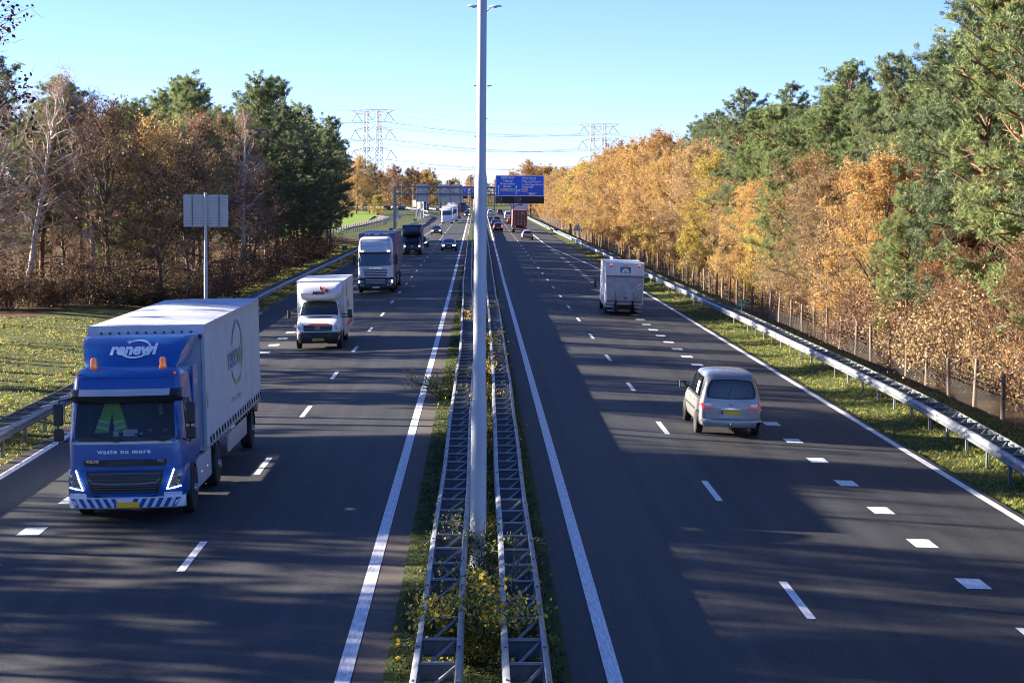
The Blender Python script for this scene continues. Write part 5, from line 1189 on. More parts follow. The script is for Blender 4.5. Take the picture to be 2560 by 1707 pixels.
    mb = MB(); mb.loft(bp, False, False, False); bmp = mb.obj('bumper', pm_, root, 50); patch('step_pad', T, 'r', rect(-.34, .34, .488, .50), mat('grey_step', (.25, .26, .28), .6), bmp, .1, 6, 1, 0)
    rc = patch('plate_recess', T, 'r', ((-.36, .60), (.36, .60), (.33, .80), (-.33, .80)), pm_, root, .018, 6, 2, .05)
    patch('chrome_trim', T, 'r', ((-.33, .785), (.33, .785), (.30, .825), (-.30, .825)), chrome, root, .035, 6, 1, .08)
    plate(root, 0, cast(T, 'r', 0, .70, .06).y, .70, .52, dirn=1)
    y_ = cast(T, 'r', 0, .92, .02).y; mb = MB(); n = 18
    for (rx, rz_) in ((.062, .034),):
        a = [(rx * math.cos(2 * PI * q / n), rz_ * math.sin(2 * PI * q / n)) for q in range(n)]; b = [(p0 * .84, p1 * .76) for p0, p1 in a]
        mb.add([(p0, y_ + .012, .915 + p1) for p0, p1 in a] + [(p0, y_ + .012, .915 + p1) for p0, p1 in b], [(i, (i + 1) % n, n + (i + 1) % n, n + i) for i in range(n)])
    mb.box((-.022, y_ + .012, .915), (.012, .006, .05), rot=(0, .35, 0)); mb.box((.022, y_ + .012, .915), (.012, .006, .05), rot=(0, .35, 0)); mb.box((0, y_ + .012, .915), (.045, .006, .010), rot=(0, -.4, 0)); mb.obj('emblem', chrome, root, 0)
    mb = MB(); mb.tube([(0, 4.70, .22), (0, 4.86, .24), (0, 4.88, .36)], [.025, .022, .02], 8); mb.lathe([(.36, .02), (.375, .032), (.395, .032), (.41, .01)], (0, 4.88, 0), 'z', 10); mb.obj('tow_bar', galv_dull, root)
    for s in (-1, 1):
        for yy in (.85, 3.85): arch(root, s * (w * .985), yy, .40, s); wheel(root, s * (w - .09), yy, .335, .21, s)
        mb = MB(); mb.tube([(s * .86, 1.55, 1.12), (s * 1.0, 1.5, 1.14)], .03, 6); mb.box((s * 1.06, 1.5, 1.18), (.2, .13, .22)); mr = mb.obj('mirror', black, root, 0, bevel=.03)
        mb = MB(); mb.box((s * 1.06, 1.568, 1.185), (.15, .008, .16)); mb.obj('mirror_glass', mat('mirror_glass', (.10, .16, .22), .05, 1.0), mr, 0)
    mb = MB(); mb.tube([(-.55, 4.5, .22), (-.55, 4.72, .22)], .03, 8); mb.obj('exhaust', galv_dull, root)
silver_van()

# ---------------- box vans with a bonnet cab (the MSG van, the dark one, the white box truck)
def face_lift(): pass
def box_van(x, y, rz, label, cabp, boxp, bw, bl, bh, name='box_van', lit=False, fairing=True, front=True, tail=False, bumper=None, windows=None, plate_t=None, plate_m=None):
    root = vehicle(name, x, y, rz, label, 'truck' if tail else 'van'); w = .99; P = carprof; bumper = bumper or mat('bumper_grey', (.035, .037, .042), .5)
    st = [(.0, P(.66, .42, .78, .82, .55), 0), (.06, P(.86, .34, .92, .98, .74), 0), (.30, P(.97, .30, 1.08, 1.14, .80), 0), (.75, P(w, .30, 1.20, 1.27, .83), 0), (.98, P(w, .30, 1.26, 1.36, .84), 0), (1.5, P(w, .30, 1.28, 2.02, .82), 0), (1.72, P(w, .30, 1.28, 2.18, .80), 0), (2.35, P(w, .32, 1.28, 2.20, .80), 0)]
    body, T = smooth_body('cab', ring_body(st), cabp, root, 2)
    gm = windows or darkglass
    wsn = patch('windscreen', T, 't', ((-.86, 1.03), (.86, 1.03), (.76, 1.56), (-.76, 1.56)), gm, root, .014, 12, 8, .04)
    mb = MB(); mb.tube([cast(T, 't', -.3, 1.06, .03), cast(T, 't', .25, 1.1, .03)], .012, 4); mb.tube([cast(T, 't', .35, 1.06, .03), cast(T, 't', .8, 1.12, .03)], .012, 4); mb.obj('wiper', black, wsn)
    patch('scuttle', T, 't', rect(-.62, .62, .88, .95), black, root, .01, 8, 1, .1)
    for ax in 'RL':
        patch('side_window', T, ax, ((1.18, 1.30), (2.2, 1.30), (2.2, 1.88), (1.52, 1.88)), darkglass, root, .012, 6, 4, .05)
        patch('door_seam', T, ax, rect(2.24, 2.255, .5, 1.95), black, root, .008, 1, 6, 0); patch('side_rub_strip', T, ax, rect(.95, 2.3, .62, .74), bumper, root, .02, 8, 1, 0)
    for s in (-1, 1):
        hl = patch('headlight', T, 'f', ((s * .66 if s > 0 else -.93, .86), (s * .93 if s > 0 else -.66, .86), (.93 if s > 0 else -.72, 1.20), (.72 if s > 0 else -.93, 1.20)), whitelamp if not lit else mat('headlamp_glass', (.35, .4, .45), .1, coat=.8), root, .02, 4, 5, .05)
        c = cast(T, 'f', s * .80, .95, .05); mb = MB(); mb.lathe([(c.y - .01, .075), (c.y + .02, .08)], (c.x, 0, .95), 'y', 12); mb.obj('lamp_bulb', headlit if lit else chrome, hl)
        mb = MB(); mb.box((s * 1.13, 1.28, 1.34), (.30, .05, .05)); mb.box((s * 1.13, 1.28, 1.46), (.30, .05, .04)); mb.obj('mirror_arm', black, root, 0)
        mb = MB(); mb.box((s * 1.34, 1.28, 1.48), (.20, .12, .38)); mb.obj('mirror', black, root, 0, bevel=.04)
        arch(root, s * (w * .985), .80, .42, s); wheel(root, s * (w - .10), .80, .345, .22, s)
    gp = patch('grille', T, 'f', ((-.62, .80), (.62, .80), (.64, 1.06), (-.64, 1.06)), bumper, root, .016, 8, 4, .03)
    for k in range(4): patch('grille_bar', T, 'f', rect(-.56, .56, .83 + k * .058, .855 + k * .058), mat('grille_bar_grey', (.10, .105, .115), .4), gp, .034, 8, 1, 0)
    c = cast(T, 'f', 0, .935, .045); em = MB(); n = 20
    a = [(math.cos(2 * PI * q / n), math.sin(2 * PI * q / n)) for q in range(n)]
    em.add([(p0 * .098, c.y, .935 + p1 * .098) for p0, p1 in a] + [(p0 * .078, c.y, .935 + p1 * .078) for p0, p1 in a], [(i, (i + 1) % n, n + (i + 1) % n, n + i) for i in range(n)])
    for s in (-1, 1):
        for (x0, z0, x1, z1) in ((.038, .062, .0, .012), (.066, .03, .028, -.066), (.028, -.066, .0, -.012)):
            em.box(((x0 + x1) / 2 * s, c.y, .935 + (z0 + z1) / 2), (.016, .006, math.hypot(x1 - x0, z1 - z0)), rot=(0, s * math.atan2(x0 - x1, z0 - z1), 0))
    em.obj('emblem', chrome, gp, 0)
    bp = []
    for z, o in ((.28, .02), (.32, .05), (.52, .07), (.70, .06), (.76, .02)): bp.append([cast(T, 'f', x_, max(z, .36), o) + Vector((0, 0, z - max(z, .36))) for x_ in [-.97 + 1.94 * k / 16 for k in range(17)]])
    mb = MB(); mb.loft(bp, False, False, False); bo = mb.obj('bumper', bumper, root, 50)
    patch('air_intake', T, 'f', ((-.36, .56), (.36, .56), (.48, .70), (-.48, .70)), black, bo, .085, 6, 2, .05)
    for s in (-1, 1): patch('fog_lamp', T, 'f', rect(*sorted((s * .60, s * .82)), .60, .68), black, bo, .085, 3, 1, .05)
    plate(root, 0, cast(T, 'f', 0, .44, .10).y, .44, .52, plate_t, m=plate_m)
    # box body
    y0 = 2.15; yb0 = bh - 2.28 if bh > 2.6 else .62; yb0 = .62
    mb = MB(); mb.box((0, y0 + bl / 2, (yb0 + bh) / 2), (bw, bl, bh - yb0)); bx = mb.obj('cargo_box', boxp, root, 0, bevel=.03)
    trim = mat('aluminium_trim', (.60, .62, .65), .4, .4)
    for s in (-1, 1):
        for yy in (y0, y0 + bl): mb = MB(); mb.box((s * (bw / 2 - .03), yy, (yb0 + bh) / 2), (.075, .03, bh - yb0 - .02)); mb.obj('corner_post', trim if not tail else boxp, bx, 0)
        mb = MB(); mb.box((s * bw / 2, y0 + bl / 2, bh - .03), (.03, bl + .02, .07)); mb.obj('roof_rail', trim, bx, 0); mb = MB(); mb.box((s * bw / 2, y0 + bl / 2, yb0 + .05), (.03, bl + .02, .12)); mb.obj('sill_rail', trim, bx, 0)
        mb = MB(); mb.box((s * .93, y0 + bl * .48, .47), (.04, bl * .5, .26)); mb.obj('side_skirt', trim, root, 0)
        wheel(root, s * .84, y0 + bl * .56, .345, .2, s, dual=True)
        mb = MB(); mb.tube([(s * .72, y0 + bl * .56 - .5, .5), (s * .72, y0 + bl * .56 - .4, .78), (s * .72, y0 + bl * .56 + .4, .78), (s * .72, y0 + bl * .56 + .5, .5)], .0, 4)
    mb = MB(); mb.box((0, y0 + bl * .45, .5), (.9, bl + 1.2, .22)); mb.obj('chassis', underside_mat, root, 0)
    if fairing:
        fy0 = y0 - 1.02; rows = []
        for z, yf, hw, rr in ((2.10, fy0 + .30, .80, .2), (2.24, fy0 + .06, .90, .25), (2.42, fy0 + .02, .97, .28), (2.62, fy0 + .20, .985, .30), (2.76, fy0 + .50, .97, .30), (bh - .08, y0 - .05, .93, .03)):
            row = [(-hw, y0 + .02, z)] + [(-hw + rr - rr * math.cos(a), yf + rr - rr * math.sin(a), z) for a in [R(15 * k) for k in range(7)]] + [(hw * t, yf - .02 * (1 - t * t), z) for t in (-.4, 0, .4)] + [(hw - rr + rr * math.sin(a), yf + rr - rr * math.cos(a), z) for a in [R(15 * k) for k in range(7)]] + [(hw, y0 + .02, z)]
            rows.append([(p[0], min(p[1], y0 + .02), p[2]) for p in row])
        mb = MB(); mb.loft(rows, False, False, False); mb.add(rows[0], [tuple(range(len(rows[0])))]); mb.add(rows[-1], [tuple(range(len(rows[-1])))])
        fo = mb.obj('roof_fairing', cabp, root, 50); root['_f'] = fo.name
    return root, T, bx
whitevan = paint('white_van_paint', (.74, .76, .79), .32, .5); boxwhite = mat('white_box_panel', (.72, .75, .80), .45, var=.10, scale=1.2)
vglass = glass_mat('van_windscreen', (.55, .65, .66), .02, .55)
msg, T, bx = box_van(-7.02, 84.15, 0, 'white box van with a red flame logo and white roof fairing, behind the blue truck', whitevan, boxwhite, 2.12, 5.7, 2.93, windows=mat('msg_windscreen', (.016, .026, .030), .05, spec=.8, coat=.4), plate_t='VX-834-Z')
orangeband = mat('orange_red_band', (.55, .09, .03), .4)
patch('bonnet_band', T, 'f', ((-.60, 1.065), (.60, 1.065), (.50, 1.125), (-.50, 1.125)), orangeband, msg, .018, 8, 2, .3)
fo = bpy.data.objects[msg['_f']]; FT = bvh_of(fo.data); navyp = mat('navy_print', (.01, .015, .06), .5); flame = mat('flame_print', (.62, .10, .03), .5)
ym = min(cast(FT, 'f', -.04 + dx, 2.42 + dz, .006).y for dx in (-.27, -.1, .1, .27) for dz in (-.08, 0, .08))
mt_ = text_mesh('t', 'MSG', .20, navyp, .55, shear=.25, bold=.010); place_text('lettering', mt_, fo, (-.04, ym - .004, 2.42), (R(90), 0, 0))
stick_poly('logo_ball', [(.34 + .092 * math.cos(q * PI / 9), 2.50 + .072 * math.sin(q * PI / 9)) for q in range(18)], FT, 'f', flame, fo, .035)
stick_poly('logo_flame', [(.03, 2.61), (.07, 2.54), (.13, 2.51), (.20, 2.50), (.18, 2.54), (.24, 2.57), (.31, 2.59), (.25, 2.64), (.17, 2.66), (.10, 2.66), (.04, 2.72), (.05, 2.66)], FT, 'f', flame, fo, .035)
for s in (-1, 1): stick_band('crease_shade_line', [(s * .62, 2.72), (s * .60, 2.45), (s * .5, 2.25)], .012, FT, 'f', mat('crease_shade_grey', (.45, .47, .5), .5), fo, .006)  # grey bands paint the shade of moulded creases
BT = bvh_of(bx.data)
patch('side_flame', BT, 'R', ((3.0, 2.05), (3.6, 2.2), (3.7, 2.75), (3.3, 2.6)), flame, bx, .006, 1, 1, 0); patch('side_flame', BT, 'R', ((2.6, .78), (7.2, .78), (7.2, 1.02), (4.4, .98)), flame, bx, .006, 1, 1, 0)
stick_text('lettering', text_mesh('t', 'MSG', .5, mat('grey_print', (.3, .28, .32), .5), 1.6, shear=.25, bold=.01), BT, 'R', 4.2, 1.75, bx)
mb = MB(); mb.box((.99, .9, 1.05), (.1, .06, .05)); mb.obj('side_marker', orangelamp, msg, 0); mb = MB(); mb.box((-1.06, .35, 1.05), (.1, .06, .05)); mb.obj('side_marker', orangelamp, msg, 0)
darkvan = paint('dark_blue_van_paint', (.010, .020, .050)); darkbox = mat('dark_blue_box', (.010, .022, .075), .5, var=.2, scale=2)
dv, T, bx = box_van(-7.28, 210.9, 0, 'dark blue box van ahead of the blue container lorry', darkvan, darkbox, 2.18, 4.6, 3.22, lit=True, fairing=True)
whitebox2 = mat('white_truck_box', (.76, .77, .78), .4, var=.08, scale=1.0)
BL = 4.9
bt, T, bx = box_van(8.32, 109.4 + BL + 2.15, PI, 'white box truck with tail lift seen from behind, red tail lamps lit', whitevan, whitebox2, 2.16, BL, 3.02, name='box_truck', fairing=False, tail=True)
yr = 2.15 + BL; tl = mat('tail_lift_aluminium', (.40, .44, .50), .5, .2, var=.3, scale=2.5)
mb = MB(); mb.box((0, yr + .03, 1.48), (2.06, .05, 1.46)); lift = mb.obj('tail_lift', tl, bt, 0, bevel=.01)
mb = MB(); mb.box((0, yr + .075, .80), (2.04, .06, .13)); mb.obj('lift_edge', galv_dull, lift, 0)
mb = MB(); mb.box((0, yr + .03, 2.22), (2.12, .06, .10)); mb.obj('lintel', galv_dull, bt, 0)
mb = MB(); mb.box((0, yr + .02, 2.62), (1.78, .03, .68)); up_ = mb.obj('upper_door', whitebox2, bt, 0, bevel=.008)
mb = MB(); mb.box((-.02, yr + .042, 2.60), (.60, .01, .34)); lg = mb.obj('logo_panel', mat('logo_blue', (.02, .16, .48), .5), up_, 0)
mb = MB(); n = 16; mb.add([(-.02, yr + .05, 2.45)] + [(-.02 + .22 * math.cos(PI * q / n), yr + .05, 2.45 + .24 * math.sin(PI * q / n)) for q in range(n + 1)], [(0, q + 1, q + 2) for q in range(n)]); mb.obj('logo_arch', mat('logo_white', (.75, .77, .8), .5), lg, 0)
mb = MB(); mb.add([(-.02, yr + .054, 2.45)] + [(-.02 + .09 * math.cos(PI * q / n), yr + .054, 2.45 + .12 * math.sin(PI * q / n)) for q in range(n + 1)], [(0, q + 1, q + 2) for q in range(n)]); mb.obj('logo_sun', mat('logo_yellow', (.75, .6, .05), .5), lg, 0)
for s in (-1, 1):
    mb = MB(); mb.box((s * .82, yr + .04, 2.88), (.12, .03, .06)); mb.obj('top_marker', redlit, bt, 0)
    mb = MB(); mb.lathe([(yr + .03, .07), (yr + .05, .06)], (s * .80, 0, 2.80), 'y', 12); mb.obj('top_badge', mat('badge_blue', (.15, .25, .5), .4), bt)
    mb = MB(); mb.box((s * .52, yr + .09, 1.05), (.045, .07, .58)); mb.obj('lift_bar', galv, lift, 0)
    mb = MB(); mb.box((s * .48, yr + .10, .55), (.09, .14, .62)); mb.obj('lift_arm', underside_mat, bt, 0)
    mb = MB(); mb.box((s * .78, yr - .12, .68), (.40, .1, .15)); tlm = mb.obj('lamp_cluster', mat('lamp_housing', (.03, .01, .01), .4), bt, 0)
    mb = MB(); mb.lathe([(yr - .06, .065), (yr - .03, .05)], (s * .68, 0, .68), 'y', 14); mb.obj('brake_lamp', redlit, tlm); mb = MB(); mb.lathe([(yr - .06, .05), (yr - .03, .04)], (s * .92, 0, .68), 'y', 14); mb.obj('rear_lamp', redlit, tlm)
    mb = MB(); mb.box((s * .80, yr + .02, .28), (.38, .1, .11)); mb.obj('bumper_bar', galv, bt, 0); mb = MB(); mb.box((s * .78, yr - .05, .50), (.42, .05, .13)); mb.obj('light_board', tl, bt, 0)
mb = MB(); mb.box((0, yr + .02, .28), (.70, .1, .12)); mb.obj('bumper_bar', galv, bt, 0); mb = MB(); mb.box((0, yr - .06, .56), (.72, .05, .24)); mb.obj('plate_board', tl, bt, 0)
plate(bt, 0, yr - .02, .60, .50, dirn=1)
mb = MB(); mb.box((0, yr + .05, 2.86), (.28, .03, .035)); mb.obj('brake_light', redlamp, bt, 0)
sw = MB(); sw.box((-.82, yr + .062, 1.72), (.22, .006, .36)); sp = sw.obj('warning_board', whitep, lift, 0)
for k in range(5):
    mb = MB(); z = 1.57 + k * .075; mb.add([(-.93, yr + .068, z - .02), (-.71, yr + .068, z + .02), (-.71, yr + .068, z + .055), (-.93, yr + .068, z + .015)], [(0, 1, 2, 3)]); mb.obj('stripe', redp, sp, 0)
mb = MB(); mb.box((-.02, yr + .062, 1.26), (.26, .006, .06)); mb.obj('label', mat('label_pink', (.5, .25, .28), .6), lift, 0); mb = MB(); mb.box((-.06, yr + .062, 1.0), (.2, .006, .10)); mb.obj('label', mat('label_grey', (.09, .10, .12), .6), lift, 0); mb = MB(); mb.box((-.66, yr + .062, 1.02), (.17, .006, .13)); mb.obj('label', mat('label_orange', (.5, .26, .06), .6), lift, 0)
# ---------------- heavy trucks
def foot(hw, yf, yr_, rf=.16, rr_=.05, nf=6, bow=.05):
    """rounded footprint ring: front row first (nf+1 points, left to right), then right side, back, left side"""
    pts = []
    fr_ = [(-hw + rf - rf * math.cos(a), yf + rf - rf * math.sin(a)) for a in [R(0), R(25), R(50), R(70)]]
    pts += fr_
    pts += [((hw - rf) * t, yf - bow * (1 - t * t) + 0) for t in [-1 + 2 * k / nf for k in range(nf + 1)]]
    pts += [(-p[0], p[1]) for p in reversed(fr_)]
    pts += [(hw, yr_ - rr_), (hw - rr_, yr_), (-hw + rr_, yr_), (-hw, yr_ - rr_)]
    return pts
NFR = 4        # index of first front point
def cab_shell(name, levels, m, parent, hole=None, nf=6, lvl=0):
    """levels: (z, hw, yf, yr, rf, bow); hole = (i0, i1): omit front faces between these level rows (windscreen opening)"""
    rings = [[(x, y, L[0]) for x, y in foot(L[1], L[2], L[3], L[4], .05, nf, L[5])] for L in levels]; n = len(rings[0]); mb = MB(); vs = [p for r_ in rings for p in r_]; fs = []
    for i in range(len(rings) - 1):
        for k in range(n):
            if hole and hole[0] <= i < hole[1] and 3 <= k <= NFR + nf: continue
            fs.append((i * n + k, i * n + (k + 1) % n, (i + 1) * n + (k + 1) % n, (i + 1) * n + k))
    fs.append(tuple((len(rings) - 1) * n + k for k in range(n))); mb.add(vs, fs); full = MB(); full.loft(rings)
    gl = [[rings[i][k] for k in range(3, NFR + nf + 2)] for i in range(hole[0], hole[1] + 1)] if hole else None
    return mb.obj(name, m, parent, 38), bvh_of(full.mesh('tmp', m, 0)), gl
def truck_wheels(root, axles, hw=1.02, r_=.50):
    for y, dual in axles:
        for s in (-1, 1): wheel(root, s * (hw + .08), y, r_, .28, s, dual=dual, truck=True)
def renewi_truck():
    root = vehicle('articulated_truck', -7.33, 39.85, 0, 'large blue cab truck with grey curtain sided trailer, orange beacons on the roof', 'truck')
    blue = mat('truck_blue_paint', (.004, .085, .33), .30, var=.18, scale=1.2, coat=.35); bl2 = mat('dark_blue_trim', (.004, .03, .16), .4); grey = mat('visor_grey', (.42, .44, .46), .35, .2); dark = mat('grille_black', (.012, .013, .016), .4)
    lv = [(.98, 1.20, .10, 2.05, .22, .05), (1.66, 1.20, .11, 2.05, .22, .06), (1.74, 1.195, .12, 2.05, .22, .06), (2.06, 1.18, .20, 2.06, .22, .06), (2.36, 1.16, .29, 2.07, .22, .06), (2.56, 1.15, .36, 2.08, .22, .05), (2.70, 1.145, .38, 2.08, .22, .05), (3.02, 1.12, .46, 2.08, .22, .05), (3.12, 1.08, .56, 2.07, .22, .04), (3.19, .98, .78, 2.04, .2, .03), (3.21, .80, 1.0, 2.0, .2, .02)]
    cab, T, gl = cab_shell('cab', lv, blue, root, (2, 5))
    mb = MB(); mb.loft(gl, False, False, False); ws = mb.obj('windscreen', glass, root, 60)
    # cabin interior seen through the screen
    intm = mat('cab_interior', (.09, .10, .105), .8); mb = MB(); mb.box((0, 1.55, 2.2), (2.1, .05, 1.1)); mb.box((0, .62, 1.62), (2.1, .75, .30)); mb.box((0, 1.0, 1.2), (2.2, 1.6, .06)); mb.box((0, 1.0, 2.72), (2.1, 1.2, .04)); ci = mb.obj('cab_interior', intm, root, 0)
    for xo in (-.62, .62):
        mb = MB(); mb.box((xo, 1.30, 2.0), (.48, .14, .75), rot=(-.12, 0, 0)); mb.box((xo, 1.36, 2.44), (.28, .10, .2)); mb.box((xo, 1.05, 1.55), (.5, .5, .16)); mb.obj('seat', mat('seat_cloth', (.03, .035, .045), .9), ci, 0, bevel=.04)
    mb = MB(); n = 18; mb.tube([(.60 + .2 * math.cos(2 * PI * k / n), .78 + .10 * math.sin(2 * PI * k / n), 1.92 + .17 * math.sin(2 * PI * k / n)) for k in range(n + 1)], .016, 6, False); mb.obj('steering_wheel', black, ci)
    vest = mat('hi_vis_yellow', (.30, .62, .02), .8); silv = mat('reflective_tape', (.7, .72, .72), .4)
    vroot = empty('safety_vest'); tag(vroot, 'yellow green safety vest hanging behind the windscreen of the blue truck', 'vest')
    for (x0, x1, lean) in ((-.62, -.40, .18), (-.34, -.12, -.12)):
        mb = MB(); rows = []
        for k in range(7):
            t = k / 6; z = 1.82 + .62 * t; cx = (x0 + x1) / 2 + lean * (t - .5); hw = (.15 - .06 * t)
            rows.append([(cx - hw, .72 + .02 * math.sin(k * 2.1), z), (cx - hw * .3, .69 + .02 * math.sin(k * 1.3), z), (cx + hw * .4, .73, z), (cx + hw, .71 + .015 * math.cos(k * 1.7), z)])
        mb.loft(rows, False, False, False); mb.loft([[(p[0], p[1] + .03, p[2]) for p in r_] for r_ in rows], False, False, False); mb.obj('vest_panel', vest, vroot, 60)
        for zz in (1.93, 2.06):
            t = (zz - 1.82) / .62; cx = (x0 + x1) / 2 + lean * (t - .5); mb = MB(); mb.box((cx, .672, zz), (.27 - .10 * t, .008, .05), rot=(0, .25 if lean > 0 else -.25, 0)); mb.obj('reflective_band', silv, vroot, 0)
    place_in(root, vroot)
    mb = MB(); mb.box((.05, .50, 1.83), (.30, .02, .17), rot=(-.5, 0, 0)); mb.box((.28, .5, 1.80), (.06, .04, .08)); mb.box((-.25, .5, 1.82), (.12, .06, .12)); mb.obj('dashboard_papers', mat('paper', (.62, .62, .68), .7), ci, 0)
    dr = person((.62, 1.08, 1.60), 0, mat('navy_jacket', (.02, .025, .045), .9), 'driver in a dark jacket at the wheel of the blue truck', .95); place_in(root, dr)
    # front trim
    rows = []
    for z, dy in ((2.50, -.02), (2.55, -.16), (2.66, -.20), (2.76, -.10), (2.78, .0)): rows.append([(x, y + dy, z) for x, y in foot(1.17, .36, 1.2, .26, .05, 6, .06)[:15]])
    mb = MB(); mb.loft(rows, False, False, False); vis = mb.obj('sun_visor', dark, root, 40)
    rows = []
    for z, dy in ((2.66, -.212), (2.74, -.15), (2.79, -.09)): rows.append([(x, y + dy, z) for x, y in foot(1.12, .36, 1.2, .26, .05, 6, .06)[3:12]])
    mb = MB(); mb.loft(rows, False, False, False); mb.obj('visor_strip', grey, vis, 40)
    patch('roof_panel_seam', T, 'f', rect(-1.0, 1.0, 3.00, 3.02), bl2, root, .008, 10, 1, .05)
    for s in (-1, 1): patch('roof_panel_seam', T, 'f', rect(*sorted((s * .98, s * 1.0)), 2.80, 3.02), bl2, root, .008, 1, 4, 0)
    patch('silver_trim', T, 'f', ((-1.08, 1.655), (1.08, 1.655), (1.12, 1.71), (-1.12, 1.71)), grey, root, .012, 10, 1, 0)
    patch('scuttle', T, 'f', rect(-1.1, 1.1, 1.71, 1.79), dark, root, .010, 10, 1, 0)
    stick_text('lettering', text_mesh('t', 'waste no more', .125, whitep, 1.12, spacing=1.15, bold=.004), T, 'f', -.02, 1.50, root, .014)
    patch('badge_band', T, 'f', ((-.86, 1.19), (.86, 1.19), (.88, 1.33), (-.88, 1.33)), dark, root, .014, 8, 2, .03)
    stick_text('lettering', text_mesh('t', 'VOLVO', .08, chrome, .28, bold=.004), T, 'f', -.68, 1.295, root, .026); stick_text('lettering', text_mesh('t', 'FM', .08, chrome, .12, bold=.004), T, 'f', .74, 1.295, root, .026)
    for k in range(3): patch('vent_slot', T, 'f', rect(-.40, .40, 1.215 + k * .035, 1.232 + k * .035), mat('slot_grey', (.05, .052, .058), .4), root, .022, 6, 1, 0)
    # lower front: corners, grille, lamps, bumper
    lv2 = [(.50, 1.20, .10, .80, .24, .06), (.56, 1.22, .02, .82, .25, .07), (.62, 1.235, .0, .84, .25, .08), (1.05, 1.235, .02, .86, .25, .08), (1.13, 1.22, .06, .88, .25, .06)]
    low, T2, _ = cab_shell('front_corner_panels', lv2, blue, root, None)
    patch('grille_surround', T2, 'f', ((-.66, .54), (.66, .54), (.84, 1.115), (-.84, 1.115)), dark, root, .014, 8, 4, .03)
    for z, hw in ((1.03, .74), (.975, .73), (.92, .72), (.78, .66), (.725, .65), (.67, .64)): patch('grille_slat', T2, 'f', ((-hw, z), (hw, z), (hw, z + .022), (-hw, z + .022)), mat('slat_grey', (.045, .047, .053), .35), root, .045, 8, 1, 0)
    stick_band('grille_lip', [(-.74, .95), (-.66, .86), (-.3, .84), (.3, .84), (.66, .86), (.74, .95)], .035, T2, 'f', mat('lip_grey', (.13, .135, .15), .35), root, .05)
    for s in (-1, 1):
        hl = patch('headlight', T2, 'f', tuple((s * a, b) for a, b in (((.86, .70), (1.14, .76), (1.19, 1.10), (1.02, 1.12)) if s > 0 else ((1.14, .76), (.86, .70), (1.02, 1.12), (1.19, 1.10)))), mat('headlamp_smoked', (.10, .12, .15), .08, coat=.9), root, .02, 6, 5, .02)
        stick_band('daytime_light', [(s * 1.02, 1.12), (s * .95, .92), (s * .87, .71), (s * 1.0, .735), (s * 1.15, .77)], .028, T2, 'f', headlit, hl, .035)
        for zz in (.98, .86): 
            c = cast(T2, 'f', s * 1.07, zz, .02); mb = MB(); mb.lathe([(c.y - .012, .05), (c.y + .01, .06)], (c.x, 0, zz), 'y', 12); mb.obj('lamp_bulb', chrome, hl)
        patch('fog_lamp', T2, 'f', rect(*sorted((s * .80, s * 1.17)), .555, .65), whitelamp, root, .016, 5, 2, .06)
    bp = []
    for z, dy in ((.31, .06), (.34, .0), (.54, -.015), (.56, .06)): bp.append([(x, y + dy - .02, z) for x, y in foot(1.225, .0, .9, .26, .05, 6, .08)[:15]])
    mb = MB(); mb.loft(bp, False, False, False); bum = mb.obj('bumper', mat('stripe_white', (.70, .73, .78), .4), root, 40); BTm = bvh_of(bum.data)
    for k in range(7):
        for s in (-1, 1):
            x0 = s * (.10 + k * .172)
            if abs(x0) < 1.13: stick_poly('stripe', [(x0, .345), (x0 + s * .088, .345), (x0 + s * .19, .535), (x0 + s * .10, .535)], BTm, 'f', blue, bum, .012)
    plate(root, .04, -.125, .405, .52)
    for xo in (-.45, .5):
        mb = MB(); a = cast(T, 'f', xo + .30, 1.74, .05); b = cast(T, 'f', xo - .28, 1.86, .05); mb.tube([a, b], .014, 5); mb.box(a, (.14, .06, .07)); mb.obj('wiper', black, root, 0)
    for s in (-1, 1):
        mb = MB(); mb.tube([(s * 1.12, .30, 2.60), (s * 1.34, .12, 2.58), (s * 1.38, .10, 2.1), (s * 1.36, .12, 1.68), (s * 1.2, .2, 1.74)], .022, 6); mb.obj('mirror_arm', black, root)
        mb = MB(); mb.box((s * 1.38, .16, 2.28), (.20, .13, .46)); mr = mb.obj('mirror', black, root, 0, bevel=.04); mb = MB(); mb.box((s * 1.38, .15, 1.86), (.21, .14, .26)); mb.obj('mirror', black, root, 0, bevel=.04)
        mb = MB(); mb.lathe([(3.17, .085), (3.20, .09), (3.21, .075), (3.36, .07), (3.40, .055), (3.41, .02)], (s * .73, .80, 0), 'z', 14, 0); bc = mb.obj('beacon', orangelamp, root); mb = MB(); mb.lathe([(3.12, .07), (3.205, .085)], (s * .73, .80, 0), 'z', 14); mb.obj('beacon_base', mat('beacon_base_amber', (.40, .18, .05), .5), bc)
        mb = MB(); mb.box((s * 1.02, .55, 3.09), (.05, .05, .05)); mb.obj('marker_lamp', orangelamp, root, 0)
        # doors
        patch('side_window', T, 'R' if s > 0 else 'L', ((.62, 1.80), (1.42, 1.72), (1.42, 2.50), (.72, 2.52)), darkglass, root, .012, 6, 4, .05)
        patch('door_seam', T, 'R' if s > 0 else 'L', rect(1.50, 1.512, 1.05, 2.6), bl2, root, .006, 1, 5, 0)
        # mud wing, steps, side fairing
        mb = MB(); n = 10; rows = []
        for k in range(n + 1):
            a = R(-5 + 190 * k / n); rows.append([(s * .92, 1.42 - .60 * math.cos(a), .50 + .60 * math.sin(a)), (s * 1.22, 1.42 - .60 * math.cos(a), .50 + .60 * math.sin(a)), (s * 1.22, 1.42 - .55 * math.cos(a), .50 + .55 * math.sin(a)), (s * .92, 1.42 - .55 * math.cos(a), .50 + .55 * math.sin(a))])
        mb.loft(rows); mb.obj('mudguard', dark, root, 50)
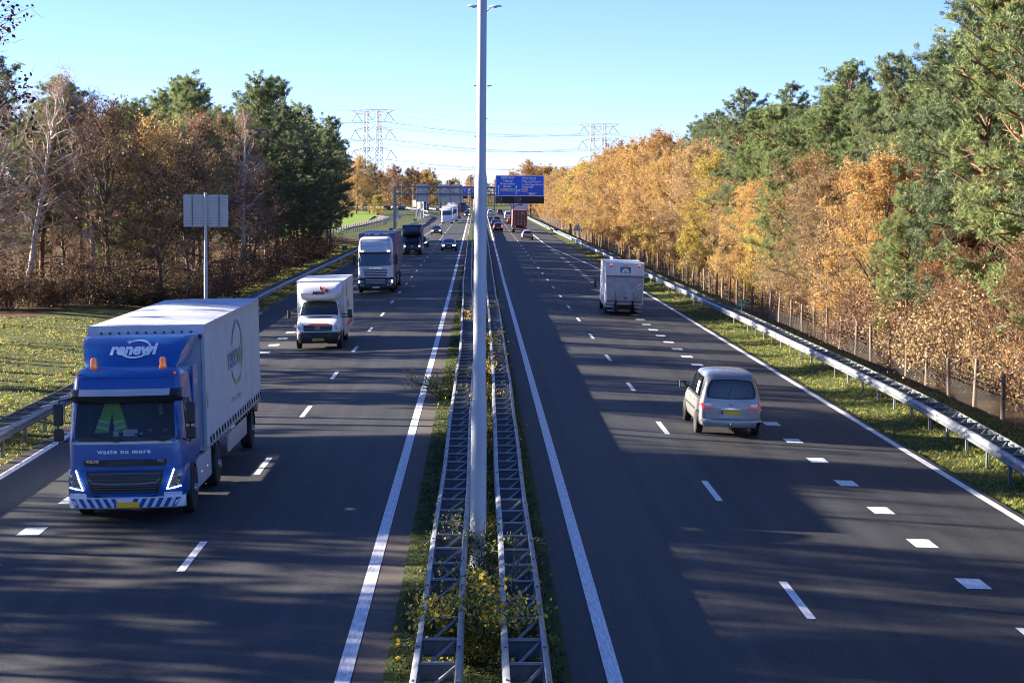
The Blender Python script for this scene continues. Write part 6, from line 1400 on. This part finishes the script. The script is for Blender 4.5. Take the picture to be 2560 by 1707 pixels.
        mb = MB(); mb.loft([[(s * 1.19, y, .36), (s * 1.19, y, 1.0), (s * 1.10, y, 1.02), (s * 1.10, y, .36)] for y in (2.05, 4.35)]); sk = mb.obj('side_skirt', mat('skirt_grey', (.40, .43, .50), .45, var=.15, scale=2), root, 0, bevel=.02)
        for yy in (2.7, 3.6): mb = MB(); mb.box((s * 1.20, yy, .68), (.02, .09, .05)); mb.obj('side_marker', orangelamp, sk, 0)
        mb = MB(); mb.box((s * 1.17, 2.28, 2.1), (.05, .75, 2.0)); mb.obj('side_fairing', blue, root, 0, bevel=.02)
        mb = MB(); mb.box((s * 1.0, 2.25, .8), (.3, .5, .5)); mb.obj('step', underside_mat, root, 0)
    # wind deflector on the roof
    rows = []
    for z, yf, hw, cr in ((3.19, .98, 1.0, .02), (3.28, 1.08, 1.04, .04), (3.45, 1.26, 1.09, .06), (3.60, 1.50, 1.15, .07), (3.72, 1.85, 1.20, .06), (3.76, 2.15, 1.22, .03)):
        rows.append([(-hw - .02, 2.6, z), (-hw, yf + .40, z), (-hw * .96, yf + .10, z)] + [(hw * t, yf - cr * (1 - t * t), z + .02 * (1 - t * t)) for t in (-.82, -.5, 0, .5, .82)] + [(hw * .96, yf + .10, z), (hw, yf + .40, z), (hw + .02, 2.6, z)])
    mb = MB(); mb.loft(rows, False, False, False); mb.add(rows[-1], [tuple(range(len(rows[-1])))]); df = mb.obj('roof_deflector', blue, root, 50)
    DT = bvh_of(df.data)
    stick_text('lettering', text_mesh('t', 'renewi', .30, whitep, 1.0, shear=.12, bold=.014), DT, 'f', .04, 3.53, df, .016)
    arc = lambda a0, a1, rx, rz_, cx, cz, n=14: [(cx + rx * math.cos(R(a0 + (a1 - a0) * q / n)), cz + rz_ * math.sin(R(a0 + (a1 - a0) * q / n))) for q in range(n + 1)]
    stick_band('logo_arc', arc(135, -55, .30, .155, .10, 3.54), .036, DT, 'f', whitep, df, .018); stick_band('logo_arc', arc(185, 330, .30, .155, .06, 3.53), .036, DT, 'f', whitep, df, .018)
    stick_poly('logo_arrow', [(-.17, 3.68), (-.05, 3.63), (-.07, 3.70)], DT, 'f', whitep, df, .02); stick_poly('logo_arrow', [(.27, 3.46), (.37, 3.40), (.37, 3.47)], DT, 'f', whitep, df, .02)
    # chassis
    mb = MB(); mb.box((0, 3.4, .78), (.85, 5.6, .26)); mb.box((0, 1.4, .55), (1.6, .9, .5)); mb.box((0, 8.5, .98), (1.0, 9.8, .18)); mb.box((0, .8, .45), (1.9, .6, .35)); mb.obj('chassis', underside_mat, root, 0)
    truck_wheels(root, ((1.42, False), (5.15, True)))
    for s in (-1, 1):
        mb = MB(); rows = []
        for k in range(9):
            a = R(10 + 160 * k / 8); rows.append([(s * .62, 5.15 - .62 * math.cos(a), .5 + .60 * math.sin(a)), (s * 1.22, 5.15 - .62 * math.cos(a), .5 + .60 * math.sin(a))])
        mb.loft(rows, False, False, False); mb.obj('mudguard', dark, root, 50)
    # trailer
    tr = empty('trailer', (0, 3.15, 0), parent=root); TL, hw, zb, zt = 10.5, 1.27, 1.18, 3.88
    cur = mat('curtain_grey', (.50, .53, .59), .5, var=.14, scale=1.6, stretch=(1, 1, .4), bump=.15, bscale=3); white_t = mat('tarpaulin_white', (.50, .54, .61), .5, var=.25, scale=1.6, bump=.5, bscale=6, stretch=(1, 2.5, 1)); alu = mat('trailer_aluminium', (.42, .46, .52), .4, .4)
    rows = []
    for k in range(57):      # curtain: slight waves between the straps, both sides
        y = TL * k / 56; wv = .018 * math.sin(k * 1.25) + .012 * math.sin(k * .43)
        rows.append([(hw + .01 + wv, y, zb), (hw + .02 + wv * 1.2, y, zb + .5), (hw + .015 + wv * .6, y, zb + 1.4), (hw + .01, y, zt - .12)])
    mb = MB(); mb.loft(rows, False, False, False); mb.loft([[(-p[0], p[1], p[2]) for p in r_] for r_ in rows], False, False, False); ct = mb.obj('side_curtain', cur, tr, 60)
    mb = MB(); mb.box((0, .02, (zb + zt) / 2), (2 * hw, .06, zt - zb)); mb.box((0, TL - .02, (zb + zt) / 2), (2 * hw, .06, zt - zb)); mb.box((0, TL / 2, zb - .04), (2 * hw - .02, TL, .12)); mb.obj('bulkhead', alu, tr, 0)
    for s in (-1, 1):
        for yy in (0, TL): mb = MB(); mb.box((s * (hw - .02), yy, (zb + zt) / 2), (.09, .09, zt - zb)); mb.obj('corner_post', alu, tr, 0, bevel=.01)
        mb = MB(); mb.box((s * hw, TL / 2, zt - .06), (.06, TL, .12)); mb.obj('top_rail', alu, tr, 0)
    rows = []
    for k in range(141):     # tarpaulin roof with bows
        y = -.04 + (TL + .08) * k / 140; b = .012 + .036 * abs(math.cos(y * PI / .62)) ** 3 + .008 * math.sin(k * .57); b *= min(1, (y + .04) / .25) * min(1, (TL + .04 - y) / .25)
        rows.append([(-hw - .03, y, zt - .05 + .02 * math.sin(k * 2.4)), (-hw - .02, y, zt + .04)] + [(hw * t, y, zt + .045 + b * (1 - t ** 4) + .008 * math.sin(k * 3.1 + t * 5)) for t in (-.8, -.4, 0, .4, .8)] + [(hw + .02, y, zt + .04), (hw + .03 + .012 * math.sin(k * 2.4), y, zt - .06 - .02 * math.sin(k * 2.4))])
    mb = MB(); mb.loft(rows, False, False, False); mb.obj('tarpaulin_roof', white_t, tr, 60)
    rows = [[(x, -.045 - .02 * (j > 0) - .012 * math.sin(x * 9) * (j == 2), z) for x in [-hw - .03 + (2 * hw + .06) * q / 16 for q in range(17)]] for j, z in ((0, zt + .05), (1, zt - .02), (2, zt - .17))]
    mb = MB(); mb.loft(rows, False, False, False); val = mb.obj('front_valance', white_t, tr, 60)
    for k in range(11): mb = MB(); mb.lathe([(-.095, .012), (-.085, .026), (-.07, .028)], (-1.0 + k * .2, 0, zt - .11), 'y', 8); mb.obj('eyelet', mat('eyelet_dark', (.06, .06, .07), .4, .5), val)
    mb = MB(); mb.box((0, -.05, zt - .22), (2 * hw, .05, .09)); mb.obj('front_rail', alu, tr, 0)
    for s in (-1, 1): mb = MB(); mb.lathe([(-.085, .04), (-.075, .05)], (s * (hw - .07), 0, zt - .22), 'y', 12); mb.obj('badge', mat('badge_navy', (.01, .03, .15), .4), tr)
    for k in range(21):
        y = .35 + k * (TL - .6) / 20
        for s in (1,):
            st_ = MB(); st_.box((s * (hw + .035), y, zb + .02), (.008, .045, .34)); sp_ = st_.obj('strap', mat('strap_grey', (.26, .28, .32), .7), tr, 0)
            mb = MB(); mb.box((s * (hw + .05), y, zb + .10), (.03, .04, .13), rot=(.5, 0, 0)); mb.box((s * (hw + .05), y - .02, zb + .16), (.02, .06, .04)); mb.obj('buckle', black, sp_, 0)
    CT = bvh_of(ct.data); lb_, lg_ = mat('print_blue', (.17, .26, .42), .6), mat('print_green', (.32, .43, .22), .6)
    me = text_mesh('t', 'renewi', .85, mat('print_navy', (.17, .20, .32), .6), 2.7, shear=.12, bold=.012)
    me.materials.append(lg_); me.materials.append(lb_)
    xsn = [v.co.x for v in me.vertices]; x0_, x1_ = min(xsn), max(xsn)
    for p in me.polygons: t = (p.center.x - x0_) / (x1_ - x0_); p.material_index = 0 if t < .42 else (2 if t < .68 else 1)
    stick_text('lettering', me, CT, 'R', 5.1, 2.80, ct, .012)
    stick_band('logo_arc', arc(165, -40, .98, .74, 5.6, 2.88), .085, CT, 'R', lb_, ct, .014); stick_band('logo_arc', arc(-150, -35, .95, .72, 5.45, 2.80), .085, CT, 'R', lg_, ct, .014); stick_band('logo_arc', arc(40, -40, .98, .74, 5.6, 2.88), .085, CT, 'R', lg_, ct, .016)
    stick_text('lettering', text_mesh('t', 'WASTE NO MORE', .17, mat('print_grey', (.24, .25, .28), .6), 2.2), CT, 'R', 5.1, 1.72, ct, .012)
    patch('label', CT, 'R', rect(.05, .12, 2.05, 2.4), mat('label_yellow', (.6, .5, .05), .5), ct, .02, 1, 2, 0)
    for s in (-1, 1):
        mb = MB(); mb.box((s * 1.20, 5.9, .72), (.05, 3.6, .46)); mb.obj('side_guard', alu, tr, 0, bevel=.01); mb = MB(); mb.box((s * .9, 2.5, .62), (.14, .14, 1.0)); mb.box((s * .9, 2.5, .12), (.26, .3, .04)); mb.obj('landing_leg', galv_dull, tr, 0)
        wheel(tr, s * 1.10, 8.75, .49, .30, s, truck=True)
        mb = MB(); rows = []
        for k in range(9):
            a = R(5 + 170 * k / 8); rows.append([(s * .85, 8.75 - .60 * math.cos(a), .49 + .60 * math.sin(a)), (s * 1.26, 8.75 - .60 * math.cos(a), .49 + .60 * math.sin(a))])
        mb.loft(rows, False, False, False); mb.obj('mudguard', dark, tr, 50)
        mb = MB(); mb.box((s * 1.05, TL + .02, .95), (.3, .05, .14)); mb.obj('rear_light', redlamp, tr, 0)
    mb = MB(); mb.box((0, TL - .1, .85), (2.4, .12, .14)); mb.obj('underrun_bar', galv_dull, tr, 0)
    return root
renewi_truck()

def cabover(root, col, top=3.85, lit=False, dark_low=True, brand=None, lamp_z=.78, plate_m=None, glassm=None, hw=1.22, slats=True):
    """simpler cab-over tractor front used for the lorries farther back"""
    ws0, ws1 = 1.82, 2.70
    lv = [(.95, hw - .02, .08, 2.1, .22, .05), (ws0, hw - .03, .10, 2.1, .24, .06), (ws1, hw - .06, .30, 2.1, .24, .06), (ws1 + .15, hw - .06, .32, 2.1, .24, .06), (top - .45, hw - .09, .55, 2.1, .26, .06), (top - .15, hw - .14, .85, 2.1, .28, .05), (top - .04, hw - .24, 1.15, 2.1, .28, .04), (top, hw - .4, 1.45, 2.05, .25, .02)]
    cab, T, _ = cab_shell('cab', lv, col, root, None)
    g = glassm or mat('lorry_windscreen', (.02, .045, .065), .03, spec=1.0, coat=.6)
    patch('windscreen', T, 'f', ((-hw + .10, ws0 + .03), (hw - .10, ws0 + .03), (hw - .14, ws1), (-hw + .14, ws1)), g, root, .014, 12, 6, .03)
    patch('visor', T, 'f', rect(-hw + .10, hw - .10, ws1 - .03, ws1 + .10), black, root, .05, 10, 1, .03)
    patch('roof_seam', T, 'f', rect(-.95, .95, 3.24, 3.26), black, root, .01, 8, 1, 0); patch('roof_seam', T, 'f', rect(-.95, .95, 3.60, 3.63), black, root, .012, 8, 1, 0)
    for s in (-1, 1):
        patch('roof_seam', T, 'f', rect(*sorted((s * .94, s * .96)), ws1 + .15, 3.62), black, root, .01, 1, 6, 0)
        patch('marker_lamp', T, 'f', rect(*sorted((s * .82, s * 1.0)), ws1 + .12, ws1 + .18), headlit if lit else whitelamp, root, .03, 2, 1, 0)
        patch('side_window', T, 'R' if s > 0 else 'L', ((.62, 1.9), (1.5, 1.85), (1.5, 2.6), (.75, 2.6)), darkglass, root, .012, 5, 3, .04)
        mb = MB(); mb.box((s * (hw + .20), .2, 2.52), (.20, .14, .22)); mb.box((s * (hw + .20), .2, 2.16), (.22, .15, .46)); mb.obj('mirror', black, root, 0, bevel=.03); mb = MB(); mb.tube([(s * (hw - .08), .3, 2.4), (s * (hw + .2), .2, 2.4)], .025, 5); mb.obj('mirror_arm', black, root)
    low = [(.28, hw - .04, .06, .85, .24, .07), (.36, hw + .005, .0, .88, .25, .08), (1.0, hw + .01, .0, .9, .25, .08), (1.06, hw, .04, .9, .25, .06)]
    lb, T2, _ = cab_shell('bumper', low, mat('lorry_bumper_grey', (.03, .032, .037), .5) if dark_low else col, root, None)
    if slats:
        gp = patch('grille', T, 'f', ((-.72, 1.0), (.72, 1.0), (.84, 1.62), (-.84, 1.62)), black, root, .010, 8, 4, .02)
        for k in range(5): patch('grille_slat', T, 'f', rect(-.72 - k * .02, .72 + k * .02, 1.07 + k * .11, 1.115 + k * .11), col, gp, .035, 8, 1, 0)
        gp2 = patch('lower_grille', T2, 'f', rect(-.70, .70, .64, .98), black, root, .012, 8, 3, .03)
        for k in range(3): patch('grille_slat', T2, 'f', rect(-.68, .68, .66 + k * .12, .70 + k * .12), col, gp2, .035, 8, 1, 0)
    for s in (-1, 1):
        hl = patch('headlight', T2, 'f', rect(*sorted((s * .82, s * 1.16)), lamp_z - .10, lamp_z + .12), mat('lorry_headlamp', (.35, .4, .46), .1, coat=.8), root, .018, 4, 3, .04)
        patch('lit_lens', T2, 'f', rect(*sorted((s * 1.08, s * 1.17)), lamp_z - .08, lamp_z + .10), headlit if lit else whitelamp, hl, .03, 2, 2, .05)
        for q in (.84, 1.02): c = cast(T2, 'f', s * q, .55, .02); mb = MB(); mb.lathe([(c.y - .01, .05), (c.y + .01, .06)], (c.x, 0, .55), 'y', 10); mb.obj('fog_lamp', whitelamp, root)
    if brand: stick_text('lettering', text_mesh('t', brand, .17, chrome, .86, bold=.006), T, 'f', 0, 1.70, root, .02)
    plate(root, 0, cast(T2, 'f', 0, .40, .05).y, .40, .52, m=plate_m)
    mb = MB(); mb.box((0, 3.4, .8), (.9, 5.4, .3)); mb.obj('chassis', underside_mat, root, 0)
    truck_wheels(root, ((1.42, False), (5.1, True)))
    for s in (-1, 1): mb = MB(); mb.box((s * 1.14, 3.2, .68), (.08, 2.0, .6)); mb.obj('side_skirt', mat('skirt_grey', (.40, .43, .50), .45), root, 0, bevel=.02)
    return T
def container(root, y0, L, z0, z1, m, rear=False, corr=True, hw=1.22):
    """corrugated steel box; the rear end shows doors with locking bars"""
    mb = MB(); n = int(L / .14); rows = []
    for k in range(n + 1):
        y = y0 + L * k / n; d = .03 * (1 if (k // 2) % 2 else 0) if corr else 0
        rows.append([(hw - d, y, z0), (hw - d, y, z1 - .1), (hw - .02, y, z1 - .1), (hw - .02, y, z1), (-hw + .02, y, z1), (-hw + .02, y, z1 - .1), (-hw + d, y, z1 - .1), (-hw + d, y, z0)])
    mb.loft(rows); return mb.obj('container', m, root, 0)
white_l = paint('white_lorry_paint', (.72, .76, .80)); contblue = mat('container_blue', (.010, .035, .17), .5, var=.15, scale=2); mauve = mat('faded_curtain_mauve', (.17, .14, .21), .6, var=.12, scale=1.5)
sc = vehicle('articulated_truck', -7.0, 131.2, 0, 'white cab lorry with tall blue container trailer and lit headlamps', 'truck'); cabover(sc, white_l, 3.82, True, True, 'SCANIA', plate_m=mat('plate_white', (.7, .72, .75), .4))
cb = container(sc, 3.0, 10.3, 1.15, 4.02, contblue, hw=1.26)
for s in (-1, 1):
    for k in range(4): mb = MB(); mb.box((s * (.5 + k * .1), 2.985, 3.96), (.06, .012, .06), rot=(0, .5, 0)); mb.obj('hazard_mark', mat('hazard_yellow', (.6, .36, .03), .5), cb, 0)
    mb = MB(); mb.box((s * 1.268, 8.2, 2.6), (.006, 10.0, 2.72)); mb.obj('side_curtain', mauve, cb, 0)
    wheel(sc, s * 1.1, 10.2, .49, .3, s, truck=True); wheel(sc, s * 1.1, 11.5, .49, .3, s, truck=True); mb = MB(); mb.box((s * 1.2, 7.5, .75), (.05, 3.0, .5)); mb.obj('side_guard', galv_dull, sc, 0)
mb = MB(); mb.box((0, 2.99, 3.94), (.34, .012, .07)); mb.obj('front_label', mat('label_lightblue', (.12, .3, .6), .5), cb, 0); mb = MB(); mb.box((1.275, 6.0, 2.7), (.008, .35, .8)); mb.obj('side_print', mat('print_cream', (.45, .38, .34), .6), cb, 0); mb = MB(); mb.box((1.275, 5.6, 1.7), (.008, .8, .3)); mb.obj('side_print', flame, cb, 0)
me_ = vehicle('articulated_truck', -6.85, 419.5, 0, 'white lorry far ahead in the slow lane, in front of the gantry', 'truck'); cabover(me_, paint('bright_white_paint', (.80, .82, .84)), 3.45, False, False, None, slats=False); container(me_, 2.9, 9.0, 1.1, 3.75, boxwhite, corr=False, hw=1.25)
w2 = vehicle('articulated_truck', -6.2, 450, 0, 'second white lorry close behind the white lorry', 'truck'); cabover(w2, white_l, 3.6, False, False, None, slats=False); container(w2, 2.9, 8.5, 1.1, 3.95, boxwhite, corr=False, hw=1.25)
rt_ = vehicle('car_transporter', -5.9, 495, 0, 'red vehicle transporter behind the white lorries', 'truck'); redl = paint('red_lorry_paint', (.45, .04, .02)); cabover(rt_, redl, 3.5, False, False, None, slats=False)
for z in (1.2, 2.6, 4.1): mb = MB(); mb.box((0, 8.0, z), (2.4, 10.5, .12)); mb.obj('deck', redl, rt_, 0)
for s in (-1, 1):
    for k in range(5): mb = MB(); mb.box((s * 1.18, 3.0 + k * 2.5, 2.6), (.10, .14, 3.0)); mb.obj('upright', redl, rt_, 0)
for z in (1.26, 2.66):
    for k in range(2): 
        mb = MB(); rings = ring_body([(3.6 + k * 4.6 + yy, carprof(.82, z + .2, z + h - .35 if h > .9 else z + h - .12, z + h, .6), 0) for yy, h in ((0, .6), (.9, .85), (1.6, 1.2), (3.2, 1.2), (4.0, .8))]); mb.loft(rings); mb.obj('carried_car_body', whitecar if k else silverp, rt_, 40)
dkv = vehicle('articulated_truck', -4.0 - 1.3, 627, 0, 'dark lorry far along the left carriageway', 'truck'); cabover(dkv, navy, 3.3, False, True, None, slats=False); container(dkv, 2.9, 6, 1.1, 3.4, darkbox, corr=False)
dr2 = vehicle('articulated_truck', -19.2, 704, .38, 'dark lorry on the slip road right of the parked posts', 'truck'); cabover(dr2, navy, 3.7, True, True, None, slats=False); container(dr2, 2.9, 9, 1.1, 3.9, mat('container_brown', (.10, .06, .05), .6), corr=False)
bl3 = vehicle('articulated_truck', -7.4, 545, 0, 'white lorry with blue roof behind the transporter', 'truck'); cabover(bl3, white_l, 3.8, False, False, None, slats=False); container(bl3, 2.9, 8, 1.1, 4.0, contblue, corr=False)
# container lorry seen from behind
cr_ = vehicle('articulated_truck', 6.95, 340.5, PI, 'lorry carrying a rust red shipping container, seen from behind', 'truck'); contred = mat('container_red', (.26, .075, .055), .6, var=.3, scale=2)
cabover(cr_, greycar, 3.3, False, True, None, slats=False); cc = container(cr_, 3.2, 9.6, 1.22, 3.92, contred)
ye = 12.8
for s in (-1, 1):
    mb = MB(); mb.box((s * .605, ye + .01, 2.55), (1.16, .03, 2.52)); dd = mb.obj('door', contred, cc, 0)
    for q in (.28, .88): 
        mb = MB(); mb.tube([(s * q, ye + .05, 1.32), (s * q, ye + .05, 3.82)], .03, 6); mb.obj('locking_bar', mat('bar_pale', (.5, .42, .40), .5), dd)
        for zz in (1.6, 2.0, 3.2): mb = MB(); mb.box((s * q, ye + .06, zz), (.30, .03, .07)); mb.obj('handle', mat('bar_pale', (.5, .42, .40), .5), dd, 0)
    for zz in (1.75, 2.3, 2.9, 3.45): mb = MB(); mb.box((s * .62, ye + .028, zz), (1.0, .012, .03)); mb.obj('door_rib', mat('container_dark_red', (.14, .04, .03), .6), dd, 0)
    mb = MB(); mb.box((s * 1.19, ye, 2.57), (.1, .06, 2.72)); mb.obj('corner_post', contred, cc, 0)
    mb = MB(); mb.box((s * .85, ye - .1, .80), (.5, .1, .18)); mb.obj('tail_light', redlamp, cr_, 0)
    wheel(cr_, s * 1.1, 9.2, .49, .3, s, truck=True); wheel(cr_, s * 1.1, 10.5, .49, .3, s, truck=True); wheel(cr_, s * 1.1, 11.8, .49, .3, s, truck=True)
mb = MB(); mb.box((0, ye - .15, .72), (2.4, .1, .25)); mb.obj('rear_bumper', mat('bumper_pale', (.55, .5, .48), .6), cr_, 0); mb = MB(); mb.box((0, 8, 1.05), (1.2, 9.5, .2)); mb.obj('trailer_frame', underside_mat, cr_, 0)
mb = MB(); mb.box((-.45, ye + .035, 3.45), (.4, .01, .3)); mb.obj('label', mat('label_pale_blue', (.35, .42, .5), .6), cc, 0)
